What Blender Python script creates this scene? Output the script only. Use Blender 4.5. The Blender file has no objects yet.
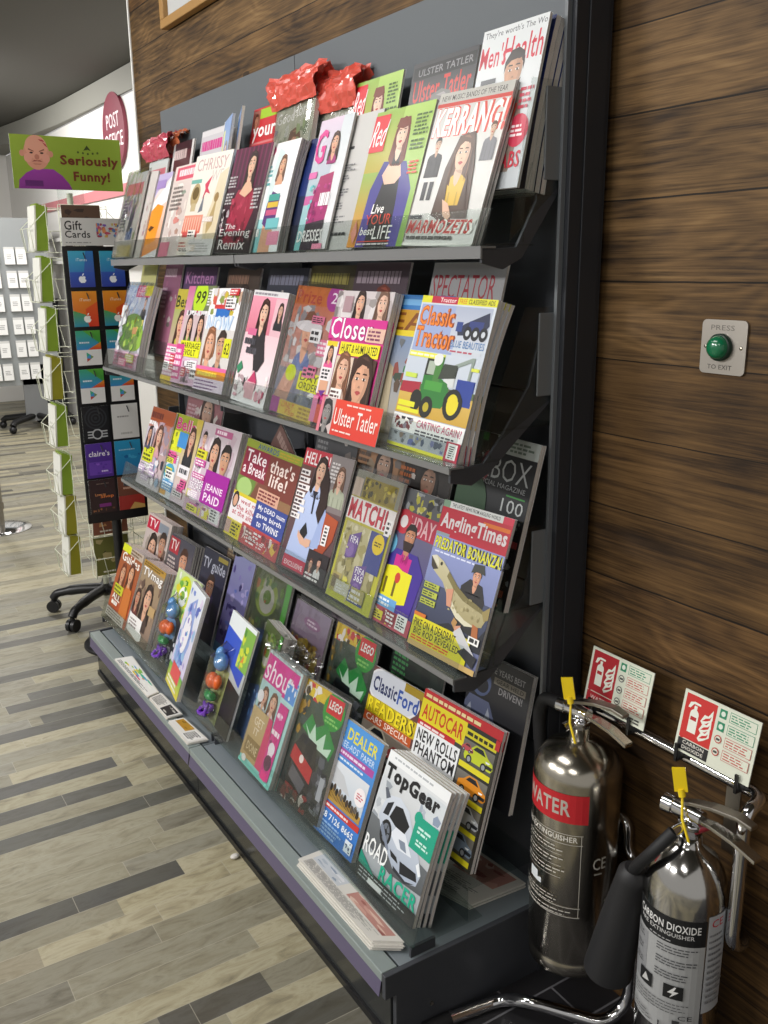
import bpy, bmesh, math, random
from mathutils import Matrix, Vector, noise
C = bpy.context.scene
col = C.collection
PI = math.pi

# ------------------------------------------------------------------ camera, world, lights, exposure
cam_d = bpy.data.cameras.new('camera'); cam = bpy.data.objects.new('camera', cam_d); col.objects.link(cam)
def look(yaw, pitch, roll):
    f = Vector((math.sin(yaw)*math.cos(pitch), math.cos(yaw)*math.cos(pitch), math.sin(pitch)))
    r = Vector((math.cos(yaw), -math.sin(yaw), 0)); u = r.cross(f)
    return r*math.cos(roll)+u*math.sin(roll), -r*math.sin(roll)+u*math.cos(roll), f
cr, cu, cf = look(-1.00703, -0.26283, -0.01056)
cam.matrix_world = Matrix(((cr.x, cu.x, -cf.x, 1.2203), (cr.y, cu.y, -cf.y, -1.2315), (cr.z, cu.z, -cf.z, 1.4551), (0, 0, 0, 1)))
cam_d.sensor_width = 36; cam_d.sensor_fit = 'AUTO'; cam_d.lens = 915.57/1024*36; cam_d.clip_start = .02
C.camera = cam
w = bpy.data.worlds.new('world'); C.world = w; w.use_nodes = True
bg = w.node_tree.nodes['Background']; bg.inputs[0].default_value = (1, .98, .95, 1); bg.inputs[1].default_value = .33
def area(name, loc, rot, sx, sy, power, colr=(1, .98, .955)):
    d = bpy.data.lights.new(name, 'AREA'); d.shape = 'RECTANGLE'; d.size = sx; d.size_y = sy; d.energy = power; d.color = colr
    o = bpy.data.objects.new(name, d); o.location = loc; o.rotation_euler = rot; col.objects.link(o); return o
area('ceiling_light_panel', (-.5, -1.42, 2.78), (math.radians(14), 0, 0), 1.2, .3, 13)
area('ceiling_light_panel', (-2.3, -1.42, 2.78), (math.radians(14), 0, 0), 1.2, .3, 14)
area('ceiling_light_panel', (-.4, -4.3, 2.78), (math.radians(38), 0, 0), 1.2, .5, 84)
area('ceiling_light_panel', (-2.6, -4.3, 2.78), (math.radians(38), 0, 0), 1.2, .5, 120)
area('ceiling_light_panel', (-4.6, .25, 2.78), (0, 0, 0), 1.2, .4, 24)
area('ceiling_light_panel', (-6.6, -.3, 2.72), (math.radians(30), 0, 0), 1.6, .4, 46)
area('ceiling_light_panel', (1.6, -2.6, 2.78), (math.radians(10), 0, 0), 1.0, .5, 16)
C.cycles.transparent_max_bounces = 40
C.view_settings.view_transform = 'Standard'; C.view_settings.look = 'None'
C.view_settings.gamma = 1; C.view_settings.use_curve_mapping = False
C.view_settings.exposure = 0.36

# ------------------------------------------------------------------ colours and materials
def lin(c):
    return c/12.92 if c <= .04045 else ((c+.055)/1.055)**2.4
def hx(s):
    if not isinstance(s, str): return tuple(s)[:3]+(1.0,)
    s = s.lstrip('#')
    if len(s) == 3: s = ''.join(q*2 for q in s)
    return tuple(lin(int(s[i:i+2], 16)/255) for i in (0, 2, 4))+(1.0,)
MATS = {}
def mat(name, c='888', rough=.5, metal=0., coat=0., spec=.5, bump=0, bscale=200, vary=0):
    if name in MATS: return MATS[name]
    m = bpy.data.materials.new(name); m.use_nodes = True; nt = m.node_tree; b = nt.nodes['Principled BSDF']
    b.inputs['Base Color'].default_value = hx(c); b.inputs['Roughness'].default_value = rough
    b.inputs['Metallic'].default_value = metal; b.inputs['Coat Weight'].default_value = coat
    b.inputs['Specular IOR Level'].default_value = spec
    if bump or vary:
        tc = nt.nodes.new('ShaderNodeTexCoord'); n = nt.nodes.new('ShaderNodeTexNoise'); n.inputs['Scale'].default_value = bscale
        nt.links.new(tc.outputs['Object'], n.inputs['Vector'])
        if bump:
            bp = nt.nodes.new('ShaderNodeBump'); bp.inputs['Strength'].default_value = bump; bp.inputs['Distance'].default_value = .002
            nt.links.new(n.outputs['Fac'], bp.inputs['Height']); nt.links.new(bp.outputs['Normal'], b.inputs['Normal'])
        if vary:
            h = nt.nodes.new('ShaderNodeHueSaturation'); h.inputs['Color'].default_value = hx(c)
            mr = nt.nodes.new('ShaderNodeMapRange'); mr.inputs['To Min'].default_value = 1-vary; mr.inputs['To Max'].default_value = 1+vary
            nt.links.new(n.outputs['Fac'], mr.inputs['Value']); nt.links.new(mr.outputs['Result'], h.inputs['Value'])
            nt.links.new(h.outputs['Color'], b.inputs['Base Color'])
    MATS[name] = m; return m
def print_mat(name, rough, coat):
    m = bpy.data.materials.new(name); m.use_nodes = True; nt = m.node_tree; b = nt.nodes['Principled BSDF']
    at = nt.nodes.new('ShaderNodeAttribute'); at.attribute_name = 'Col'
    nt.links.new(at.outputs['Color'], b.inputs['Base Color'])
    b.inputs['Roughness'].default_value = rough; b.inputs['Coat Weight'].default_value = coat; b.inputs['Coat Roughness'].default_value = .12
    return m
M_PRINT = print_mat('glossy_printed_paper', .40, .12)
M_CARD = print_mat('matt_printed_card', .5, .05)
def page_mat():
    m = bpy.data.materials.new('page_edges'); m.use_nodes = True; nt = m.node_tree; b = nt.nodes['Principled BSDF']
    tc = nt.nodes.new('ShaderNodeTexCoord'); wv = nt.nodes.new('ShaderNodeTexWave'); wv.bands_direction = 'Y'
    wv.inputs['Scale'].default_value = 260; wv.inputs['Distortion'].default_value = 1.5; wv.inputs['Detail'].default_value = 2
    r = nt.nodes.new('ShaderNodeValToRGB'); r.color_ramp.elements[0].color = hx('a9a29e'); r.color_ramp.elements[1].color = hx('e6e1da'); r.color_ramp.elements[0].position = .1; r.color_ramp.elements[1].position = .5
    nt.links.new(tc.outputs['Object'], wv.inputs['Vector']); nt.links.new(wv.outputs['Fac'], r.inputs['Fac']); nt.links.new(r.outputs['Color'], b.inputs['Base Color'])
    b.inputs['Roughness'].default_value = .7
    return m
M_PAGE = page_mat()
def clear(name, tint='fff', rough=.06, refl=1.0, base=.03):
    m = bpy.data.materials.new(name); m.use_nodes = True; nt = m.node_tree; nt.nodes.clear()
    o = nt.nodes.new('ShaderNodeOutputMaterial'); t = nt.nodes.new('ShaderNodeBsdfTransparent'); g = nt.nodes.new('ShaderNodeBsdfGlossy')
    t.inputs[0].default_value = hx(tint); g.inputs['Roughness'].default_value = rough
    lw = nt.nodes.new('ShaderNodeLayerWeight'); lw.inputs[0].default_value = .5; pw = nt.nodes.new('ShaderNodeMath'); pw.operation = 'POWER'; pw.inputs[1].default_value = 4.0; nt.links.new(lw.outputs['Facing'], pw.inputs[0])
    ma = nt.nodes.new('ShaderNodeMath'); ma.operation = 'MULTIPLY_ADD'; ma.inputs[1].default_value = refl; ma.inputs[2].default_value = base
    mx = nt.nodes.new('ShaderNodeMixShader')
    nt.links.new(pw.outputs[0], ma.inputs[0]); nt.links.new(ma.outputs[0], mx.inputs[0]); nt.links.new(t.outputs[0], mx.inputs[1]); nt.links.new(g.outputs[0], mx.inputs[2]); nt.links.new(mx.outputs[0], o.inputs[0])
    return m
M_ACR = clear('clear_acrylic', 'f2f5f4', .13, .9, .025)
M_BAG = clear('clear_plastic_bag', 'f4f4f4', .13, 1.3, .09)
M_DARK = mat('charcoal_metal', '44464b', .45, .0, spec=.4, vary=.08, bscale=30)
M_END = mat('black_metal_end', '2f3136', .5, .0, spec=.35)
M_PANEL = mat('slate_grey_metal', '63686c', .55, spec=.35)
M_DECK = mat('grey_deck_metal', '7d858a', .38, spec=.5, vary=.08, bscale=14)
M_STRIP = mat('light_grey_strip', '8b9593', .4)
M_KICK = mat('dark_gloss_kick', '2b2d2d', .22, spec=.6)
M_PURP = mat('purple_grey_price_strip', '5d566f', .45)
M_BLACK = mat('black_plastic', '121214', .4)
M_RUB = mat('black_rubber', '1a1a1c', .6, bump=.15)
M_CHROME = mat('chrome', 'd8d8da', .09, 1.0)
M_STEEL = mat('polished_steel', 'b9b3a6', .2, 1.0)
M_BRUSH = mat('brushed_steel', '9a958c', .38, 1.0)
M_WIRE = mat('cream_wire', 'd9dcc8', .4)
M_WHITE = mat('white_paint', 'e8e8e4', .6)
M_YEL = mat('yellow_plastic', 'f2d21c', .4)
M_PAPER = mat('newsprint', 'd9d5cd', .8, vary=.06, bscale=60)

# ------------------------------------------------------------------ mesh building
class G:
    """collects shapes that become ONE mesh object"""
    def __init__(s): s.v = []; s.f = []; s.c = []; s.sm = []
    def add(s, vs, fs, c='fff', smooth=False):
        n = len(s.v); s.v += [tuple(q) for q in vs]; s.f += [tuple(n+i for i in f) for f in fs]
        s.c += [hx(c)]*len(fs); s.sm += [smooth]*len(fs); return s
    def box(s, x0, x1, y0, y1, z0, z1, c='fff', m=None):
        vs = [Vector(q) for q in ((x0,y0,z0),(x1,y0,z0),(x1,y1,z0),(x0,y1,z0),(x0,y0,z1),(x1,y0,z1),(x1,y1,z1),(x0,y1,z1))]
        if m: vs = [m @ q for q in vs]
        return s.add(vs, [(0,3,2,1),(4,5,6,7),(0,1,5,4),(1,2,6,5),(2,3,7,6),(3,0,4,7)], c)
    def tube(s, pts, r, n=10, c='fff', caps=True, flat=1.0):
        pts = [Vector(q) for q in pts]; rs = r if isinstance(r, (list, tuple)) else [r]*len(pts)
        vs = []; prev = None
        for i, p in enumerate(pts):
            d = (pts[min(i+1, len(pts)-1)]-pts[max(i-1, 0)]).normalized()
            if prev is None:
                a = d.cross(Vector((0, 0, 1)) if abs(d.z) < .9 else Vector((1, 0, 0))).normalized()
            else:
                a = (prev-d*prev.dot(d)).normalized()
            prev = a; b = d.cross(a)
            for k in range(n):
                t = 2*PI*k/n; vs.append(p+(a*math.cos(t)*flat+b*math.sin(t))*rs[i])
        fs = [(i*n+k, i*n+(k+1) % n, (i+1)*n+(k+1) % n, (i+1)*n+k) for i in range(len(pts)-1) for k in range(n)]
        s.add(vs, fs, c, True)
        if caps: s.add(vs[:n], [tuple(range(n))[::-1]], c); s.add(vs[-n:], [tuple(range(n))], c)
        return s
    def lathe(s, prof, cx, cy, n=40, c='fff'):
        vs = [(cx+r*math.cos(2*PI*k/n), cy+r*math.sin(2*PI*k/n), z) for r, z in prof for k in range(n)]
        fs = [(i*n+k, i*n+(k+1) % n, (i+1)*n+(k+1) % n, (i+1)*n+k) for i in range(len(prof)-1) for k in range(n)]
        return s.add(vs, fs, c, True)
    def prism(s, poly, x0, x1, c='fff'):
        """polygon in (y,z) extruded along x"""
        n = len(poly); vs = [(x0, y, z) for y, z in poly]+[(x1, y, z) for y, z in poly]
        return s.add(vs, [tuple(range(n)), tuple(range(2*n-1, n-1, -1))]+[(i, i+n, (i+1) % n+n, (i+1) % n) for i in range(n)], c)
    def ball(s, p, r, sc=(1,1,1), n=12, c='fff'):
        m = n//2; vs = []; fs = []
        for i in range(m+1):
            a = PI*i/m
            for k in range(n):
                t = 2*PI*k/n; vs.append((p[0]+r*sc[0]*math.sin(a)*math.cos(t), p[1]+r*sc[1]*math.sin(a)*math.sin(t), p[2]+r*sc[2]*math.cos(a)))
        for i in range(m):
            for k in range(n): fs.append((i*n+k, (i+1)*n+k, (i+1)*n+(k+1) % n, i*n+(k+1) % n))
        return s.add(vs, fs, c, True)
    def mesh(s, name):
        me = bpy.data.meshes.new(name); me.from_pydata(s.v, [], s.f)
        me.polygons.foreach_set('use_smooth', s.sm)
        ca = me.color_attributes.new('Col', 'FLOAT_COLOR', 'CORNER'); fl = []
        for p in me.polygons: fl += list(s.c[p.index])*p.loop_total
        ca.data.foreach_set('color', fl)
        me.validate(); me.update(); return me
    def build(s, name, m, parent=None, bevel=0, fix=True):
        me = s.mesh(name)
        if fix:
            bm = bmesh.new(); bm.from_mesh(me); bmesh.ops.recalc_face_normals(bm, faces=bm.faces); bm.to_mesh(me); bm.free()
        me.materials.append(m); o = bpy.data.objects.new(name, me); col.objects.link(o)
        if parent: o.parent = parent
        if bevel:
            b = o.modifiers.new('bevel', 'BEVEL'); b.width = bevel; b.segments = 2; b.limit_method = 'ANGLE'; b.angle_limit = math.radians(50)
        return o
def empty(name, loc, rot=(0, 0, 0)):
    o = bpy.data.objects.new(name, None); o.empty_display_size = .05; col.objects.link(o); o.location = loc; o.rotation_euler = rot; return o
def tag(o, label, cat, group=None):
    o['label'] = label; o['category'] = cat
    if group: o['group'] = group
    return o
def struct(o): o['kind'] = 'structure'; return o
def rr(pts, r, n=5):
    """round the corners of an open 3-D path"""
    pts = [Vector(p) for p in pts]; out = [pts[0]]
    for a, b, c in zip(pts, pts[1:], pts[2:]):
        d1 = (a-b); d2 = (c-b); k = min(r, d1.length*.49, d2.length*.49); p = b+d1.normalized()*k; q = b+d2.normalized()*k
        for i in range(n+1):
            t = i/n; out.append(p*(1-t)**2+b*2*t*(1-t)+q*t*t)
    return out+[pts[-1]]

# ------------------------------------------------------------------ printed artwork (flat inks on a page)
_TX = {}
def text_geo(t, bold):
    k = (t, bold)
    if k in _TX: return _TX[k]
    cu_ = bpy.data.curves.new('txt', 'FONT'); cu_.body = t; cu_.offset = bold*.5; cu_.space_character = 1+1.1*max(0, bold)+.02; cu_.resolution_u = 2; cu_.fill_mode = 'FRONT'
    o = bpy.data.objects.new('txt', cu_); me = o.to_mesh()
    vs = [(v.co.x, v.co.y) for v in me.vertices]; fs = [tuple(p.vertices) for p in me.polygons]
    o.to_mesh_clear(); bpy.data.objects.remove(o); bpy.data.curves.remove(cu_)
    xs = [v[0] for v in vs] or [0, 1]; ys = [v[1] for v in vs] or [0, 1]
    _TX[k] = (vs, fs, (min(xs), min(ys), max(xs), max(ys))); return _TX[k]
class Art:
    def __init__(s, W, H, seed=1): s.W = W; s.H = H; s.v = []; s.f = []; s.c = []; s.l = []; s.n = 0; s.r = random.Random(seed)
    def _raw(s, pts, faces, cols):
        n = len(s.v); s.v += pts; s.l += [s.n]*len(pts)
        for f, c in zip(faces, cols): s.f.append(tuple(n+i for i in f)); s.c.append(c)
    def P(s, pts, c, c2=None):
        s.n += 1
        q = pts
        for ax, lim, sg in ((0, 0, 1), (0, 1, -1), (1, 0, 1), (1, 1, -1)):
            o = []
            for i in range(len(q)):
                a, b = q[i-1], q[i]; da = (a[ax]-lim)*sg; db = (b[ax]-lim)*sg
                if (da >= 0) != (db >= 0):
                    t = da/(da-db); o.append((a[0]+(b[0]-a[0])*t, a[1]+(b[1]-a[1])*t))
                if db >= 0: o.append(b)
            q = o
            if len(q) < 3: return s
        y0 = min(p[1] for p in q); y1 = max(p[1] for p in q); A = hx(c); B = hx(c2) if c2 else None
        cc = [A if not B else tuple(A[k]+(B[k]-A[k])*(p[1]-y0)/max(1e-6, y1-y0) for k in range(4)) for p in q]
        s._raw([(x*s.W, y*s.H) for x, y in q], [tuple(range(len(q)))], [cc]); return s
    def R(s, x0, y0, x1, y1, c, c2=None): return s.P([(x0, y0), (x1, y0), (x1, y1), (x0, y1)], c, c2)
    def E(s, u, v, rx, ry, c, rot=0, n=18, c2=None):
        k = s.W/s.H; pts = []
        for i in range(n):
            t = 2*PI*i/n; x = rx*math.cos(t); y = ry*math.sin(t)
            pts.append((u+x*math.cos(rot)-y*math.sin(rot), v+(x*math.sin(rot)+y*math.cos(rot))*k))
        return s.P(pts, c, c2)
    def T(s, t, x0, y0, x1, y1, c, b=.02, sh=0, o=None, ob=.06, tilt=0):
        vs, fs, bb = text_geo(t, b); base = bb
        def put(geo, colr):
            s.n += 1; vv, ff, _ = geo
            w_ = max(1e-6, base[2]-base[0]); h_ = max(1e-6, base[3]-base[1])
            pts = []
            for x, y in vv:
                a = (x-base[0])/w_; q = (y-base[1])/h_
                pts.append(((x0+(x1-x0)*a+sh*(q-.5)*(y1-y0))*s.W, (y0+(y1-y0)*q+tilt*(a-.5))*s.H))
            s._raw(pts, ff, [[hx(colr)]*len(f) for f in ff])
        if o: put(text_geo(t, b+ob), o)
        put((vs, fs, bb), c); return s
    def B(s, x0, y0, x1, y1, n, c, fill=.55):
        """lines of print too small to read"""
        h = (y1-y0)/n
        for i in range(n):
            y = y1-h*(i+1); x = x0; e = x0+(x1-x0)*s.r.uniform(.7, 1)
            while x < e-.005:
                k = min(e, x+s.r.uniform(.03, .10)); s.R(x, y+h*.2, k, y+h*(.2+fill), c); x = k+.015
        return s
    def K(s, x0, y0, x1, y1, n, cols, sz=.12):
        for i in range(n):
            u = s.r.uniform(x0, x1); v = s.r.uniform(y0, y1); a = s.r.uniform(.3, 1)*sz; b = s.r.uniform(.3, 1)*sz; t = s.r.uniform(0, PI)
            k = s.W/s.H
            pts = [(u+a*math.cos(t+q)*s.r.uniform(.6, 1), v+b*math.sin(t+q)*k*s.r.uniform(.6, 1)) for q in (0, 1.2, 2.3, 3.5, 4.8)]
            pts = [(min(max(p[0], x0), x1), min(max(p[1], y0), y1)) for p in pts]
            s.P(pts, s.r.choice(cols))
        return s
    def who(s, u, v, z, skin='e0b294', hair='3a241a', top='333', style='long', body=None, wide=1.5, tilt=0., lips='b34a4a', smile=0):
        """a printed photograph of a person: z is half the head height in page widths"""
        k = s.W/s.H; L = lambda x, y: (u+(x*math.cos(tilt)+y*math.sin(tilt))*z, v+(y*math.cos(tilt)-x*math.sin(tilt))*z*k)
        bot = body if body is not None else -4.0
        if style == 'long':
            s.P([L(-.85, .5), L(-.6, 1.1), L(0, 1.32), L(.6, 1.1), L(.88, .5), L(1.05, -.6), L(1.15, -1.9), L(.6, -2.3), L(-.7, -2.2), L(-1.15, -1.7), L(-1.0, -.6)], hair)
        elif style == 'bob':
            s.P([L(-.9, .4), L(-.6, 1.15), L(0, 1.3), L(.6, 1.15), L(.92, .4), L(1.0, -.8), L(.5, -1.1), L(-.5, -1.1), L(-1.0, -.8)], hair)
        s.P([L(-.34, -.6), L(.34, -.6), L(.42, -1.5), L(-.42, -1.5)], skin)
        s.P([L(-.45, -1.25), L(.45, -1.25), L(wide*.85, -1.6), L(wide, -2.1), L(wide*1.02, bot), L(-wide*1.02, bot), L(-wide, -2.1), L(-wide*.85, -1.6)], top)
        s.P([L(-.4, -1.2), L(.4, -1.2), L(.2, -1.75), L(0, -1.95), L(-.2, -1.75)], skin)
        s.P([L(.72*math.cos(2*PI*i/20)*(1 if math.sin(2*PI*i/20) > 0 else .92), 1.0*math.sin(2*PI*i/20)) for i in range(20)], skin)
        if style in ('long', 'bob'):
            s.P([L(-.76, -.2), L(-.78, .55), L(-.45, 1.08), L(.1, 1.2), L(.6, 1.0), L(.8, .45), L(.76, -.2), L(.62, .35), L(.3, .72), L(-.1, .78), L(-.45, .55), L(-.62, .2)], hair)
            s.P([L(-.9, .5), L(-.7, .2), L(-.68, -.9), L(-.6, -1.9), L(-1.0, -1.7), L(-1.0, -.6)], hair)
        elif style == 'fringe':
            pass
        elif style == 'short':
            s.P([L(-.78, .0), L(-.8, .6), L(-.4, 1.15), L(.2, 1.22), L(.68, .95), L(.8, .4), L(.76, 0), L(.66, .45), L(.2, .66), L(-.3, .62), L(-.64, .4)], hair)
        dk = lambda k_: tuple(q_*k_ for q_ in hx(skin)[:3])
        s.P([L(.1, .6), L(.5, .66), L(.68, .3), L(.66, -.2), L(.4, -.78), L(.05, -.98), L(.28, -.6), L(.42, -.1), L(.3, .2)], dk(.80))
        s.P([L(-.42, .5), L(-.1, .62), L(.02, .3), L(-.3, .3)], dk(1.12)); s.P([L(-.56, -.1), L(-.34, -.06), L(-.3, -.36), L(-.48, -.4)], dk(1.1)); s.P([L(-.34, -.95), L(.34, -.95), L(.36, -1.2), L(-.1, -1.08)], dk(.68))
        if style in ('long', 'bob'):
            hd = hx(hair); lo = -1.7 if style == 'long' else -.9
            for x_, k_ in ((-.86, 1.7), (-.74, .6), (.80, 1.8), (.92, .6), (.7, .7)): s.P([L(x_-.03, .3), L(x_+.05, .3), L(x_*1.12+.05, lo*.6), L(x_*1.05, lo)], tuple(min(1, q_*k_+.004) for q_ in hd[:3]))
            s.P([L(-.3, 1.1), L(.2, 1.16), L(.5, .95), L(.1, 1.0)], tuple(min(1, q_*1.9+.01) for q_ in hd[:3]))
        tp = hx(top)[:3]
        for x_ in (-.8, -.35, .3, .75): s.P([L(x_*wide, -2.3), L(x_*wide+.1, -2.25), L(x_*wide+.22, bot), L(x_*wide+.02, bot)], tuple(q_*.72 for q_ in tp))
        for q in (-1, 1):
            s.P([L(q*.3-.17, .12), L(q*.3, .2), L(q*.3+.17, .12), L(q*.3, .03)], 'f4efe8'); s.P([L(q*.3-.08, .18), L(q*.3+.08, .18), L(q*.3+.07, .04), L(q*.3-.07, .04)], '2a1c16')
            s.P([L(q*.3-.2, .32), L(q*.3+.2, .32), L(q*.3+.15, .39), L(q*.3-.12, .4)], hair if style != 'bald' else '8a6a56')
        s.P([L(-.1, -.3), L(.12, -.3), L(.06, -.2), L(-.04, -.2)], tuple(q*.62 for q in hx(skin)[:3]))
        s.P([L(-.26, -.5), L(-.08, -.43), L(.08, -.43), L(.26, -.5), L(.06, -.63), L(-.06, -.63)], lips)
        if smile: s.P([L(-.18, -.5), L(.18, -.5), L(.05, -.56), L(-.05, -.56)], 'f5f2ee')
        return s
    def car(s, u, v, z, c, glass='1c2026', wheel='15161a', hub='9a9ea4', flip=1):
        """a printed car seen three-quarter from the front"""
        k = s.W/s.H; L = lambda x, y: (u+x*z*flip, v+y*z*k)
        s.P([L(-1, -.1), L(-.95, .18), L(-.6, .3), L(-.3, .55), L(.25, .56), L(.6, .28), L(.98, .12), L(1.04, -.12), L(.9, -.26), L(-.9, -.26)], c)
        s.P([L(-.45, .3), L(-.24, .49), L(.2, .5), L(.46, .28)], glass)
        s.P([L(.55, .0), L(1.0, -.02), L(.98, -.16), L(.55, -.18)], '20242a'); s.P([L(.5, .12), L(.8, .13), L(.74, .05), L(.54, .04)], 'eef3f6')
        for x in (-.6, .42):
            s.E(u+x*z*flip, v-.2*z*k, .2*z, .2*z, wheel); s.E(u+x*z*flip, v-.2*z*k, .12*z, .12*z, hub)
        return s
    def mesh(s, name, extra=None, bow=0, flop=0, segs=0, off=2.4e-5, zoff=0):
        """extra: list of (verts, quads, colour) in the same local frame (x,y,z)"""
        me = bpy.data.meshes.new(name)
        vs = [(x-s.W/2, -s.l[i]*off, y+zoff) for i, (x, y) in enumerate(s.v)]; fs = list(s.f); cs = list(s.c)
        for v, f, c in (extra or []):
            n = len(vs); vs += v
            for q in f: fs.append(tuple(n+i for i in q)); cs.append([hx(c)]*len(q))
        me.from_pydata(vs, [], fs)
        ca = me.color_attributes.new('Col', 'FLOAT_COLOR', 'CORNER'); fl = []
        for c in cs:
            for q in c: fl += list(q)
        ca.data.foreach_set('color', fl)
        if bow or flop:
            bm = bmesh.new(); bm.from_mesh(me)
            for k in range(1, 8):
                bmesh.ops.bisect_plane(bm, geom=bm.verts[:]+bm.edges[:]+bm.faces[:], plane_co=(0, 0, s.H*k/8), plane_no=(0, 0, 1))
            for v in bm.verts: v.co.y += bend(v.co.z/s.H, bow, flop)
            bm.to_mesh(me); bm.free()
        me.update(); return me
def bend(t, bow, flop):
    t = round(max(0, min(1, t))*8)/8 if abs(t*8-round(t*8)) < .02 else t
    i = min(7, max(0, int(t*8))); q = t*8-i
    f = lambda a: bow*4*a*(1-a)+flop*a*a
    return f(i/8)*(1-q)+f((i+1)/8)*q

# pocket = (y, z, lean from vertical in degrees) of the foot of the frontmost magazine
POCKET = {'R1F': (-.243, 1.491, 17), 'R2F': (-.303, 1.128, 16.4), 'R3F': (-.290, .734, 18.9), 'R4F': (-.382, .195, 20.4),
          'R1B': (-.158, 1.572, 12.3), 'R2B': (-.22, 1.18, 14), 'R3B': (-.201, .837, 13.8), 'R4M': (-.251, .274, 17.8), 'R4B': (-.165, .378, 13)}
def pages(W, H, d, bow, flop, m):
    g = G(); n = 8
    vs = []
    for i in range(n+1):
        z = .0006+(H-.0012)*i/n; b = bend(i/n, bow, flop)
        vs += [(-W/2+.0005, .0003+b, z), (W/2-.0007, .0003+b, z), (W/2-.0007, d-.0003+b, z), (-W/2+.0005, d-.0003+b, z)]
    fs = [(0, 1, 2, 3), (4*n+3, 4*n+2, 4*n+1, 4*n)]
    for i in range(n):
        for k in range(4): fs.append((4*i+k, 4*i+(k+1) % 4, 4*i+4+(k+1) % 4, 4*i+4+k))
    g.add(vs, fs); return g
def wrapper_mesh(W, H, d, seed, amp=.004, over=.012):
    """a slack clear bag: wrinkled front, sealed edges, loose top"""
    rnd = random.Random(seed); g = G(); nx, nz = 12, 16; vs = []; fs = []
    for j in range(nz+1):
        for i in range(nx+1):
            u = i/nx; v = j/nz; x = (u-.5)*(W+.008); z = -.002+v*(H+over)
            e = min(1, 6*u, 6*(1-u), 6*v+.4)
            y = -.0035*e-.001-amp*e*(noise.noise(Vector((u*6+seed, v*9, seed)))+rnd.uniform(-.35, .35))*.5
            vs.append((x, min(y, -.0022 if v < .98 else y), z))
    for j in range(nz):
        for i in range(nx):
            a = j*(nx+1)+i; fs.append((a, a+1, a+nx+2, a+nx+1))
    g.add(vs, fs)
    n = [(-.5*(W+.008), d+.002, -.002), (.5*(W+.008), d+.002, -.002), (.5*(W+.008), d+.002, H+over), (-.5*(W+.008), d+.002, H+over)]
    g.add(n, [(0, 1, 2, 3)])
    return g
ORD = ['second', 'third', 'fourth', 'fifth', 'sixth', 'seventh', 'eighth']
def mag(pk, label, design, x0, wd, h, dn=0., roll=0., yaw=0., d=.005, copies=0, bow=0., flop=0., bag=False, back='ddd', spine='999', short=None, group=None, gap=.0012, cbow=None, cat='magazine'):
    y, z, t = pk if isinstance(pk, tuple) else POCKET[pk]; t = math.radians(t)
    up = Vector((0, math.sin(t), math.cos(t))); nn = Vector((0, -math.cos(t), math.sin(t)))
    M = Matrix.Rotation(-t, 4, 'X') @ Matrix.Rotation(math.radians(roll), 4, 'Y') @ Matrix.Rotation(math.radians(yaw), 4, 'Z')
    loc = Vector((x0, y, z))+nn*dn+(M @ Vector((wd/2, 0, 0)))
    root = empty('magazine', loc, M.to_euler()); tag(root, label, cat, group if copies else None)
    a = Art(wd, h, hash_s(label)); design(a)
    ex = [([(-wd/2, 0, 0), (-wd/2, d, 0), (-wd/2, d, h), (-wd/2, 0, h)], [(0, 3, 2, 1)], spine), ([(-wd/2, d, 0), (wd/2, d, 0), (wd/2, d, h), (-wd/2, d, h)], [(0, 1, 2, 3)], back)]
    me = a.mesh('cover', ex, bow, flop); me.materials.append(M_PRINT)
    o = bpy.data.objects.new('cover', me); col.objects.link(o); o.parent = root
    pg = pages(wd, h, d, bow, flop, M_PAGE).build('pages', M_PAGE, root)
    if bag: wrapper_mesh(wd, h, d, hash_s(label) % 97).build('plastic_wrapper', M_BAG, root, fix=False)
    if copies:
        plain = me
        if cbow is not None or bow:
            cb = cbow if cbow is not None else bow
            pm = pages(wd, h, d, cb, flop, M_PAGE).mesh('pages'); pm.materials.append(M_PAGE)
            a2 = Art(wd, h, hash_s(label)); design(a2); cm = a2.mesh('cover', ex, cb, flop); cm.materials.append(M_PRINT)
        else: pm = pg.data; cm = me
        for k in range(copies):
            r = root.copy(); col.objects.link(r); r.location = loc-nn*(d+gap)*(k+1)+Vector((.0015*((k*7) % 3-1), 0, 0))
            tag(r, '%s copy from the front in the stack of the %s' % (ORD[k], short or label), cat, group)
            for ch, dm in ((o, cm), (pg, pm)):
                c = ch.copy(); c.data = dm; col.objects.link(c); c.parent = r
    return root
def hash_s(s):
    k = 7
    for ch in s: k = (k*31+ord(ch)) % 100003
    return k
# ------------------------------------------------------------------ the setting
def nodes(name):
    m = bpy.data.materials.new(name); m.use_nodes = True; nt = m.node_tree; b = nt.nodes['Principled BSDF']
    def N(t, **k):
        n = nt.nodes.new(t)
        for a, v in k.items(): setattr(n, a, v)
        return n
    def L(a, b_): nt.links.new(a, b_)
    def math_(op, a, b_=None, c=None):
        n = N('ShaderNodeMath', operation=op)
        for i, q in enumerate((a, b_, c)):
            if q is None: continue
            if isinstance(q, (int, float)): n.inputs[i].default_value = q
            else: L(q, n.inputs[i])
        return n.outputs[0]
    return m, b, N, L, math_
def comb(N, L, x, y, z):
    n = N('ShaderNodeCombineXYZ')
    for i, q in enumerate((x, y, z)):
        if isinstance(q, (int, float)): n.inputs[i].default_value = q
        else: L(q, n.inputs[i])
    return n.outputs[0]
def ramp(N, L, fac, stops):
    r = N('ShaderNodeValToRGB'); e = r.color_ramp.elements
    while len(e) < len(stops): e.new(.5)
    for k, (p, c) in enumerate(stops): e[k].position = p; e[k].color = hx(c)
    L(fac, r.inputs['Fac']); return r.outputs['Color']
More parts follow.
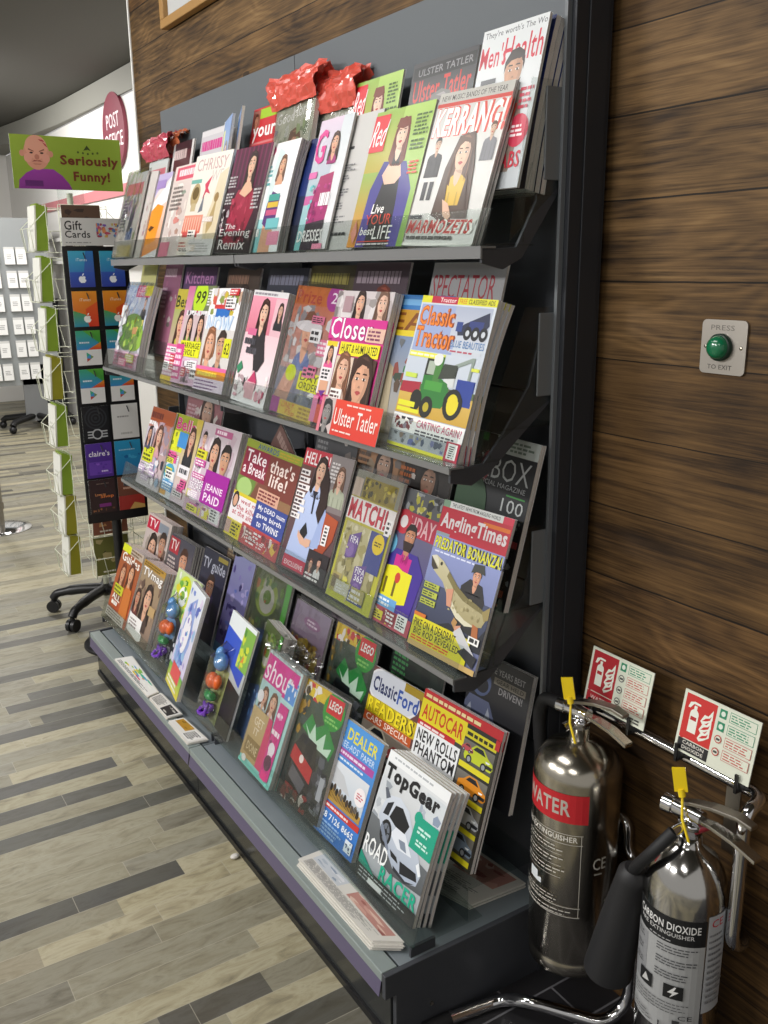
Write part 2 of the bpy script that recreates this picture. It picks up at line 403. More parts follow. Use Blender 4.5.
def mix(N, L, f, a, b, mode='MIX'):
    n = N('ShaderNodeMix', data_type='RGBA', blend_type=mode)
    for i, q in ((0, f), (6, a), (7, b)):
        if isinstance(q, (int, float)): n.inputs[i].default_value = q
        elif isinstance(q, str): n.inputs[i].default_value = hx(q)
        else: L(q, n.inputs[i])
    return n.outputs[2]
def floor_mat():
    m, b, N, L, M = nodes('grey_wood_effect_planks')
    tc = N('ShaderNodeTexCoord'); s = N('ShaderNodeSeparateXYZ'); L(tc.outputs['Object'], s.inputs[0]); x, y = s.outputs[0], s.outputs[1]
    xr = M('MULTIPLY_ADD', x, 1/.0667, .777/.0667+40); row = M('FLOOR', xr); fx = M('FRACT', xr)
    wn = N('ShaderNodeTexWhiteNoise', noise_dimensions='1D'); L(row, wn.inputs['W'])
    yr = M('ADD', M('MULTIPLY', y, 1/.66), M('MULTIPLY', wn.outputs['Value'], 9.0)); cl = M('FLOOR', yr); fy = M('FRACT', yr)
    w2 = N('ShaderNodeTexWhiteNoise', noise_dimensions='2D'); L(comb(N, L, row, cl, 0), w2.inputs['Vector'])
    base = ramp(N, L, w2.outputs['Value'], [(0, '4a4a48'), (.10, '575651'), (.16, '7d7a6f'), (.42, '9a957f'), (.62, '8d8b80'), (.82, 'a9a389'), (1, 'b9b196')])
    def spot(r, y0, y1): return M('MULTIPLY', M('COMPARE', row, r+40.0, .1), M('MULTIPLY', M('GREATER_THAN', y, y0), M('LESS_THAN', y, y1)))
    for r, y0, y1, cc in ((0, -1.3, -.607, '4a4a49'), (-7, -1.3, -.59, '4f4f4d'), (-9, -1.3, -.595, '515150'), (-5, -1.25, 0, '525350'), (7, -.817, -.591, '565450'), (-15, -.72, -.4, '565652'), (-18, -.72, -.5, '595955'), (-26, -.9, -.3, '5a5956'), (1, -.779, 0, 'b3ab8e'), (-10, -.883, -.2, 'b2aa8f'), (2, -1.5, -.975, '99917c'), (2, -.975, -.4, 'b5ad92')):
        base = mix(N, L, spot(r, y0, y1), base, cc)
    nz = N('ShaderNodeTexNoise'); nz.inputs['Scale'].default_value = 1; nz.inputs['Detail'].default_value = 8; nz.inputs['Roughness'].default_value = .65; nz.inputs['Distortion'].default_value = .6
    L(comb(N, L, M('MULTIPLY_ADD', x, 34, M('MULTIPLY', w2.outputs['Value'], 50)), M('MULTIPLY', y, 9), M('MULTIPLY', w2.outputs['Value'], 30)), nz.inputs['Vector'])
    g = ramp(N, L, nz.outputs['Fac'], [(.3, '6f675a'), (.44, 'd8d2c6'), (.55, 'ffffff'), (.7, 'aaa192')])
    c = mix(N, L, .62, base, g, 'MULTIPLY')
    nz2 = N('ShaderNodeTexNoise'); nz2.inputs['Scale'].default_value = 7; nz2.inputs['Detail'].default_value = 4; L(tc.outputs['Object'], nz2.inputs['Vector'])
    c = mix(N, L, M('MULTIPLY', nz2.outputs['Fac'], .22), c, '938c72')
    ex = M('MULTIPLY', M('MINIMUM', fx, M('SUBTRACT', 1, fx)), .0667); ey = M('MULTIPLY', M('MINIMUM', fy, M('SUBTRACT', 1, fy)), .66)
    gr = M('LESS_THAN', M('MINIMUM', ex, ey), .0009)
    c = mix(N, L, M('MULTIPLY', gr, .55), c, 'b3ad9c'); L(c, b.inputs['Base Color'])
    b.inputs['Roughness'].default_value = .42; b.inputs['Specular IOR Level'].default_value = .4
    bp = N('ShaderNodeBump'); bp.inputs['Strength'].default_value = .15; bp.inputs['Distance'].default_value = .002; L(nz.outputs['Fac'], bp.inputs['Height']); L(bp.outputs[0], b.inputs['Normal'])
    return m
def wall_mat():
    m, b, N, L, M = nodes('reclaimed_timber_boards')
    tc = N('ShaderNodeTexCoord'); s = N('ShaderNodeSeparateXYZ'); L(tc.outputs['Object'], s.inputs[0]); x, z = s.outputs[0], s.outputs[2]
    wob = N('ShaderNodeTexNoise', noise_dimensions='1D'); wob.inputs['Scale'].default_value = 3; L(x, wob.inputs['W'])
    zr = M('ADD', M('MULTIPLY_ADD', z, 1/.1349, -.56+20), M('MULTIPLY', M('SUBTRACT', wob.outputs['Fac'], .5), .05)); row = M('FLOOR', zr); fz = M('FRACT', zr)
    wn = N('ShaderNodeTexWhiteNoise', noise_dimensions='1D'); L(row, wn.inputs['W']); rv = wn.outputs['Value']
    # long cathedral grain: distorted bands stretched along the board
    dn = N('ShaderNodeTexNoise'); dn.inputs['Scale'].default_value = 1; dn.inputs['Detail'].default_value = 2
    L(comb(N, L, M('MULTIPLY_ADD', x, 2.4, M('MULTIPLY', rv, 40)), M('MULTIPLY', rv, 17), M('MULTIPLY', z, 9)), dn.inputs['Vector'])
    bands = M('MULTIPLY_ADD', M('SINE', M('MULTIPLY', M('ADD', M('MULTIPLY', z, 16), M('MULTIPLY', dn.outputs['Fac'], 4.2)), 15)), .5, .5)
    fine = N('ShaderNodeTexNoise'); fine.inputs['Scale'].default_value = 1; fine.inputs['Detail'].default_value = 9; fine.inputs['Roughness'].default_value = .7
    L(comb(N, L, M('MULTIPLY_ADD', x, 7, M('MULTIPLY', rv, 90)), 0, M('MULTIPLY', z, 300)), fine.inputs['Vector'])
    bl = N('ShaderNodeTexNoise'); bl.inputs['Scale'].default_value = 5; bl.inputs['Detail'].default_value = 5; L(comb(N, L, M('MULTIPLY', x, .8), rv, M('MULTIPLY', z, 2.2)), bl.inputs['Vector'])
    stk = N('ShaderNodeTexNoise'); stk.inputs['Scale'].default_value = 1; stk.inputs['Detail'].default_value = 6; stk.inputs['Roughness'].default_value = .6; stk.inputs['Distortion'].default_value = .8
    L(comb(N, L, M('MULTIPLY_ADD', x, 3.2, M('MULTIPLY', rv, 60)), 0, M('MULTIPLY', z, 90)), stk.inputs['Vector'])
    f = M('ADD', M('MULTIPLY', M('MULTIPLY', bands, M('GREATER_THAN', rv, .4)), .055), M('ADD', M('MULTIPLY', fine.outputs['Fac'], .36), M('ADD', M('MULTIPLY', stk.outputs['Fac'], .42), M('MULTIPLY', bl.outputs['Fac'], .42))))
    c = ramp(N, L, f, [(.43, '150e08'), (.52, '362717'), (.63, '5f482b'), (.75, '7d613d'), (.9, '987c54')])
    tint = ramp(N, L, rv, [(0, 'c9c0ae'), (.35, 'e8dcc8'), (.6, 'ffffff'), (1, 'd8b48c')]); c = mix(N, L, .7, c, tint, 'MULTIPLY')
    # knots and nail holes
    vo = N('ShaderNodeTexVoronoi', feature='F1'); vo.inputs['Scale'].default_value = 1
    L(comb(N, L, M('ADD', M('MULTIPLY', x, 3.1), M('MULTIPLY', dn.outputs['Fac'], .5)), 0, M('MULTIPLY', z, 7.4)), vo.inputs['Vector'])
    kn = M('LESS_THAN', vo.outputs['Distance'], M('MULTIPLY_ADD', bl.outputs['Fac'], .11, .0)); c = mix(N, L, M('MULTIPLY', kn, .75), c, '1c120a')
    gap = M('LESS_THAN', M('MULTIPLY', M('MINIMUM', fz, M('SUBTRACT', 1, fz)), .1349), M('MULTIPLY_ADD', M('MULTIPLY', rv, rv), .002, .0008))
    c = mix(N, L, M('MULTIPLY', gap, .92), c, '0c0805'); L(c, b.inputs['Base Color']); b.inputs['Roughness'].default_value = .62; b.inputs['Specular IOR Level'].default_value = .3
    bp = N('ShaderNodeBump'); bp.inputs['Strength'].default_value = .5; bp.inputs['Distance'].default_value = .004
    L(M('SUBTRACT', M('ADD', M('MULTIPLY', f, .5), M('MULTIPLY', rv, .6)), M('MULTIPLY', gap, 1.5)), bp.inputs['Height']); L(bp.outputs[0], b.inputs['Normal'])
    return m
def tile_mat():
    m, b, N, L, M = nodes('dark_slate_tiles')
    tc = N('ShaderNodeTexCoord'); s = N('ShaderNodeSeparateXYZ'); L(tc.outputs['Object'], s.inputs[0])
    br = N('ShaderNodeTexBrick'); br.inputs['Scale'].default_value = 1; br.inputs['Brick Width'].default_value = .20; br.inputs['Row Height'].default_value = .098; br.inputs['Mortar Size'].default_value = .0022; br.inputs['Mortar Smooth'].default_value = 0; br.offset = .5
    br.inputs['Color1'].default_value = hx('2b2a2c'); br.inputs['Color2'].default_value = hx('343335'); br.inputs['Mortar'].default_value = hx('77767a')
    L(comb(N, L, M('ADD', s.outputs[1], .302), M('ADD', s.outputs[0], .034), 0), br.inputs['Vector']); L(br.outputs['Color'], b.inputs['Base Color']); b.inputs['Roughness'].default_value = .4
    return m
M_FLOOR = floor_mat(); M_WOOD = wall_mat(); M_TILE = tile_mat()
M_CEIL = mat('grey_ceiling_paint', '52514b', .8); M_FASC = mat('pale_grey_fascia', '85847c', .7); M_WALL = mat('white_wall_paint', 'dddbd7', .6)
struct(G().box(-10.5, 3.2, -5.0, 1.2, -.1, 0).build('floor', M_FLOOR))
struct(G().box(-.005, 3.2, -.46, -.001, .0002, .003).build('trim_1', M_TILE))
struct(G().box(-2.464, 3.2, 0, .10, 0, 2.82).build('wall_right', M_WOOD))
struct(G().box(-2.478, -2.4645, -.004, .11, 0, 2.82).build('trim_2', M_WHITE))
struct(G().box(-2.47, -2.40, .101, 1.1, 0, 2.82).build('wall_return', M_WALL))
struct(G().box(-10.5, -2.471, 1.0, 1.12, 0, 2.64).build('wall_back', M_WALL))
struct(G().box(-10.0, -9.9, -5.0, .999, 0, 2.82).build('wall_far', M_WALL))
struct(G().box(-10.5, 3.2, -5.0, 1.15, 2.82, 2.92).build('ceiling', M_CEIL))
# shallow curved bulkhead above the white wall
fg = G(); pts = [(-2.48, .985), (-5.5, .985), (-6.5, .965), (-7.4, .94), (-8.4, .87), (-9.3, .76), (-9.89, .66)]
for (xa, ya), (xb, yb) in zip(pts, pts[1:]):
    fg.add([(xa, ya, 2.65), (xb, yb, 2.65), (xb, yb, 2.815), (xa, ya, 2.815), (xa, .998, 2.65), (xb, .998, 2.65), (xb, .998, 2.815), (xa, .998, 2.815)], [(0, 1, 2, 3), (0, 4, 5, 1), (3, 2, 6, 7)])
struct(fg.build('trim_3', M_FASC))
struct(G().box(-9.0, -2.6, .985, .999, 1.98, 2.06).build('trim_4', mat('dusky_red_band', 'c0787c', .5)))
struct(G().box(-9.0, -2.6, .93, .999, 1.50, 1.56).box(-9.0, -2.6, .95, .999, 1.70, 1.73).build('trim_5', mat('pale_ledge', 'c9c8c4', .5)))
# post office roundel
sg = empty('wall_sign', (-5.93, .992, 2.43)); tag(sg, 'round dark red sign with white capitals high on the white back wall', 'sign')
n = 48; g = G(); R_ = .265
ring = [(R_*math.cos(2*PI*k/n), 0, R_*math.sin(2*PI*k/n)) for k in range(n)]
g.add([(x, -.02, z) for x, y, z in ring]+[(x, .006, z) for x, y, z in ring], [tuple(range(n))]+[(k, (k+1) % n, n+(k+1) % n, n+k) for k in range(n)]); g.build('disc', mat('dusky_red_sign', '7c3040', .4), sg)
a = Art(.46, .34); a.T('POST', .17, .56, .83, .86, 'e9dfe0', .01); a.T('OFFICE', .02, .16, .98, .46, 'e9dfe0', .01)
me = a.mesh('lettering'); me.materials.append(M_CARD); o = bpy.data.objects.new('lettering', me); col.objects.link(o); o.parent = sg; o.location = (0, -.0206, -.17)
# picture frame high on the timber wall
fr = empty('picture_frame', (-1.6, 0, 2.234)); tag(fr, 'pine framed white picture high on the timber wall', 'picture')
g = G(); g.box(-.465, .9, -.03, -.002, 0, .028).box(-.465, -.43, -.03, -.002, .028, .50).box(.865, .9, -.03, -.002, .028, .50).box(-.465, .9, -.03, -.002, .50, .53); g.build('frame', mat('pine', 'a9814a', .5, vary=.1, bscale=20), fr, bevel=.003)
G().box(-.43, .865, -.012, -.003, .028, .50).build('panel', mat('grey_white_board', 'c4c6c6', .5), fr)

# ------------------------------------------------------------------ the magazine unit: two bays
def bay(x0, x1, label, right):
    b = empty('magazine_display_bay', ((x0+x1)/2, -.25, 0)); tag(b, label, 'display stand', 'bays of the magazine stand'); cx = (x0+x1)/2; e = .0015
    def put(g, name, m, bev=0):
        g.v = [(x-cx, y+.25, z) for x, y, z in g.v]; return g.build(name, m, b, bev)
    zs = [.168, .50, .84, 1.22, 1.60, 1.972]
    for k in range(5):
        put(G().box(x0-.035+e if right else x0-.04, x1-e if right else x1-.035-e, -.060, -.036, zs[k]+.002, zs[k+1]-.001), 'back_panel', M_PANEL if k == 4 else M_DARK, .002)
    put(G().box(x0+e, x0+.011, -.08, -.0615, .16, 1.60), 'upright_post', M_DARK, .002)
    put(G().box(x1-.011, x1-e, -.08, -.0615, .16, 1.60), 'upright_post', M_DARK, .002)
    g = G(); g.box(x0+e, x1-e, -.434, -.052, .150, .165); put(g, 'base_deck', M_DECK, .002)
    put(G().box(x0+e, x1-e, -.4755, -.440, .150, .170), 'deck_edge', M_STRIP, .002)
    put(G().box(x0+e, x1-e, -.472, -.440, .118, .1495), 'front_rail', M_BLACK)
    g = G(); g.add([(x0+.004, -.4735, .160), (x1-.004, -.4735, .160), (x1-.004, -.481, .118), (x0+.004, -.481, .118), (x0+.004, -.4725, .160), (x1-.004, -.4725, .160), (x1-.004, -.479, .118), (x0+.004, -.479, .118)], [(0, 3, 2, 1), (4, 5, 6, 7), (0, 1, 5, 4), (3, 7, 6, 2), (0, 4, 7, 3), (1, 2, 6, 5)]); put(g, 'price_strip', M_PURP)
    put(G().box(x0+e, x1-e, -.456, -.442, .018, .117), 'kick_plate', M_KICK)
    put(G().box(x0+e, x1-e, -.462, -.445, .0, .017), 'floor_seal', M_BLACK)
    if right:
        put(G().prism([(-.476, .118), (-.476, .170), (-.082, .170), (-.082, .0), (-.452, .0), (-.452, .118)], x1, x1+.012), 'base_end_panel', M_DARK, .0015)
        put(G().box(x1, x1+.016, -.094, -.012, .0, 2.15).box(x1+.016, x1+.019, -.066, -.022, .0, 2.15), 'side_panel', M_END, .003)
        put(G().box(x1-.0012, x1+.006, -.104, -.0945, .17, 2.15), 'slotted_strip', mat('mid_grey_metal', '6d7175', .45))
        g = G(); g.tube([(x1+.0115, -.37, .06), (x1+.015, -.37, .06)], .004, 8); put(g, 'screw', M_STEEL)
    else:
        put(G().prism([(-.476, .118), (-.476, .170), (-.082, .170), (-.082, .0), (-.452, .0), (-.452, .118)], x0-.012, x0), 'base_end_panel', M_DARK, .0015)
bay(-1, 0, 'right-hand grey bay of the magazine stand, nearest the fire extinguishers', True)
bay(-2, -1, 'left-hand grey bay of the magazine stand, beside the gift card stand', False)

def shelf(x0, x1, pk, pkb, label, endcap):
    y, z, t = POCKET[pk]; yb, zb, tb = POCKET[pkb]; cx = (x0+x1)/2
    s = empty('magazine_shelf', (cx, -.1, z)); tag(s, label, 'shelf', 'clear magazine shelves')
    def put(g, name, m, bev=0):
        g.v = [(q[0]-cx, q[1]+.1, q[2]-z) for q in g.v]; return g.build(name, m, s, bev)
    tt = math.radians(t); e = .003; x0 += e; x1 -= e; f = y-.022; tk = .020 if pk == 'R1F' else .011
    # clear front tray: floor, lip leaning with the magazines, back riser, upper tray and its lip
    lip = lambda yy, zz, d, h: ([(yy-d, zz), (yy-d+h*math.sin(tt), zz+h*math.cos(tt)), (yy-d+h*math.sin(tt)+.003, zz+h*math.cos(tt)), (yy-d+.003, zz)])
    put(G().prism([(f, z-.006), (yb+.004, z-.006), (yb+.004, z-.003), (f, z-.003)], x0, x1).prism(lip(y, z-.006, .022, .062), x0, x1), 'front_tray', M_ACR)
    put(G().prism([(f-.002, z-.0065-tk), (f+.002, z-.0065-tk), (f+.002, z-.0065), (f-.002, z-.0065)], x0, x1).prism([(f+.002, z-.010), (f+.03, z-.010), (f+.03, z-.0065), (f+.002, z-.0065)], x0, x1), 'ticket_edge', M_EDGE)
    put(G().prism([(yb-.020, z), (yb-.017, z), (yb-.017, zb-.006), (yb-.020, zb-.006)], x0, x1).prism([(yb-.020, zb-.006), (-.086, zb-.006), (-.086, zb-.003), (yb-.020, zb-.003)], x0, x1).prism(lip(yb, zb-.003, .020, .05), x0, x1), 'rear_tray', M_ACR)
    for xa, xb in ((x0+.004, x0+.010), (x1-.010, x1-.004)):
        g = G(); g.prism([(f+.004, z-.034), (f+.05, z-.044), (f+.09, z-.026), (-.084, z+.10), (-.084, z+.235), (-.120, z+.235), (-.150, z+.12), (yb+.012, zb-.014), (yb-.03, z-.008), (f+.004, z-.012)], xa, xb); put(g, 'bracket', M_DARK, .001)
    if endcap:
        put(G().prism([(f+.06, z+.002), (-.09, z+.10), (-.09, z+.255), (-.165, z+.255)], x1-.0035, x1-.0005), 'end_panel', M_ACR)
        put(G().box(x1-.002, x1+.002, -.136, -.0945, z+.10, z+.245), 'bracket_plate', mat('bracket_grey', '74787b', .45), .0015)
M_EDGE = clear('smoky_acrylic_edge', 'b7b9ba', .15, 1.0, .12)
_nt = M_EDGE.node_tree; _df = _nt.nodes.new('ShaderNodeBsdfDiffuse'); _df.inputs[0].default_value = hx('b4b4b4'); _m2 = _nt.nodes.new('ShaderNodeMixShader'); _m2.inputs[0].default_value = .35
_out = [q for q in _nt.nodes if q.type == 'OUTPUT_MATERIAL'][0]; _src = _out.inputs[0].links[0].from_socket; _nt.links.new(_src, _m2.inputs[1]); _nt.links.new(_df.outputs[0], _m2.inputs[2]); _nt.links.new(_m2.outputs[0], _out.inputs[0])
for nm, a_, b_ in (('top', 'R1F', 'R1B'), ('second', 'R2F', 'R2B'), ('third', 'R3F', 'R3B')):
    shelf(-1, 0, a_, b_, 'clear acrylic %s shelf of the right-hand bay of the stand' % nm, True)
    shelf(-2.06 if nm != 'third' else -2, -1, a_, b_, 'clear acrylic %s shelf of the left-hand bay of the stand' % nm, False)
def base_tray(x0, x1, label):
    y, z, t = POCKET['R4F']; cx = (x0+x1)/2; s = empty('magazine_tray', (cx, -.25, z)); tag(s, label, 'tray', 'clear trays on the base deck'); tt = math.radians(t); x0 += .003; x1 -= .003
    def put(g, name, m):
        g.v = [(q[0]-cx, q[1]+.25, q[2]-z) for q in g.v]; return g.build(name, m, s)
    f = y-.024
    put(G().prism([(f, z-.006), (-.235, z-.006), (-.235, z-.003), (f, z-.003)], x0, x1).prism([(f, z-.006), (f+.055*math.sin(tt), z+.052), (f+.055*math.sin(tt)+.003, z+.052), (f+.003, z-.006)], x0, x1), 'front_tray', M_ACR)
    put(G().prism([(-.274, z), (-.271, z), (-.271, .268), (-.274, .268)], x0, x1).prism([(-.274, .265), (-.09, .265), (-.09, .268), (-.274, .268)], x0, x1), 'rear_tray', M_ACR)
    for k in range(2):
        xa = (x0+.006, x1-.012)[k]; put(G().prism([(f+.002, z-.008), (f+.002, z-.030), (f+.06, z-.030), (f+.06, z-.008)], xa, xa+.006), 'bracket', M_DARK)
base_tray(-1, 0, 'clear acrylic tray along the base of the right-hand bay')
base_tray(-2.1, -1, 'clear acrylic tray along the base of the left-hand bay')
# ------------------------------------------------------------------ the covers
def d_kerrang(a):
    a.R(0, 0, 1, 1, 'd9d8d4', 'c9c8c4'); a.R(0, .93, 1, 1, 'b9b7b0'); a.T('NEW MUSIC! BANDS OF THE YEAR', .04, .945, .92, .98, '3a3434', .01)
    a.R(0, .905, 1, .93, 'c44034')
    a.T('KERRANG!', .03, .71, .97, .90, 'f4f0ea', .06, .1, o='cf4a3c', ob=.05)
    a.who(.16, .66, .055, 'c9a68c', '231c1a', '1d1d22', 'short', -5, 1.9); a.R(.09, .30, .15, .42, '23242a'); a.R(.18, .30, .24, .42, '23242a')
    a.who(.88, .72, .05, 'c9a68c', '5a3a26', '6a6a70', 'short', -5, 1.7)
    a.P([(.32, .2), (.36, .5), (.46, .70), (.66, .72), (.76, .5), (.84, .16), (.62, .12)], '4a3324')
    a.who(.56, .58, .135, 'dfb79c', '5a3c28', 'd8b13a', 'long', -3.1, 1.25)
    a.P([(.36, .3), (.44, .45), (.5, .2), (.44, .16)], '4f3525'); a.P([(.70, .46), (.8, .2), (.66, .16)], '462f20'); a.P([(.44, .30), (.5, .2), (.58, .16), (.62, .19), (.54, .27)], 'd9ae92')
    a.R(.02, .175, .2, .20, '3a3a40'); a.T('MARMOZETS', .03, .08, .93, .17, 'c3352e', .05, .4, o='f2efe9'); a.B(.04, .035, .95, .075, 1, '55524e')
    a.R(0, 0, 1, .02, 'e8e5df')
def d_red(a):
    a.R(0, 0, 1, 1, 'd9902f', '8fb24c'); a.P([(.45, 0), (1, 0), (1, 1), (.5, 1)], '7fa84a', 'a9c863'); a.R(0, .1, .3, .55, 'd08a34', '8fae4e')
    a.P([(.16, 0), (.2, .42), (.34, .62), (.74, .60), (.92, .4), (.9, 0)], '4c3f94', '3b3a86')
    a.P([(.32, 0), (.34, .3), (.42, .5), (.68, .5), (.72, .3), (.74, 0)], '1b191b')
    a.P([(.36, .52), (.44, .60), (.64, .60), (.70, .5), (.62, .45), (.44, .45)], 'e6bda4')
    a.who(.55, .80, .13, 'e9c3ab', '6b2c1c', '1b191b', 'long', -2.0, .5, lips='b53a3c')
    a.P([(.43, .86), (.46, .92), (.64, .92), (.67, .86), (.55, .84)], '74301e')
    a.R(0, .70, .27, .97, 'd21f2b'); a.T('Red', .02, .74, .26, .93, 'f6eeee', .01, .3)
    for v in (.9, .82, .72): a.B(.74, v-.05, .98, v+.03, 3, '49662c')
    a.B(.8, .5, .98, .6, 4, 'd8492f'); a.T('Live', .34, .24, .56, .31, 'f7f5f1', .03, .2); a.T('YOUR', .27, .16, .72, .235, 'd84b33', .0)
    a.T('best', .22, .085, .45, .145, 'f7f5f1', .03, .2); a.T('LIFE', .46, .055, .78, .15, 'f7f5f1', -.005)
    a.R(.2, .035, .78, .042, 'd8492f'); a.B(.2, .01, .8, .03, 1, 'd9d4cf'); a.P([(.04, .1), (.1, .2), (.16, .1), (.12, .02)], 'd98d78')
def d_textpage(a):
    a.R(0, 0, 1, 1, 'b9b7b4', 'c6c4c1'); a.E(.2, .88, .16, .12, '1e1d20'); a.B(.1, .74, .6, .78, 1, '3a3a3c'); a.B(.1, .68, .5, .72, 1, '3a3a3c')
    for v in (.2, .3, .4, .5, .58): a.B(.1, v, .72, v+.06, 3, '77777a')
    a.B(.3, .1, .8, .14, 1, '3a3a3c')
def d_sequin(a):
    a.R(0, 0, 1, 1, '6fb9b8', 'd9c7d8'); a.R(0, .35, .4, .42, 'c55b9a'); a.P([(.5, 0), (1, 0), (1, 1), (.7, 1)], 'e6e4e6', 'cfd6da')
    a.P([(.22, 0), (.2, .3), (.36, .56), (.76, .58), (.8, .3), (.72, 0)], '9b1f6c', 'a62a62')
    a.K(.24, .05, .74, .5, 40, ['c53c8c', '7d1656', 'b02c7c', '8e1a60'], .07)
    a.who(.6, .80, .14, 'd9a688', '40261c', '9b1f6c', 'long', -2.2, 1.0)
    a.T('G', .02, .66, .34, .92, 'd8408e', .04); a.R(.0, .55, .25, .6, 'd76aa8'); a.B(.5, .3, .95, .44, 1, 'f4eef2', .7); a.P([(.2, 0), (.24, .2), (.8, .22), (.78, 0)], '2b1c2a')
    a.T('DRESSES', .06, .06, .84, .15, 'f4f0ee', .04); a.K(.1, .22, .3, .5, 8, ['74c3c4', '4aa6aa', 'e9e4ea'], .08); a.R(.6, 0, .9, .04, 'e58aa6')
def d_swim(a):
    a.R(0, 0, 1, 1, 'e9edee', 'f0eeee'); a.R(0, 0, .5, .3, '79bdbf', '9fd2d2'); a.P([(.3, .3), (.5, .55), (.6, .9), (.4, .95)], 'd4e3e3')
    a.P([(.36, 0), (.4, .25), (.44, .4), (.72, .38), (.74, 0)], 'd8a282'); a.P([(.36, .26), (.40, .44), (.5, .55), (.78, .5), (.76, .24), (.56, .2)], '573274')
    a.R(.42, .46, .76, .52, '3f9c90'); a.R(.42, .40, .76, .45, 'd8b63a'); a.R(.42, .33, .76, .38, 'c4537c')
    a.who(.62, .78, .12, 'dba886', '6a4630', 'd8a282', 'long', -2.3, .9)
    a.R(.62, .06, .98, .18, 'e892ae'); a.R(.5, .2, .9, .30, '70b9bd'); a.E(.16, .93, .12, .08, 'e06b98'); a.B(.05, .6, .4, .8, 5, '5da9ac'); a.B(.04, .12, .36, .22, 1, 'f5f5f2', .7)
def d_evening(a):
    a.R(0, 0, 1, 1, '241a1e', '4c1230')
    for i in range(9): a.R(.02+i*.115, .62, .06+i*.115, 1, '5f1740', '7a1c4c')
    a.P([(.16, .1), (.2, .45), (.32, .60), (.72, .60), (.86, .4), (.7, .12), (.5, .05)], '8a1d35', '9e2440'); a.K(.2, .12, .72, .52, 36, ['7a182e', 'a82c48', '6d1228', 'b53a54'], .08)
    a.who(.56, .82, .13, 'e0b598', '2e1c16', '8a1d35', 'long', -1.9, .6); a.P([(.38, .56), (.5, .66), (.64, .66), (.72, .58), (.56, .52)], 'dcb092')
    for v in (.62, .46): a.B(.02, v, .28, v+.12, 4, 'b9b4b6')
    a.B(.78, .4, .98, .6, 6, 'b9b4b6'); a.K(.02, .2, .24, .42, 14, ['c9c4c4', '3a2c30', 'a99aa0'], .07)
    a.T('The', .2, .225, .5, .275, 'e9e3e3', 0, .2); a.T('Evening', .08, .135, .94, .225, 'ece7e6', .0); a.T('Remix', .12, .03, .86, .125, 'ece7e6', .0)
    a.K(.02, .1, .98, .26, 10, ['3a2028', '6a2038', '2a1820'], .08); a.T('Evening', .08, .135, .94, .225, 'ece7e6', .0); a.T('Remix', .12, .03, .86, .125, 'ece7e6', .0)
def d_craft(a):
    a.R(0, 0, 1, 1, 'e6ddcf', 'ede8de'); a.T('CHRISSY', .08, .84, .92, .96, 'c9a6a4', .01); a.T('WE', .55, .72, .86, .83, 'd0c3bc', .0)
    a.R(.0, .72, .3, .76, '6fb0a4'); a.E(.2, .60, .13, .13, 'b7a173'); a.E(.2, .62, .09, .07, '6d5a32'); a.R(.14, .44, .28, .52, 'c6b48c')
    a.P([(.42, .7), (.58, .78), (.52, .66), (.62, .6), (.5, .62), (.42, .55), (.46, .65)], 'd23a5a'); a.P([(.46, .6), (.38, .42), (.5, .44)], '6f7480')
    a.P([(.7, .1), (.62, .3), (.72, .5), (.78, .78), (.98, .84), (1, .1)], 'd8c8a6', 'e2d5b8'); a.P([(.74, .2), (.7, .3), (.8, .5), (.84, .6), (.86, .3)], 'b79e6d'); a.E(.82, .56, .06, .05, '9a7c4c')
    a.R(.02, .22, .56, .40, 'd9644e', 'e79a84'); a.R(.06, .18, .5, .23, 'c74c4a')
    for i in range(7): a.R(.06+i*.07, .24, .09+i*.07, .38, 'f0b9a4')
    a.R(.3, .0, 1, .16, 'd6d3d2'); a.B(.34, .03, .95, .13, 4, 'a9a5a5'); a.B(.02, .04, .28, .14, 3, 'c8796e')
    junk(a, 4, .05, .02, .95, .5, ('e9e2da', 'd8c9bc', 'd98a80'))
def d_pastel(a):
    a.R(0, 0, 1, 1, 'cfc2bd', 'e3d3cd'); a.R(.1, .84, .96, .98, 'd9506a'); a.B(.2, .86, .85, .96, 1, 'f3dfe2', .7); a.K(.1, .1, .9, .8, 26, ['c3a8a0', 'e8dcd2', 'b28d7e', 'd98c84', '9aa596', 'efe8e2'], .13); a.R(.0, 0, .4, .16, 'd87c94'); a.B(.1, .5, .6, .78, 6, '8a807c')
def d_dog(a):
    a.R(0, 0, 1, 1, 'f0932a', 'ecebf1'); a.P([(0, .5), (.5, .8), (1, .95), (1, 1), (0, 1)], 'c2b4da'); a.P([(.0, .5), (1, .92), (1, .66), (.2, .5)], 'f4f2f4'); a.P([(.1, .1), (.2, .5), (.6, .64), (.9, .6), (.8, .2)], 'f29a26'); a.P([(.0, .2), (.0, .5), (.26, .46), (.22, .2)], '6a4aa8'); a.B(.02, .2, .3, .6, 10, 'd9cfe6'); a.P([(.4, .34), (.5, .38), (.66, .36), (.5, .31)], '5a3414'); a.P([(.3, 0), (1, .1), (1, 0)], 'e9e6ea'); a.R(.3, .82, .8, .92, 'a78cc9')
def d_bagged(a):
    a.R(0, 0, 1, 1, 'b9b3a6', 'c9cdcc'); a.R(.1, .74, .9, .88, 'c46a78'); a.K(.05, .2, .95, .75, 30, ['8f9496', 'c8ccca', '6c7a88', 'd8d4c6', '7d8a5a', 'a8a090'], .13); a.R(.2, .0, .9, .14, 'c9b23e'); a.R(.5, .2, .8, .34, '3c5a86'); a.B(.1, .3, .4, .7, 10, '5d6266'); a.P([(.5, .3), (.6, .6), (.75, .62), (.7, .3)], '4d545c')
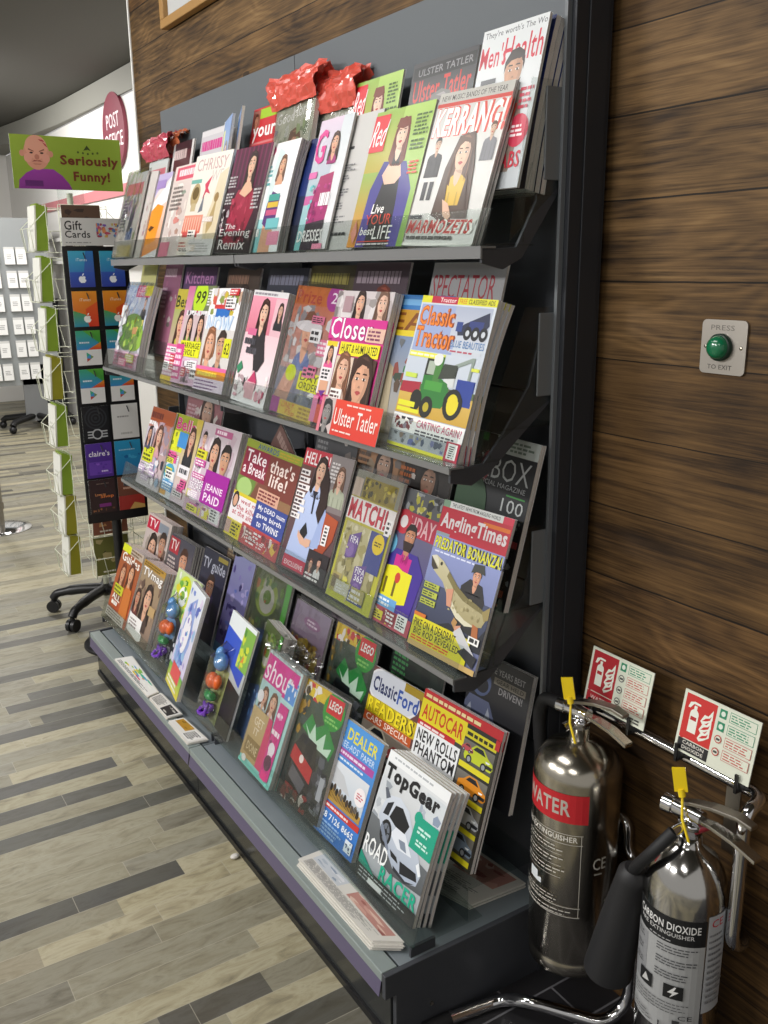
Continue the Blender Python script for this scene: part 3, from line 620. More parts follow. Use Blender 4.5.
def d_pagesback(a):
    a.R(0, 0, 1, 1, 'c2bbb4', 'd0cac6'); a.K(.05, .05, .95, .9, 24, ['b49a94', 'd4c8c8', 'a37880', '8b8f98'], .12); a.R(.1, .6, .5, .9, 'b7596a')
def junk(a, n=7, x0=0, y0=.04, x1=1, y1=.9, pal=('e7e24a', 'f2eef0', 'e05a9a', 'f0f0ee', 'c8262f', '3f8ed0')):
    for _ in range(n):
        w_ = a.r.uniform(.16, .34); h_ = a.r.uniform(.05, .11); u = a.r.uniform(x0, x1-w_); v = a.r.uniform(y0, y1-h_); c_ = a.r.choice(pal)
        a.R(u, v, u+w_, v+h_, c_); a.B(u+.015, v+.008, u+w_-.015, v+h_-.008, a.r.choice((2, 3)), '2a2228' if c_[0] in 'ef' else 'f4f0f0', .55)
# ---- second shelf
def d_cottage(a):
    a.R(0, 0, 1, 1, 'cfc7cf', 'b9cbe4'); a.K(0, .62, 1, .9, 12, ['c7d4ea', 'a9bfe0', 'dfe6f0'], .16); a.R(.4, .86, .95, 1, 'cc3d72'); a.T('YOUR', .44, .935, .72, .985, 'f6eef2', .03); a.T('TIME', .44, .875, .74, .925, 'f6eef2', .03); a.R(.72, .88, 1, 1, 'c9c33a')
    a.who(.85, .8, .06, 'd9b09a', '4a3a36', '33343c', 'short', -4, 1.5)
    a.E(.55, .5, .42, .18, '6f9a3c'); a.E(.7, .38, .36, .18, '8fb544'); a.E(.4, .34, .3, .14, '5e8a34'); a.K(.3, .25, .95, .6, 40, ['86ab42', '4f7d2c', 'a9c45c', '738f4a', 'd9c86a'], .08); a.R(.6, .42, .76, .5, 'b98a5c')
    a.R(0, 0, 1, .2, 'c9a6bc'); a.B(.04, .02, .96, .18, 4, 'c03e78', .6); a.K(0, .2, .28, .75, 20, ['c9ccce', 'a9adb0', 'e2e4e4', '8d9094'], .1)
    junk(a, 3, 0, .02, .9, .2, ('d94a84', 'f2e8ee', 'c9c33a'))
def d_lime(a):
    a.R(0, 0, 1, 1, 'd79ab8', '8fae2c'); a.R(0, .78, 1, 1, 'b4a53a'); a.T('Best', .02, .8, .6, .93, '2b3410', .03); a.who(.36, .62, .17, 'd8a283', '4a2a1c', 'b8bf3a', 'long', -2.6, 1.0); a.R(0, .2, 1, .4, 'e06aa2'); a.B(.02, .05, .96, .38, 8, 'f4e3ec', .6); a.R(0, 0, 1, .05, 'e9c83a')
    junk(a, 6, 0, .04, 1, .42)
def d_ninetynine(a):
    a.R(0, 0, 1, 1, 'e9e2e8', 'c86a94'); a.R(.25, .74, 1, 1, '707a52'); a.E(.5, .88, .24, .24, 'b8d92a'); a.T('99', .34, .82, .68, .95, '20240c', .03, .2); a.B(.76, .8, .98, .97, 6, 'e9e6e8')
    a.R(.1, .68, .98, .75, 'd9d5d8'); a.K(.1, .68, .98, .75, 14, ['33343a', 'c84a7a', 'f2eef0'], .05)
    a.R(.06, .42, .96, .7, 'cdb7ba'); a.who(.30, .60, .12, 'dcae92', '2e1c18', '6a8a3a', 'long', -2.0, 1.1); a.who(.70, .60, .12, 'd8a88a', '33201a', 'b9b540', 'long', -2.0, 1.1)
    a.R(.12, .28, .86, .44, 'e3e41c'); a.T('MARRIAGE', .16, .365, .82, .425, '23260c', .02); a.T('REVOLT', .18, .295, .72, .355, '23260c', .02)
    a.R(0, 0, 1, .26, 'd9b3cc'); a.R(.0, .04, .3, .4, 'd8478e'); a.B(.02, .05, .28, .36, 5, 'f4dfe9', .6); a.K(.35, .02, .95, .24, 16, ['efe9ec', '8a6f7c', '38323a', 'c8a0b4'], .1)
    junk(a, 5, .3, .02, 1, .26)
def d_now(a):
    a.R(0, 0, 1, 1, 'efeef0'); a.K(0, .74, 1, 1, 22, ['d0584a', '8d9a4a', 'c3a28c', '4f3c38', 'd8d4d6', 'c9b23a'], .12); a.R(.2, .80, .62, .84, 'cb3a3c'); a.R(.28, .72, .72, .80, '2d6fc0'); a.T('NOW', .06, .56, .86, .73, 'cfdff0', .05, o='9fbbe0')
    a.R(.0, .2, 1, .6, 'd9d4d0'); a.who(.28, .45, .19, 'dfa98c', '8a5a3c', 'b9a79a', 'bob', -2.2, .9); a.who(.66, .44, .18, 'c99a7c', '3a2a22', '55585c', 'short', -2.2, 1.0); a.R(.76, .34, .98, .52, 'dedd22'); a.T('62', .8, .37, .95, .48, '3a3a10', .02)
    a.R(0, .2, 1, .235, 'e46aa4'); a.R(0, .12, 1, .2, 'dd8a1f'); a.B(.06, .13, .86, .19, 1, 'f6e04a', .7); a.R(0, 0, 1, .12, 'e3d3e4'); a.B(.04, .01, .96, .11, 3, '6d3a7c', .4)
    junk(a, 4, 0, .74, 1, 1, ('e7e24a', 'f2eef0', 'c8262f', '8d9a4a'))
def d_pinklady(a):
    a.R(0, 0, 1, 1, 'efecee', 'e9a9b6'); a.R(0, .62, 1, .95, 'd9798e', 'e79aae'); a.R(0, .95, 1, 1, 'd9d6d8'); a.B(.04, .955, .96, .99, 1, '8d8890'); a.R(.7, .62, 1, .94, 'e2b6c0'); a.who(.88, .84, .08, 'cfa48e', '33221e', '2c2c30', 'long', -3, 1.4)
    a.who(.44, .80, .15, 'e3b8a0', '3a1f18', '2f2a2e', 'long', -3.0, 1.25); a.P([(.5, .28), (.36, .5), (.62, .58), (.74, .4), (.62, .3)], '2e282c')
    a.R(.1, .6, .35, .66, 'd66a94'); a.B(.06, .5, .42, .58, 1, '4c4a52', .7); a.B(.16, .42, .52, .5, 1, '4c4a52', .7)
    a.P([(0, .3), (.1, .36), (.18, .3), (.06, .24)], '3a8a64'); a.K(.0, .02, .4, .24, 14, ['2c2a2c', 'e9e4e6', 'b49aa0', 'dfa6b4'], .09); a.K(.45, .04, .98, .3, 14, ['e2b9c4', 'f2eeee', 'c3486a', 'e9dcd8', 'd99aa8'], .1); a.R(.4, .05, .66, .22, 'd8a6ae'); a.P([(.42, .2), (.56, .3), (.68, .2)], 'c23a68')
def d_greylady(a):
    a.R(0, 0, 1, 1, 'b3aeb2', 'c0602f'); a.R(0, .86, 1, 1, 'b9652c'); a.T('Prize', .04, .87, .6, .97, 'a23a2c', .03); a.E(.86, .93, .16, .14, 'a2338c'); a.T('2', .8, .89, .92, .97, 'efe4ee', .01); a.K(0, .4, 1, .86, 26, ['a09c9e', 'c2c0c2', '8c868a', 'b8b2b4', 'd2d0d2'], .15)
    a.who(.46, .66, .18, 'dca98e', '7a4c38', '6e7fae', 'short', -2.4, 1.1); a.E(.46, .70, .3, .06, 'd8d4d8'); a.R(.74, .5, 1, .62, 'e07a9c'); a.B(.76, .51, .98, .61, 3, 'f4e8ee')
    a.R(0, 0, 1, .36, '55617f', '8c8a94'); a.P([(0, .1), (.2, .36), (.42, .3), (.3, 0), (0, 0)], 'c79a86'); a.E(.3, .33, .12, .09, 'c9d82e'); a.R(.5, .22, .98, .36, 'dfe02a'); a.T('DAY', .54, .295, .94, .35, '4a4a18', .02); a.T('ORDER', .54, .23, .96, .285, '4a4a18', .02); a.K(.4, .12, .98, .22, 10, ['4a4f58', '8a9098', 'd2d4d6'], .08)
    a.R(0, 0, .2, .12, 'b2389c'); a.R(.2, .0, .98, .11, 'e9c93a'); a.T('ONLY', .26, .055, .56, .105, 'd7591f', .02, .2); a.T('75p', .36, .0, .6, .05, 'd7591f', .02, .2); a.B(.66, .01, .95, .1, 3, 'b58a1c')
    junk(a, 4, .5, .1, 1, .8, ('e07a9c', 'dfe02a', 'f0eef0'))
def d_closer(a):
    a.R(0, 0, 1, 1, 'd43c8e'); a.R(0, .78, 1, 1, 'c8bfc0'); a.K(0, .78, 1, 1, 16, ['b3a8a8', 'd8d2d2', '98908e'], .14); a.who(.45, .91, .1, 'd9a98e', '2c1c18', '35262a', 'long', -2.4, 1.1); a.who(.84, .91, .11, 'dcb49e', '6d5040', 'd6d2d4', 'long', -3, 1.1); a.R(.16, .84, .32, .96, 'a88a90')
    a.R(0, .64, 1, .80, 'cf2f8c'); a.T('Closer', .03, .645, .78, .80, 'f8f4f6', .02, o='8d1a5c', ob=.03); a.T('Closer', .03, .645, .78, .80, 'f8f4f6', .01); a.R(.7, .64, 1, .74, 'e0b7a4'); a.B(.72, .65, .97, .73, 3, '7d3a5c')
    a.R(.0, .22, .24, .62, 'e9dfe2'); a.R(.02, .58, .22, .62, 'e0c92a'); a.who(.12, .53, .06, 'd7a282', '4a2c20', 'e05a94', 'long', -4, 1.4); a.R(.03, .32, .21, .42, 'efe8ea'); a.B(.04, .33, .2, .41, 3, '2c2a2e', .6); a.R(.04, .22, .2, .32, 'd9a486'); a.P([(.05, .24), (.19, .25), (.12, .2)], '6a2a8c')
    a.R(.28, .53, .98, .625, 'ece02a'); a.T('HURT & HUMILIATED', .31, .55, .95, .61, '22220e', .02)
    a.R(.26, .16, .58, .52, 'dcc8b6'); a.R(.58, .16, .98, .52, '4a3026'); a.who(.42, .42, .14, 'dcae94', '7a5038', 'd0b4a4', 'long', -2.2, .9); a.who(.78, .36, .2, 'd7a284', '3c241a', '3c241a', 'long', -1.6, .8); a.R(.29, .2, .5, .28, 'f2eeea'); a.B(.3, .21, .48, .27, 2, '5a3a3a'); a.R(.5, .14, .96, .2, 'ddd01f'); a.B(.52, .15, .94, .19, 1, '4a4610'); a.R(0, 0, 1, .14, 'd9503a'); a.R(.0, .0, .1, .2, 'd77aa4')
def d_farm(a):
    a.R(0, 0, 1, 1, 'b8ad96', '4a7ab0'); a.R(0, .9, 1, 1, '2d6fae'); a.R(.1, .93, .9, .97, '6aa2d0'); a.R(0, .72, 1, .9, 'b98a22'); a.T('EAR', .1, .76, .96, .88, '7d4412', .03); a.R(0, .72, 1, .76, 'dcc62c'); a.K(.3, .3, 1, .7, 30, ['6b6f72', '8c4a42', '3c4a3c', '9a9c9e', '5c4a3c', '3f7a4c'], .1); a.P([(0, 0), (0, .6), (.3, .5), (.4, 0)], 'b3a68a'); a.R(0, 0, 1, .05, 'd8d4ca')
def d_tractor(a):
    a.R(0, 0, 1, 1, 'b8c3d3', 'cfd6de'); a.R(0, .955, 1, 1, 'd9d62a'); a.R(.14, .955, .5, 1, 'b81f3c'); a.T('Tractor', .26, .964, .48, .992, 'f2eef0', .02); a.T('FREE', .52, .963, .62, .992, 'd07a1c', .03); a.T('CLASSIFIED ADS', .64, .963, .97, .992, '2a2a10', .02)
    a.R(.02, .64, .58, .945, '9aa8d0'); a.R(.5, .70, .97, .945, 'c9ced9', 'a8b0c4'); a.T('Classic', .03, .81, .5, .935, 'd2691e', .05, o='8a3c10', ob=.04); a.T('Classic', .03, .81, .5, .935, 'e8842a', .0); a.T('Tractor', .03, .665, .56, .80, 'd2691e', .05, o='8a3c10', ob=.04); a.T('Tractor', .03, .665, .56, .80, 'e8842a', .0)
    a.P([(.58, .80), (.66, .84), (.94, .92), (.97, .84), (.9, .78), (.6, .765)], '262c48'); a.R(.72, .79, .9, .86, '2c3a78'); a.R(.56, .79, .64, .85, '2f4486')
    for u in (.72, .82, .92): a.E(u, .785, .052, .055, '1c1e26'); a.E(u, .785, .024, .024, 'c7ccd4')
    a.T('BLUE BEAUTIES', .54, .69, .97, .735, '5a83b4', .02); a.R(.54, .655, .95, .675, 'c9cfd8'); a.B(.55, .656, .94, .675, 1, 'b0455a')
    a.R(.02, .60, .52, .635, 'e6e64a'); a.B(.03, .606, .5, .63, 1, 'f6f6d8')
    a.R(0, .22, 1, .40, 'c9a03a', 'd3b35c'); a.R(0, .39, 1, .43, '5c6a48'); a.P([(.0, .36), (.02, .43), (.28, .44), (.28, .36)], 'a82c3c'); a.R(.76, .34, .98, .5, '263f94'); a.R(.58, .44, .72, .55, 'd2d6d6'); a.P([(.6, .56), (.88, .64), (.9, .62), (.62, .54)], '8d9a92'); a.R(.88, .5, .91, .64, '8d9a92')
    a.R(.3, .48, .48, .60, '2c3026'); a.R(.33, .5, .45, .585, 'aab6a6'); a.P([(.3, .34), (.3, .49), (.46, .5), (.64, .46), (.7, .38), (.62, .3), (.4, .29)], '2f7a34'); a.R(.34, .40, .58, .46, '4a9a3e'); a.R(.43, .46, .52, .62, '47803a'); a.P([(.5, .48), (.72, .5), (.72, .58), (.54, .58)], '3a4038'); a.E(.45, .6, .06, .05, 'e0e2e0')
    a.E(.76, .34, .125, .125, '1a1b18'); a.E(.76, .34, .075, .085, 'e4d22a'); a.E(.42, .29, .09, .09, '20211c'); a.E(.26, .32, .08, .09, '23241e'); a.E(.42, .29, .04, .04, 'b9a82a')
    a.R(.02, .27, .26, .305, 'e2e02e'); a.R(.02, .235, .34, .26, 'e2e02e'); a.R(.04, .46, .2, .49, 'c8dc5a'); a.R(.9, .56, .99, .58, 'd6dc4a')
    a.R(0, .09, 1, .215, 'f0efee'); a.K(.04, .12, .33, .20, 14, ['4a3a44', '7a2c34', '2c2a30', '8a8490'], .06); a.T('CARTING AGAIN?', .36, .15, .97, .20, 'b8406a', .02); a.B(.36, .10, .97, .14, 2, '4a4650')
    a.R(0, .0, .82, .105, 'a9aeb4'); a.R(0, 0, .82, .02, 'e2dd2c'); a.K(.03, .03, .26, .095, 10, ['5a5f66', '7c6a5c', '8f949a'], .06); a.K(.3, .03, .54, .095, 10, ['5a66a0', '44506a', '8c8a7c'], .06); a.K(.58, .03, .8, .095, 10, ['6a6f9a', '4a5264', '9aa0a8'], .06)
    a.R(.82, 0, 1, .12, 'b82040'); a.R(.85, .015, .97, .11, 'f3f1f0'); a.B(.87, .02, .95, .10, 6, '2a2a2c', .5)
# ---- third shelf
def d_heat(a):
    a.R(0, 0, 1, 1, 'c9c3c9', 'b0562c'); a.R(0, .82, 1, 1, 'a8532c'); a.B(.03, .84, .6, .95, 1, '6d2a1e', .7); a.K(0, .45, 1, .84, 20, ['d9ccd2', 'b49aa8', '9a8a98', 'efe6ea'], .16); a.who(.2, .66, .10, 'c9987e', '2c2020', '4a4c6a', 'short', -3, 1.3); a.who(.56, .66, .14, 'd8ab94', '5a3c30', 'd09aa8', 'long', -3, 1.0); a.B(.02, .76, .4, .83, 1, 'f3eef0', .7)
    a.R(.06, .3, .5, .5, 'd6dc20'); a.T('13', .16, .42, .44, .49, '4c5210', .02); a.B(.08, .31, .48, .41, 2, '4c5210'); a.R(.04, .18, .5, .29, 'cfc7d0'); a.B(.06, .19, .48, .28, 3, '5c4a6a'); a.K(.5, .04, .98, .4, 14, ['3a3c48', 'c9b2c0', '8fa8c4', 'e9e2e6'], .13)
    junk(a, 5, 0, .03, 1, .34, ('efeef0', 'b9a0c4', 'd8dc3a')); a.R(.02, .5, .34, .74, 'c3b8c4'); a.who(.18, .65, .10, 'c9987e', '2c2020', '4a4c6a', 'long', -2.2, 1.1)
def d_bella(a):
    a.R(0, 0, 1, 1, 'd8c6d2', 'c9b23a'); a.R(.05, .80, .8, 1, '98a02c'); a.T('Bella', .12, .82, .82, .96, 'c8247e', .04, o='f0d9e4', ob=.02); a.R(0, .56, .5, .8, 'd7dc2c'); a.K(0, .56, .4, .78, 8, ['5a6a1a', 'e4e82a', '8a9428'], .1); a.R(.3, .62, .62, .8, '3f8ed0'); a.who(.76, .76, .13, 'd6a68c', '4a2f26', '2c2a30', 'long', -3.3, 1.2)
    a.R(0, .0, .5, .5, 'd9dce2'); a.P([(.05, .1), (.1, .45), (.3, .5), (.36, .1)], 'd9e4ec'); a.E(.26, .3, .2, .12, '49a6c4'); a.R(.1, .08, .5, .2, '4a94cc'); a.B(.12, .09, .48, .19, 3, 'e6eff6'); a.R(.0, .02, .3, .08, 'd8a24a'); a.R(.55, .3, .95, .44, 'efeaee'); a.B(.6, .33, .9, .41, 1, '3c3a44', .7)
    junk(a, 7, 0, .04, .5, .6); junk(a, 4, .5, .03, 1, .3)
def d_star(a):
    a.R(0, 0, 1, 1, 'd9cfd8', 'c5b7be'); a.K(0, .5, 1, .95, 24, ['bfa9b4', 'e3dade', 'a8949e', 'd6c0ca'], .15); a.R(.35, .9, .8, .97, 'b25a86'); a.B(.4, .91, .75, .96, 1, 'e8d6e0', .7)
    a.who(.12, .82, .07, 'd8ac94', '2c1e1c', 'b04a6a', 'short', -4, 1.4); a.who(.46, .70, .14, 'd6a488', '2a1a18', 'e2d6da', 'long', -2.6, 1.0); a.who(.76, .66, .15, 'c79678', '221a18', 'e8e2e4', 'short', -2.4, 1.2); a.R(.02, .6, .3, .7, 'd8d22a'); a.B(.04, .61, .28, .69, 2, '57540e')
    a.R(0, .0, .42, .6, 'd2bccb'); a.R(.03, .42, .24, .56, 'f2f0f2'); a.K(.05, .43, .22, .55, 8, ['8a6a7c', '4a3c48', 'd0b4c4'], .07); a.T('NUDE', .04, .34, .4, .41, 'f7f4f6', .03, o='6d3a74'); a.T('SECRET', .04, .26, .42, .33, 'f7f4f6', .03, o='6d3a74'); a.R(0, .02, .2, .24, 'd6d62a'); a.B(.02, .03, .18, .22, 4, '5a5a12')
    a.R(.38, .16, 1, .52, 'a3189a'); a.T('JEANIE', .44, .29, .9, .38, 'f4e4f2', .04); a.T('PAID', .46, .19, .88, .28, 'f4e4f2', .04); a.R(0, 0, 1, .15, 'c9a8ba'); a.K(.2, .01, .98, .14, 16, ['e8dfe4', '6d4a74', 'd8cc3a', '9a5a84'], .09); a.R(.72, .02, .95, .16, 'e6e4e6'); a.B(.74, .03, .93, .15, 4, '3a343c')
    junk(a, 6, .02, .02, .42, .6, ('f2f0f2', 'c94a9c', 'e7e24a', 'd9c6d8'))
def d_break(a):
    a.R(0, 0, 1, 1, 'b05a60', '6a7a2c'); a.R(0, .92, 1, 1, '8e9c2e'); a.T('AWARDS', .22, .93, .6, .985, '2a4a8c', .03); a.B(.62, .93, .98, .985, 2, 'b79a2c')
    a.R(.02, .62, .48, .92, '8a1f3a'); a.T('Take', .06, .78, .44, .90, 'efe6e8', .03); a.T('a Break', .05, .66, .47, .77, 'efe6e8', .03); a.R(.48, .55, 1, .92, '7a3a30'); a.T("that's", .52, .76, .94, .89, 'ead9d2', .03); a.T('life!', .56, .63, .86, .75, 'ead9d2', .03)
    a.R(0, .46, .34, .62, '6d8a3c'); a.E(.16, .52, .14, .08, 'a8c878'); a.P([(.3, .46), (.38, .62), (.56, .62), (.66, .5), (.6, .44)], '7a4a38'); a.R(.42, .46, .8, .58, 'd9a890'); a.B(.44, .47, .78, .57, 3, '7a2c34'); a.R(0, .42, .6, .455, 'd9c62c')
    a.R(0, .17, .55, .42, 'e9e3e6'); a.T('I wed my', .12, .345, .52, .405, 'b3213c', .02); a.T('the killer', .12, .285, .52, .34, 'b3213c', .02); a.T('at the altar', .06, .225, .52, .28, 'b3213c', .02); a.E(.07, .37, .06, .07, '2c2220'); a.E(.07, .36, .04, .05, 'd6a488')
    a.R(.45, .2, 1, .46, '3a4a94'); a.T('My DEAD mum', .5, .37, .97, .43, 'f4f2f6', .03); a.T('gave birth', .5, .30, .94, .36, 'f4f2f6', .03); a.T('to TWINS', .54, .225, .92, .285, 'f4f2f6', .03)
    a.R(0, 0, .3, .17, 'e3cf24'); a.R(0, .02, .1, .15, 'c9a49a'); a.B(.12, .02, .28, .15, 4, '3a3410'); a.R(.3, 0, 1, .2, 'b8484a'); a.K(.32, .02, .98, .18, 20, ['d9c8c2', 'e6d7d0', 'a83a44', '8a3a3c', 'e2b84a'], .09); a.B(.4, .05, .66, .15, 3, 'f3e2dc')
    junk(a, 5, .32, .02, .98, .18, ('e8b84a', 'c23a44', 'f2e6e0', '8a2a34'))
def d_hello(a):
    a.R(0, 0, 1, 1, '54363a', '6f5a5c'); a.R(0, .86, .56, 1, 'c03544'); a.T('HELLO!', .03, .875, .55, .975, 'f6eeee', .03); a.R(.56, .56, 1, 1, '807474', '8c8484'); a.B(.6, .78, .8, .95, 6, 'd9d4d4')
    a.who(.82, .84, .09, 'd9b09a', '6a4c3c', 'a8ad98', 'long', -3.4, 1.7); a.P([(.56, .24), (.62, .56), (.98, .52), (.96, .36), (.8, .2)], '9c3f22', 'b3522c'); a.R(.02, .56, .26, .86, '6d4640')
    a.P([(.08, .06), (.14, .34), (.16, .56), (.28, .68), (.58, .68), (.70, .54), (.74, .3), (.62, .22), (.62, .06)], 'a9b9e0', 'bccaee'); a.P([(.6, .66), (.72, .54), (.72, .26), (.54, .24), (.58, .32), (.62, .46)], '9fb0dc')
    a.who(.42, .84, .125, 'e2b69c', '2e1a16', 'b4c4ea', 'long', -1.9, .8); a.P([(.5, .92), (.64, .8), (.7, .6), (.62, .44), (.52, .52), (.54, .7)], '2e1a16'); a.P([(.36, .68), (.48, .68), (.44, .64), (.46, .5), (.43, .5), (.41, .62)], '1d1c2c')
    a.P([(.3, .34), (.38, .42), (.46, .34), (.40, .27), (.32, .29)], '16161c'); a.P([(.26, .34), (.34, .31), (.5, .27), (.52, .23), (.36, .24), (.27, .29)], 'dcae94'); a.P([(.44, .3), (.56, .3), (.56, .25), (.48, .23)], 'dcae94')
    for i, v in enumerate((.78, .72, .66, .60, .54, .48, .42)): a.R(.03, v, .22+.03*(i % 3), v+.045, 'efeaea'); a.B(.04, v+.005, .2, v+.04, 1, '4a3a40')
    a.R(.76, .30, .86, .46, 'ece8e8'); a.B(.78, .31, .84, .45, 5, '3a3438'); a.R(.1, .02, .58, .12, 'c5294a'); a.T('EXCLUSIVE', .14, .04, .54, .08, 'f2dfe4', .03); a.R(.58, 0, 1, .24, '2b2428'); a.who(.68, .13, .05, 'cf9f88', '4a3028', '7a3a4a', 'long', -3, 1.2); a.who(.84, .16, .05, 'cf9f88', '20181a', 'e0dcdc', 'short', -3, 1.3); a.B(.62, .01, .9, .07, 2, 'e9e4e4')
def d_match(a):
    a.R(0, 0, 1, 1, 'cfcf2c', 'a89c3c'); a.R(0, .8, 1, 1, '8a8a7c'); a.R(.2, .80, .92, .96, '8f7f22'); a.K(.22, .81, .9, .95, 26, ['5c5214', 'c9b83a', '3c3812', 'b3a436'], .07); a.R(0, .80, .18, .94, 'c9b8a8')
    a.R(0, .62, 1, .79, 'e9e4e2'); a.T('MATCH!', .03, .63, .84, .78, 'c3203a', .05, o='7a1426', ob=.02); a.R(.86, .6, .97, .72, 'f1efee'); a.B(.88, .61, .95, .71, 3, '333')
    a.R(.06, .16, .9, .60, 'b3ac7a', 'bcb68a'); a.K(.06, .16, .9, .6, 30, ['a89f66', 'c9c39a', '8d8654', 'd4cfae'], .13); a.R(.62, .3, .96, .6, '3f4a8c'); a.E(.82, .52, .12, .12, 'e3c81e'); a.B(.74, .5, .9, .54, 2, '6a5a10')
    a.P([(.2, .50), (.44, .56), (.42, .36), (.2, .32)], '6a4c94'); a.T('FIFA', .24, .455, .42, .51, 'efeef2', .03); a.E(.28, .4, .09, .09, '8a6cae'); a.P([(.48, .30), (.72, .34), (.7, .1), (.48, .06)], '6a4c94'); a.T('FIFA', .51, .255, .71, .305, 'efeef2', .03); a.T('365', .52, .20, .7, .25, 'efeef2', .03); a.E(.6, .13, .09, .09, '8a6cae'); a.R(.05, .05, .26, .2, 'c0b26a'); a.R(.08, .08, .22, .18, '8c7a5c'); a.K(.3, .02, .5, .2, 8, ['c9c07c', 'e4dc5c'], .09)
    junk(a, 4, .05, .02, .95, .2, ('e4dc3a', 'c0b26a', 'd8d4c0', '3f4a8c')); a.K(.06, .2, .6, .58, 8, ['d8d2ae', '8d8654'], .06)
def d_football(a):
    a.R(0, 0, 1, 1, '3d2a86', '6a6a70'); a.R(0, .84, 1, 1, '54565a'); a.K(.02, .84, .98, .99, 30, ['2c2e30', 'a8a43c', '8c9094', '4a6a3a', 'c3bd7a'], .08); a.R(0, .68, 1, .84, 'a82a44'); a.T('MATCHDAY', .03, .69, .97, .82, 'd3a9ae', .04); a.E(.4, .76, .14, .14, 'b52a3c', n=14); a.E(.4, .76, .07, .07, 'd9d2d4')
    a.R(0, .34, .3, .64, '31a04a'); a.R(.1, .42, .24, .64, 'd9df2a'); a.R(0, .4, .1, .62, '2c8ec4'); a.E(.26, .58, .12, .12, '6cb4d8')
    a.P([(.24, .1), (.22, .44), (.4, .56), (.8, .56), (.98, .44), (.92, .1)], '4a2c98', '3c2a8c'); a.P([(.42, .3), (.42, .52), (.72, .52), (.7, .3)], 'c51f86'); a.who(.58, .66, .13, 'b98060', '1e1614', 'c51f86', 'short', -1.5, .5); a.P([(.48, .63), (.68, .63), (.64, .56), (.52, .56)], '2c1c18')
    a.P([(.28, .2), (.3, .42), (.5, .44), (.62, .42), (.8, .42), (.8, .2), (.55, .16)], 'e5dd1f'); a.T('11', .34, .22, .56, .34, '6a5a10', .03); a.E(.56, .36, .05, .06, 'c93a2c'); a.R(.2, .12, .66, .2, '6aa6dc'); a.B(.24, .13, .62, .19, 2, 'f2f6fa'); a.R(0, .1, .2, .2, 'd6cc2c'); a.R(0, 0, 1, .12, 'b94a5a'); a.K(.02, .01, .7, .11, 14, ['e3d23a', 'd9c8c4', '8c2c3a', 'e6e2de'], .09); a.R(.74, .02, .93, .13, 'f2f0ee'); a.B(.76, .03, .91, .12, 5, '2c2a2c', .5)
    junk(a, 4, 0, .0, .72, .12, ('e3d23a', 'd9c8c4', '8c2c3a'))
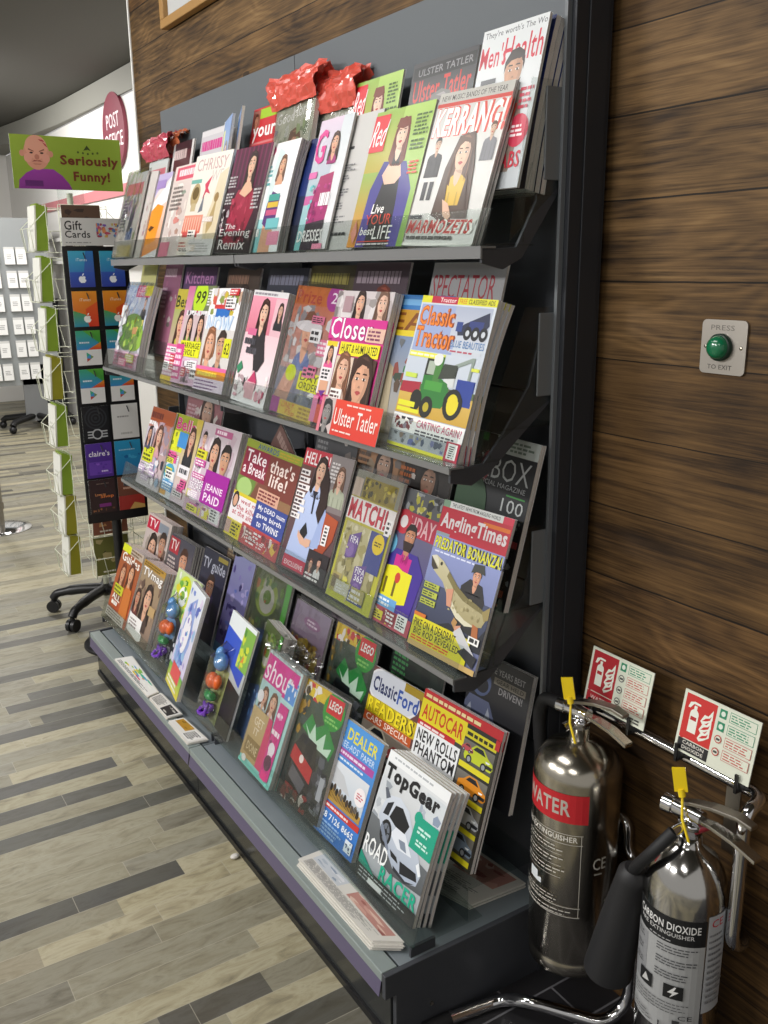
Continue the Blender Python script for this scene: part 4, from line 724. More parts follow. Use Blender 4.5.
def d_angling(a):
    a.R(0, 0, 1, 1, '5a5f80', '9aa6dc'); a.R(0, .955, 1, 1, 'd4d6d4'); a.R(0, .955, .1, 1, '7a9a80'); a.T('THE LATEST NEWS FROM ANGLING WORLD', .13, .966, .82, .99, '2c3034', .02); a.R(.86, .955, 1, 1, 'c9304a')
    a.R(0, .765, 1, .955, 'b92438'); a.R(.62, .905, .98, .93, 'd8701f'); a.T('AnglingTimes', .03, .79, .97, .92, 'ded6d8', .06); a.R(0, .765, .2, .785, '8a9aa0')
    a.T('PREDATOR BONANZA!', .02, .675, .98, .755, 'dbd824', .05, o='24242c', ob=.05); a.B(.05, .645, .9, .67, 1, 'd9def2', .4)
    a.R(0, .14, 1, .44, '33384e', '4a516c'); a.P([(.2, .16), (.5, .24), (.9, .2), (1, .3), (1, .14), (.2, .1)], '23252e')
    a.P([(.56, .24), (.54, .5), (.64, .56), (.82, .54), (.9, .44), (.84, .22)], '2c2a2c'); a.who(.72, .58, .075, 'd69a7c', '3c3a34', '2c2a2c', 'short', -2, 1.4); a.P([(.63, .60), (.65, .66), (.78, .67), (.82, .61), (.72, .62)], '3c3e3a')
    a.P([(.03, .615), (.10, .63), (.22, .605), (.34, .555), (.5, .485), (.66, .44), (.82, .42), (.92, .40), (.97, .35), (.94, .30), (.86, .285), (.72, .265), (.58, .29), (.46, .345), (.36, .42), (.28, .475), (.18, .505), (.10, .53), (.17, .545)], 'a4986c', 'c6bf9c')
    a.P([(.34, .555), (.5, .485), (.66, .44), (.82, .42), (.92, .40), (.95, .375), (.8, .39), (.62, .41), (.46, .455), (.32, .52)], '7d7348'); a.P([(.46, .345), (.58, .29), (.72, .265), (.86, .285), (.7, .30), (.56, .335), (.44, .40), (.34, .46)], 'd9d3b8')
    a.P([(.03, .615), (.17, .545), (.10, .53), (.06, .55)], '3f382c'); a.P([(.03, .615), (.10, .63), (.15, .60), (.17, .555)], 'd6d1bd'); a.E(.2, .585, .018, .018, '2a2618'); a.P([(.56, .29), (.62, .27), (.6, .22), (.54, .25)], 'b58a54')
    a.P([(.82, .30), (.9, .29), (.94, .2), (.84, .22)], 'b0693c'); a.P([(.9, .39), (.99, .44), (1, .36), (.95, .34)], '9a8a56')
    a.K(.4, .32, .9, .44, 26, ['8d8258', 'b9af84', '9a9064'], .03); a.P([(.36, .44), (.46, .46), (.48, .34), (.42, .34)], 'd09478'); a.P([(.6, .24), (.68, .26), (.68, .18), (.62, .18)], 'd09478')
    for v in (.40, .345, .29): a.R(.03, v, .26, v+.04, 'b5bd4a'); a.B(.04, v+.004, .25, v+.036, 2, '4a5030')
    a.R(0, .0, .86, .2, 'd9cf24'); a.R(0, 0, 1, .035, 'c9a86a'); a.P([(.6, .2), (.92, .05), (.98, .1), (.68, .25)], 'c8c8cc'); a.P([(.72, .1), (.96, .04), (.99, .11), (.8, .14)], '26262c'); a.T('PIKE ON A DEADBAIT', .03, .13, .66, .185, '2a2a1c', .03); a.T('BIG ROD REVEALED', .05, .08, .74, .125, '2a2a1c', .03); a.B(.03, .04, .7, .075, 2, 'd9481f'); a.R(.82, .18, .97, .225, 'efeeec'); a.B(.84, .185, .95, .22, 1, '2a2a2c', .7); a.R(0, .2, .18, .225, 'd0742a')
# ---- bottom shelf
def d_tvorange(a):
    a.R(0, 0, 1, 1, 'b5481c', '9a5a30'); a.R(0, .9, .4, 1, 'd6dc1c'); a.R(.4, .9, 1, 1, 'b7a89a'); a.B(.42, .91, .98, .99, 2, '6d5030'); a.T('Guides', .08, .78, .94, .9, 'f1ece4', .04); a.who(.3, .62, .14, 'd09a78', '6a3016', '8a4a1e', 'long', -3.2, 1.2); a.who(.68, .68, .15, 'd6a07c', '5a2c16', 'c0662a', 'long', -3.6, 1.2); a.P([(.56, .1), (.6, .5), (.9, .5), (.94, .1)], 'c9712a'); a.R(.1, .34, .52, .46, 'c5c922'); a.B(.12, .35, .5, .45, 2, '5a5a14'); a.T('ALL', .1, .25, .5, .33, 'f3efe8', .04); a.B(.14, .17, .52, .24, 1, 'f3efe8', .7); a.R(0, 0, .9, .12, 'd9d2cc'); a.B(.04, .01, .86, .11, 3, '6a5a52')
def d_tvwhite(a):
    a.R(0, 0, 1, 1, '8c7468', 'a08a6a'); a.R(0, .92, 1, 1, 'b38a34'); a.B(.04, .93, .96, .99, 2, '5a4416'); a.T('TVmag', .06, .78, .96, .92, 'f0ece8', .04, o='6d5a50'); a.K(0, .3, 1, .78, 24, ['7d6456', 'a98c74', '5c463c', 'b79c84'], .14); a.who(.56, .56, .2, 'd9a88c', '2a1c18', '4a3832', 'long', -2.6, 1.0); a.who(.14, .5, .13, 'c08a6e', '3c2620', '6a2c2c', 'long', -2.6, 1.0); a.R(.72, .4, .98, .52, 'b99a6a'); a.R(0, .06, .6, .28, 'efecea'); a.P([(.0, .06), (.0, .3), (.7, .12), (.7, .0)], 'efecea'); a.B(.06, .12, .5, .24, 3, '8a7c7a'); a.P([(.5, .0), (1, .1), (1, 0)], '5c4a42')
def d_toy(a):
    a.R(0, 0, 1, 1, '30343c', 'a9c864'); a.R(0, .5, 1, 1, '8fbf4a', 'c9d9a0'); a.E(.42, .80, .27, .26, 'c9d42a'); a.E(.42, .76, .17, .15, 'f0f2ec'); a.E(.40, .77, .09, .07, '7aa83a'); a.K(.06, .52, .94, .98, 34, ['6aa83a', 'e3e6da', 'd8c82a', '4a8a2c', 'e0742a', 'b9d26a'], .1); a.E(.76, .6, .14, .16, 'd9762a'); a.P([(0, .46), (.5, .55), (1, .42), (1, 0), (0, 0)], '2a2e38'); a.K(.04, .04, .96, .4, 26, ['c9ccd0', '6d8ab4', '41506c', '8d9298', '394048'], .1); a.E(.3, .4, .24, .18, '6f9cd0'); a.K(.1, .32, .5, .48, 10, ['4f84c4', 'a9c4e4', 'd9e2ea'], .08)
def d_toydark(a):
    a.R(0, 0, 1, 1, '2a2e34', '4d5a30'); a.E(.4, .78, .3, .24, '7f9138'); a.E(.42, .76, .2, .18, 'a9a89c'); a.E(.42, .78, .11, .09, '5f7a30'); a.K(.08, .46, .94, .98, 34, ['5a7a30', 'a5a596', '8a8c34', '3f6428', '9a5a2c', '6d7a50'], .1); a.P([(0, .42), (.5, .5), (1, .38), (1, 0), (0, 0)], '33476a'); a.K(.04, .2, .9, .44, 16, ['6f98c8', '46689a', 'a6bcd4'], .1); a.R(.86, .4, .98, 1, '4aa030')
def d_unicorn(a):
    a.R(0, 0, 1, 1, 'c9bce0', 'e6edf4'); a.P([(.1, .2), (.2, .8), (.6, .92), (.8, .5), (.5, .1)], '8fa4dc'); a.K(.05, .2, .95, .95, 36, ['6f8ad0', 'e9eef6', 'b8a4dc', '5a6cc0', 'dfd3ee', '9ac0e4'], .14); a.E(.45, .55, .22, .3, 'f0eef6'); a.K(.3, .3, .6, .7, 10, ['7a66c0', 'c8b8ea', '4a9ad0'], .08); a.R(0, .0, 1, .2, 'd9c82a', '5fae4a'); a.R(.2, .1, .8, .24, 'd9484a'); a.B(.1, .02, .9, .1, 2, 'f2eee2')
def d_bluelid(a):
    a.R(0, 0, 1, 1, '6d7278', 'd6d9d8'); a.R(0, .8, 1, 1, 'e2e8ea'); a.P([(0, .5), (0, .86), (1, .80), (.9, .46), (.4, .56)], '2f49b4', '3a5ac8'); a.R(.6, .6, 1, .96, '7fae4a'); a.K(.6, .6, .98, .95, 14, ['c9d43a', '4d8a30', 'e8ece0', 'd98a2c'], .1); a.R(0, 0, .5, .5, '8c9252', 'a6ac70'); a.K(.02, .05, .48, .5, 16, ['9fa46a', 'b9bd92', '73793c', 'cfd0b4'], .1); a.P([(.5, 0), (.5, .46), (1, .42), (1, 0)], '211c1e')
def d_shout(a):
    a.R(0, 0, 1, 1, '7fcfc6', 'c8e3e4'); a.R(0, .72, .95, .97, 'cf2f8e'); a.T('shout', .03, .755, .86, .94, 'f7eef4', .01, .1); a.R(.7, .72, .98, .86, '5a94d8'); a.K(.7, .72, .98, .9, 6, ['4a84cc', 'e9eef4'], .08); a.R(.0, .5, .62, .74, 'a9cfcf'); a.who(.2, .62, .11, 'd8aa90', '5c3a2a', 'dbe4e6', 'long', -1.6, 1.0); a.who(.48, .62, .12, 'dcb096', '6b4430', 'e6d6da', 'long', -1.6, .9); a.E(.1, .6, .09, .09, 'e6e6e8')
    a.R(.0, .06, .55, .5, 'b39a68', 'c2aa7a'); a.T('GET', .14, .36, .42, .43, 'ece2cc', .0); a.T('IT', .2, .28, .34, .34, 'ece2cc', .0); a.R(.06, .1, .5, .24, '8c7444'); a.T('DONE', .12, .13, .44, .2, 'd9cba6', .0)
    a.P([(.5, .5), (.62, .5), (.72, .06), (.48, .06)], 'cf3f70'); a.R(.66, .04, .92, .68, 'd0368c'); a.K(.68, .06, .9, .64, 14, ['e9a6cc', 'f4e4ee', '8a2468', 'c92a80'], .08); a.B(.66, .4, .92, .46, 1, 'f6e8f0', .7); a.E(.79, .30, .09, .09, 'e8e4ea'); a.E(.79, .18, .1, .11, '5a2a4a'); a.R(.70, .02, .86, .1, 'e62f8c'); a.R(0, 0, 1, .03, '6fc3b4'); a.E(.14, .05, .07, .05, 'd9dcd6')
def d_ninja(a):
    a.R(0, 0, 1, 1, '232329', '4a5a4a'); a.R(0, .88, .7, 1, 'd9b81f'); a.K(0, .86, .66, .99, 20, ['e0c62a', 'c92f2a', 'eee9e0', '4a3c20', 'd98a1f'], .1); a.E(.76, .87, .23, .22, '2f9a35'); a.R(.6, .84, .94, .985, 'd4232a'); a.T('LEGO', .64, .88, .91, .95, 'f7f3ee', .06, .15, o='1c1a1c', ob=.03); a.B(.62, .76, .92, .82, 2, '8fd06a')
    a.P([(.2, .62), (.34, .76), (.5, .68), (.7, .76), (.96, .62), (.9, .50), (.7, .58), (.5, .56), (.3, .60)], '2f8f42'); a.P([(.26, .66), (.4, .60), (.46, .7), (.56, .58), (.72, .68), (.74, .56), (.9, .6), (.86, .52), (.6, .53), (.4, .57)], 'c8e6d0')
    a.K(0, .5, .24, .88, 16, ['6a5a24', '2c2a26', 'a8842a', '454a3c'], .1); a.P([(.1, .1), (.12, .44), (.26, .58), (.6, .56), (.7, .36), (.66, .1)], '17171b'); a.P([(.1, .34), (.14, .46), (.64, .36), (.64, .24)], 'b9252c'); a.E(.36, .38, .05, .05, 'efe4e0')
    a.P([(.16, .2), (.2, .3), (.56, .22), (.5, .12)], '57575f'); a.K(.66, .06, .98, .5, 18, ['3a3c44', '5c6068', '22242a', '7a7e86'], .12); a.R(.84, .18, .94, .36, 'a8aeb4'); a.K(.04, .0, .7, .14, 16, ['8a2c2c', 'c9c4bc', '3c2a26', '6a2424'], .1)
def d_dealer(a):
    a.R(0, 0, 1, 1, '3573c4', '4f93d6'); a.T('E DEALER', .03, .85, .92, .95, 'e0d535', .04); a.T("FREE-ADS' PAPER", .03, .775, .92, .83, 'c9d9ee', .02); a.R(.02, .70, .95, .76, 'a94a9a'); a.B(.04, .71, .93, .75, 1, 'e8d6ea'); a.B(.04, .66, .9, .69, 1, 'd9e6f4')
    a.R(.04, .30, .94, .64, 'b9c6d4', 'd9dde2'); a.P([(.04, .46), (.06, .6), (.36, .56), (.6, .44)], 'c2c5c9'); a.P([(.04, .30), (.04, .42), (.94, .36), (.94, .30)], 'b08a3c', 'c29c4a')
    for i in range(11): a.E(.16+i*.07, .41+.02*(i % 2)-.005*i, .035, .05, ['2c2a26', '4a3c30', '1e1c1a', '6a5c50', '7d756a'][i % 5])
    for i in range(22): a.R(.15+i*.034, .33, .162+i*.034, .4, ['2c2a26', '4a3c30'][i % 2])
    a.E(.82, .5, .13, .12, 'efe9ea'); a.B(.74, .47, .9, .53, 3, 'c25a6a'); a.P([(.02, .235), (.02, .285), (.98, .29), (.98, .24)], 'c3342c'); a.B(.05, .245, .95, .28, 1, 'f2e0dc')
    a.T('028 7126 8665', .03, .155, .9, .21, 'eaf2fa', .04); a.B(.04, .02, .72, .14, 4, '9cc0ea'); a.R(.78, .04, .95, .14, 'e6eef6'); a.K(.79, .05, .94, .13, 10, ['2c4a7a', 'e6eef6'], .04)
def d_topgear(a):
    a.R(0, 0, 1, 1, '8f969c', 'e3e6e8'); a.R(0, .92, 1, 1, 'eef0f1'); a.B(.1, .95, .9, .985, 1, 'b4b8bc', .4); a.R(0, .3, .2, .8, 'cfd4d8'); a.R(.7, .55, 1, .9, 'd2d8dc'); a.K(.66, .66, .99, .80, 10, ['8c9ab0', 'a4aebc', 'b4bcc8'], .08); a.K(0, .4, .2, .78, 10, ['b6bcc2', '9aa2aa', 'd9dde0'], .1)
    a.T('TopGear', .03, .765, .92, .915, '141418', .10)
    a.P([(0, .28), (.5, .2), (1, .24), (1, .42), (0, .5)], '4c5054', '6d7276')
    # silver sports car, nose to the lower right
    a.P([(.14, .62), (.2, .70), (.36, .735), (.54, .69), (.66, .59), (.84, .46), (.93, .36), (.9, .27), (.74, .235), (.52, .255), (.36, .34), (.2, .44), (.12, .52)], 'a9b4c6', 'd3dae4')
    a.P([(.28, .56), (.33, .665), (.44, .68), (.60, .60), (.56, .53), (.4, .53)], '14161c'); a.P([(.17, .55), (.2, .64), (.29, .68), (.26, .56)], '1d2027'); a.P([(.16, .66), (.1, .73), (.14, .74), (.22, .69)], '5a606c'); a.P([(.42, .53), (.58, .53), (.74, .42), (.52, .40), (.36, .46)], 'e3e8f0'); a.P([(.5, .47), (.6, .48), (.66, .42), (.56, .42)], '7f8a9c')
    a.E(.29, .44, .095, .125, '15161b', .2); a.E(.29, .44, .062, .09, '6d7480', .2); a.E(.29, .44, .025, .035, '15161b', .2)
    for q in range(5): a.P([(.29, .44), (.29+.06*math.cos(q*1.257), .44+.06*math.sin(q*1.257)), (.29+.06*math.cos(q*1.257+.25), .44+.06*math.sin(q*1.257+.25))], '22252c')
    a.P([(.42, .36), (.54, .345), (.58, .31), (.46, .32)], '1b1d24'); a.P([(.6, .34), (.86, .35), (.9, .30), (.64, .26)], '191b22'); a.P([(.52, .275), (.74, .245), (.88, .275), (.74, .225), (.54, .245)], '2a2d36'); a.P([(.86, .43), (.93, .36), (.9, .34), (.83, .40)], 'eef2f6'); a.P([(.2, .50), (.36, .38), (.4, .35), (.38, .33), (.2, .44)], '7d879a')
    a.R(.66, .48, 1, .72, '17a082'); a.E(.69, .70, .06, .06, '17a082'); a.B(.72, .6, .94, .66, 2, 'cdeee4'); a.B(.74, .52, .94, .57, 2, 'cdeee4')
    a.T('ROAD', .02, .205, .42, .345, 'f2f4f4', .03); a.T('RACER', .36, .10, .98, .215, '1fae8c', .05); a.R(0, 0, 1, .105, '2f3236', '202327'); a.P([(0, .105), (.3, .09), (0, .2)], '1f8f78'); a.B(.04, .015, .9, .095, 3, 'b9c0c2', .35); a.R(.22, .02, .46, .06, 'e8eaea')
def d_mag_tvpink(a):
    a.R(0, 0, 1, 1, 'b8a8a4', 'cabdb8'); a.R(.02, .8, .5, .97, 'c52a44'); a.T('TV', .08, .83, .44, .95, 'f4e8e8', .03); a.R(.5, .82, .9, .95, '8c94a0'); a.K(.1, .3, .96, .82, 18, ['a3968c', '8a7a70', 'c6bab2', '6c5a50'], .15); a.who(.4, .56, .2, 'd9aa90', '2c1c18', 'b9a49a', 'long', -2.6, 1.0); a.who(.78, .68, .17, 'b98a70', '3a2a24', '4a4a50', 'short', -2.6, 1.1)
def d_mag_tvdark(a):
    a.R(0, 0, 1, 1, '6d5a54', '4a4a58'); a.who(.66, .70, .2, 'c99274', '4a2c1e', '3a4a6a', 'short', -2.6, 1.2); a.R(0, .76, .4, .97, 'b0303c'); a.T('TV', .05, .8, .36, .94, 'eee2e0', .03); a.B(.04, .5, .4, .72, 4, 'c9bcb6')
def d_tvguide(a):
    a.R(0, 0, 1, 1, '33304a', '2a2c3e'); a.T('TV guide', .05, .74, .95, .90, 'b3b5c4', .04); a.R(.6, .92, .98, .97, '9a8a3c'); a.P([(.2, .2), (.3, .54), (.5, .6), (.7, .5), (.76, .2)], '4a3a6a'); a.who(.5, .58, .2, 'c08c70', '33221c', '4a3a6a', 'short', -2.2, 1.1); a.B(.06, .3, .3, .6, 6, '8a84b0')
def d_purplekid(a):
    a.R(0, 0, 1, 1, '6a5c9c', '8a8cb8'); a.K(.04, .1, .96, .96, 40, ['4c3c84', '7f74b4', '5a6ab0', 'a49cc8', '39306a'], .16); a.R(0, 0, 1, .1, '6a94b8')
def d_dino(a):
    a.R(0, 0, 1, 1, '6d4a4c', '8d7f96'); a.E(.55, .86, .24, .08, '8a5c84'); a.B(.4, .83, .7, .89, 2, 'd9c8d6'); a.P([(.06, .5), (.2, .66), (.5, .72), (.8, .64), (.94, .46), (.7, .36), (.4, .3)], 'b59a34', 'c2a83e'); a.K(.06, .3, .95, .7, 30, ['c9ae3a', '9a7c24', '6d5420', 'd6c264', 'a84a34'], .1); a.K(.04, .2, .6, .4, 16, ['8a2c8c', 'c03a6a', '3a7a8c', 'b04a3c'], .11); a.E(.7, .34, .14, .2, '9a3830'); a.R(0, 0, 1, .12, '8fc4c0')
def d_ford(a):
    a.R(0, 0, 1, 1, '5a4a48', '6d3a38'); a.R(.4, .94, 1, 1, '5a2c2c'); a.E(.45, .86, .52, .24, 'e6e6ea'); a.E(.45, .86, .49, .21, 'd2d6e0'); a.T('Classic', .05, .80, .53, .93, '1f2a5c', .05); a.T('Ford', .55, .79, .94, .92, '2c52a8', .05); a.R(.64, .93, 1, 1, 'a58a1c')
    a.R(0, .6, 1, .74, 'c9b21c'); a.T('READERS', .03, .61, .93, .735, 'f0dc2a', .05, o='3a3410', ob=.03); a.R(0, .52, .95, .6, 'c45a2c'); a.T('CARS SPECIAL', .05, .535, .9, .59, 'f3e6da', .02); a.R(0, .3, 1, .52, '9a8f84'); a.car(.34, .38, .32, 'cfc8b4'); a.car(.74, .34, .26, 'b04a48', flip=-1); a.K(.0, .05, 1, .3, 20, ['8a7c70', 'b9b0a4', '5c4a44', 'c9a89c'], .13)
def d_autocar(a):
    a.R(0, 0, 1, 1, '3a3a3c'); a.R(0, .93, 1, 1, 'c0252c'); a.B(.03, .94, .8, .985, 1, 'e8d7a0'); a.R(0, .76, .6, .93, 'e8d722'); a.T('AUTOCAR', .03, .79, .57, .9, 'cf3a1c', .04); a.R(0, .72, .5, .77, 'c5252c'); a.B(.03, .73, .46, .76, 1, 'f3dedc'); a.R(0, .50, .58, .73, 'eceef0'); a.T('NEW ROLLS', .03, .62, .56, .71, '1c1c20', .05); a.T('PHANTOM', .03, .52, .56, .61, '1c1c20', .05); a.R(0, 0, .58, .5, '9aa06a', 'b8bcae'); a.car(.28, .36, .25, '6f7c9c'); a.B(.4, .46, .57, .5, 1, '3f7a3c')
    a.R(.6, 0, 1, .93, '2c2a26'); a.R(.6, .84, .97, .9, 'd9cf24'); a.B(.62, .85, .96, .89, 1, '2c2a10', .6)
    for v, c_, h in ((.745, 'c3cf2c', 'b84a54'), (.53, 'd98a20', None), (.33, 'b9bcc0', None), (.14, '7a8a9c', None)):
        a.R(.6, v-.085, .97, v+.08, '4a4844', '77746c'); a.car(.8, v-.01, .17, c_)
        if h: a.car(.66, v+.02, .07, h)
        a.R(.6, v-.115, .97, v-.075, 'dbd022')
    a.R(.95, .86, 1, .93, 'c0252c')
def d_bike(a):
    a.R(0, 0, 1, 1, '1d1d22', '26262a'); a.T('THE YEARS BEST', .3, .90, .9, .945, '8c8a8c', .02); a.R(.42, .83, .93, .88, '7a746a'); a.T('GEAR HELD', .46, .84, .9, .872, '2a2826', .02); a.T('DRIVEN!', .52, .77, .9, .82, '8a888a', .02); a.E(.22, .80, .17, .16, '4a5678'); a.E(.24, .78, .11, .09, '1a1c24'); a.P([(-.1, .5), (.06, .68), (.4, .68), (.6, .5), (.5, .3), (0, .3)], '5a607a'); a.P([(.0, .52), (.1, .62), (.16, .5)], 'a0a4b0'); a.P([(.5, .5), (.4, .64), (.34, .5)], 'a0a4b0')
def d_xbox(a):
    a.R(0, 0, 1, 1, '14161a', '1c1e22'); a.P([(.22, .90), (.22, 1), (1, 1), (1, .90)], 'a8aeac'); a.P([(.0, .9), (.0, 1), (.42, 1), (.42, .9)], '2a3a2c'); a.E(.34, .945, .12, .09, '17181a'); a.B(.62, .915, .95, .985, 3, '5d6a60'); a.R(.22, .95, .3, 1, '2f7a34'); a.T('XBOX', .24, .74, .95, .875, 'b4b8ba', -.012); a.E(.34, .80, .07, .14, '7a2430'); a.T('OFFICIAL MAGAZINE', .22, .695, .93, .725, 'aeb2b4', .0); a.T('100', .66, .565, .95, .645, 'b8bcbc', -.005); a.R(.7, .66, .95, .67, '3f8a44'); a.B(.8, .48, .98, .54, 2, '6a7a70'); a.K(.5, .1, .98, .45, 14, ['2a2c30', '8a9094', '33373c', '17191c'], .1); a.R(.8, .38, .98, .42, 'a03a3c'); a.K(.6, .02, .95, .12, 8, ['2f7a34', 'b2543a', '4a9a44'], .1); a.E(.2, .55, .26, .3, '2c4a30')
# ---- rear rows, mostly tops showing
def d_menshealth(a):
    a.R(0, 0, 1, 1, 'b8bec2', 'd6d9da'); a.T("They're worth's The Wo", .04, .935, .98, .985, '5a5e62', .01); a.T("Men's", .02, .76, .44, .90, 'c3273c', .02); a.T('Health', .40, .76, .98, .92, 'c3273c', .02); a.P([(.3, .1), (.34, .5), (.5, .6), (.8, .58), (.86, .3), (.8, .1)], '8a7a70'); a.who(.6, .70, .19, 'b98a6c', '2c211c', '8a7a70', 'short', -1.8, 1.0); a.P([(.46, .66), (.52, .56), (.66, .55), (.74, .66), (.6, .6)], '3c2a22'); a.R(.1, .66, .34, .69, '4a4e52'); a.T('M. 12', .04, .58, .36, .64, '2a2c30', .03); a.E(.84, .34, .16, .16, 'c02a48'); a.B(.74, .3, .94, .38, 3, 'f0dfe2'); a.B(.78, .46, .98, .6, 4, 'b8344a'); a.T('ABS', .66, .12, .96, .22, 'c3273c', .03)
def d_ulster(a):
    a.R(0, 0, 1, 1, '2a2a2c', '3a3a3c'); a.R(.02, .88, .98, .97, '1c1c1e'); a.T('ULSTER TATLER', .1, .90, .94, .95, '8a8a8c', .02); a.T('Ulster Tatler', .06, .72, .95, .87, 'c8352c', .03); a.who(.52, .54, .24, '9a9694', '6a6664', '5a5856', 'bob', -1.8, 1.0)
def d_crochet(a):
    a.R(0, 0, 1, 1, 'd8cfd4', 'c9c6ca'); a.R(.02, .94, .98, .99, 'd9d6d8'); a.B(.06, .76, .94, .9, 1, 'd43c8e', .7); a.R(.04, .6, .5, .74, 'd9a6bc'); a.R(.54, .5, .96, .74, 'b9b2bc'); a.E(.16, .66, .1, .08, '33262c'); a.K(.04, .1, .96, .6, 20, ['c9a8b8', 'e6dfe4', '9aa4b4', 'd982a4'], .14)
def d_darkred(a):
    a.R(0, 0, 1, 1, '4a2228', '5a2a30'); a.R(.0, .9, 1, 1, '3c1c24'); a.B(.1, .78, .9, .93, 1, 'c9b2b0', .7); a.R(.9, 0, 1, 1, 'd9d4d2'); a.R(0, 0, .1, 1, 'd9d4d2'); a.K(.1, .2, .9, .72, 14, ['6a3038', '3c2024', '8a4c48'], .15)
def d_bluepair(a):
    a.R(0, 0, 1, 1, '6a7a8c', '3f6fa8'); a.R(0, .75, 1, 1, '3c74b4'); a.R(.06, .4, .3, .9, 'b9bd6a'); a.who(.6, .66, .2, 'c99c84', '3a2a26', '4a5c74', 'bob', -2.4, 1.0); a.R(0, 0, .06, 1, 'dfe2e4')
def d_yours(a):
    a.R(0, 0, 1, 1, 'd4ccca', 'c8222e'); a.R(0, .70, 1, 1, 'c4242c'); a.R(.22, .9, 1, .985, '9cc41f'); a.R(.02, .84, .24, .98, '9a5a4a'); a.who(.13, .9, .07, 'c98c70', '5a3020', '8a4030', 'short', -2, 1.2); a.T('yours', .06, .70, .92, .83, 'f7f2f0', .05); a.R(0, .62, 1, .68, 'c4242c'); a.B(.05, .63, .95, .67, 1, 'f0dcd8'); a.K(.04, .1, .96, .6, 18, ['d9c9bc', 'b08a70', 'e6e0da', '8a6a50'], .14)
def d_festive(a):
    a.R(0, 0, 1, 1, '9a9c86', 'a8aa98'); a.T('Good', .04, .82, .5, .92, 'd9d8d4', .02); a.T('Home', .46, .84, .96, .95, 'd9d8d4', .02); a.who(.56, .56, .2, 'c08c72', '6a4a36', '7d9a4c', 'bob', -2.2, 1.0); a.R(0, .3, 1, .46, '7a4c8c'); a.K(.02, .2, .4, .8, 16, ['b8bab0', '7d8a6c', 'd2d4cc', '8a8490'], .12); a.K(.6, .3, .98, .8, 14, ['8a9c6a', 'a3a89c', '6d7a5c'], .12)
def d_spectator(a):
    a.R(0, 0, 1, 1, '8e8e90', '9a9a9c'); a.T('SPECTATOR', .03, .76, .9, .92, '9a2434', .0); a.B(.1, .68, .9, .71, 1, '7a5a60'); a.R(.05, .3, .95, .62, '6d7478'); a.B(.1, .1, .9, .28, 4, '4a4a50')
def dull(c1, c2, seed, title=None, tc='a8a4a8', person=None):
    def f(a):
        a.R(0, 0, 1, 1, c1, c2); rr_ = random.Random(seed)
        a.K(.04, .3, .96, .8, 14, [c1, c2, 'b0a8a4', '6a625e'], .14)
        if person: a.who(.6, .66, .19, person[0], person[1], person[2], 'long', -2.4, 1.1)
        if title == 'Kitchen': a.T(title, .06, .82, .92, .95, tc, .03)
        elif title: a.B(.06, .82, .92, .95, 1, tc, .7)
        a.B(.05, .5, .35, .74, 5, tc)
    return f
def d_plainback(a): a.R(0, 0, 1, 1, '223a80', '1c2c66'); a.R(0, 0, 1, .5, '1a1c24', '1e2a50')
# ------------------------------------------------------------------ magazines on the stand
S = 'magazines in one stack, '
def crumple(root, W, z0, z1, c, seed, lean=.0, spread=1.1, name='wrapper_top', m=None):
    """the gathered, crumpled top of a printed plastic bag"""
    g = G(); nx, nz = 22, 10; vs = []
    for side in (-1, 1):
        for j in range(nz+1):
            for i in range(nx+1):
                u = i/nx-.5; v = j/nz; nn_ = noise.noise(Vector((u*9, v*5+seed, side*3))); n2 = noise.noise(Vector((u*23, v*13, seed*1.7+side)))
                vs.append((u*W*(1+(spread-1)*v)+.006*n2, side*(.007+.016*math.sin(PI*v))+.014*nn_*(.3+v)+.006*n2+lean*v, z0+(z1-z0)*(v+.16*v*noise.noise(Vector((u*5, seed, side))))))
    k = (nx+1)*(nz+1); fs = [(s_*k+j*(nx+1)+i, s_*k+j*(nx+1)+i+1, s_*k+(j+1)*(nx+1)+i+1, s_*k+(j+1)*(nx+1)+i) for s_ in (0, 1) for j in range(nz) for i in range(nx)]
    g.add(vs, fs, 'fff'); return g.build(name, m, root, fix=False)
def plastic(name, c):
    m = mat(name, c, .28, coat=.6); return m
# top shelf, back row
r = mag('R1B', 'bagged magazine with a crumpled crimson wrapper, far left of the top shelf', d_bagged, -2.03, 0.19, 0.235, dn=.004, back='b03040'); crumple(r, .23, .235, .315, 'b03a4c', 3, name='wrapper_top', m=plastic('crimson_wrap', 'bd4a5c'))
r = mag('R1B', 'magazine under an orange-brown crumpled wrapper at the top shelf back', d_darkred, -1.97, 0.17, 0.27, dn=-.022); crumple(r, .20, .26, .325, 'a05a40', 8, m=plastic('orange_brown_wrap', 'b0603e'))
mag('R1B', 'dark red magazine with white edges behind the pastel magazine, top shelf', d_darkred, -1.826, 0.18, 0.276, dn=-.004)
mag('R1B', 'pale magazine with a bright pink title in the top back row', d_crochet, -1.574, 0.18, 0.284, d=.012, copies=2, group=S+'pink-titled magazines', short='pale pink-titled magazine')
mag('R1B', 'blue and yellow magazine turned edge-on in the top back row', d_bluepair, -1.38, 0.13, 0.285, yaw=-14, d=.008, dn=.01)
mag('R1B', 'blue magazine with a pale spine squeezed beside the red-topped magazine', d_bluepair, -1.3, 0.13, 0.292, yaw=-20, d=.008, dn=.004)
mag('R1B', 'red-topped magazine with large white title and lime strip, top back row', d_yours, -1.196, 0.19, 0.294, dn=.005)
r = mag('R1B', 'bagged grey-green magazine with shaggy red wrapper top, top back row', d_festive, -1.02, 0.205, 0.276, dn=.014, roll=-2, bag=True, d=.012); crumple(r, .235, .262, .345, 'd8452f', 5, spread=1.18, m=plastic('scarlet_wrap', 'd9594a'))
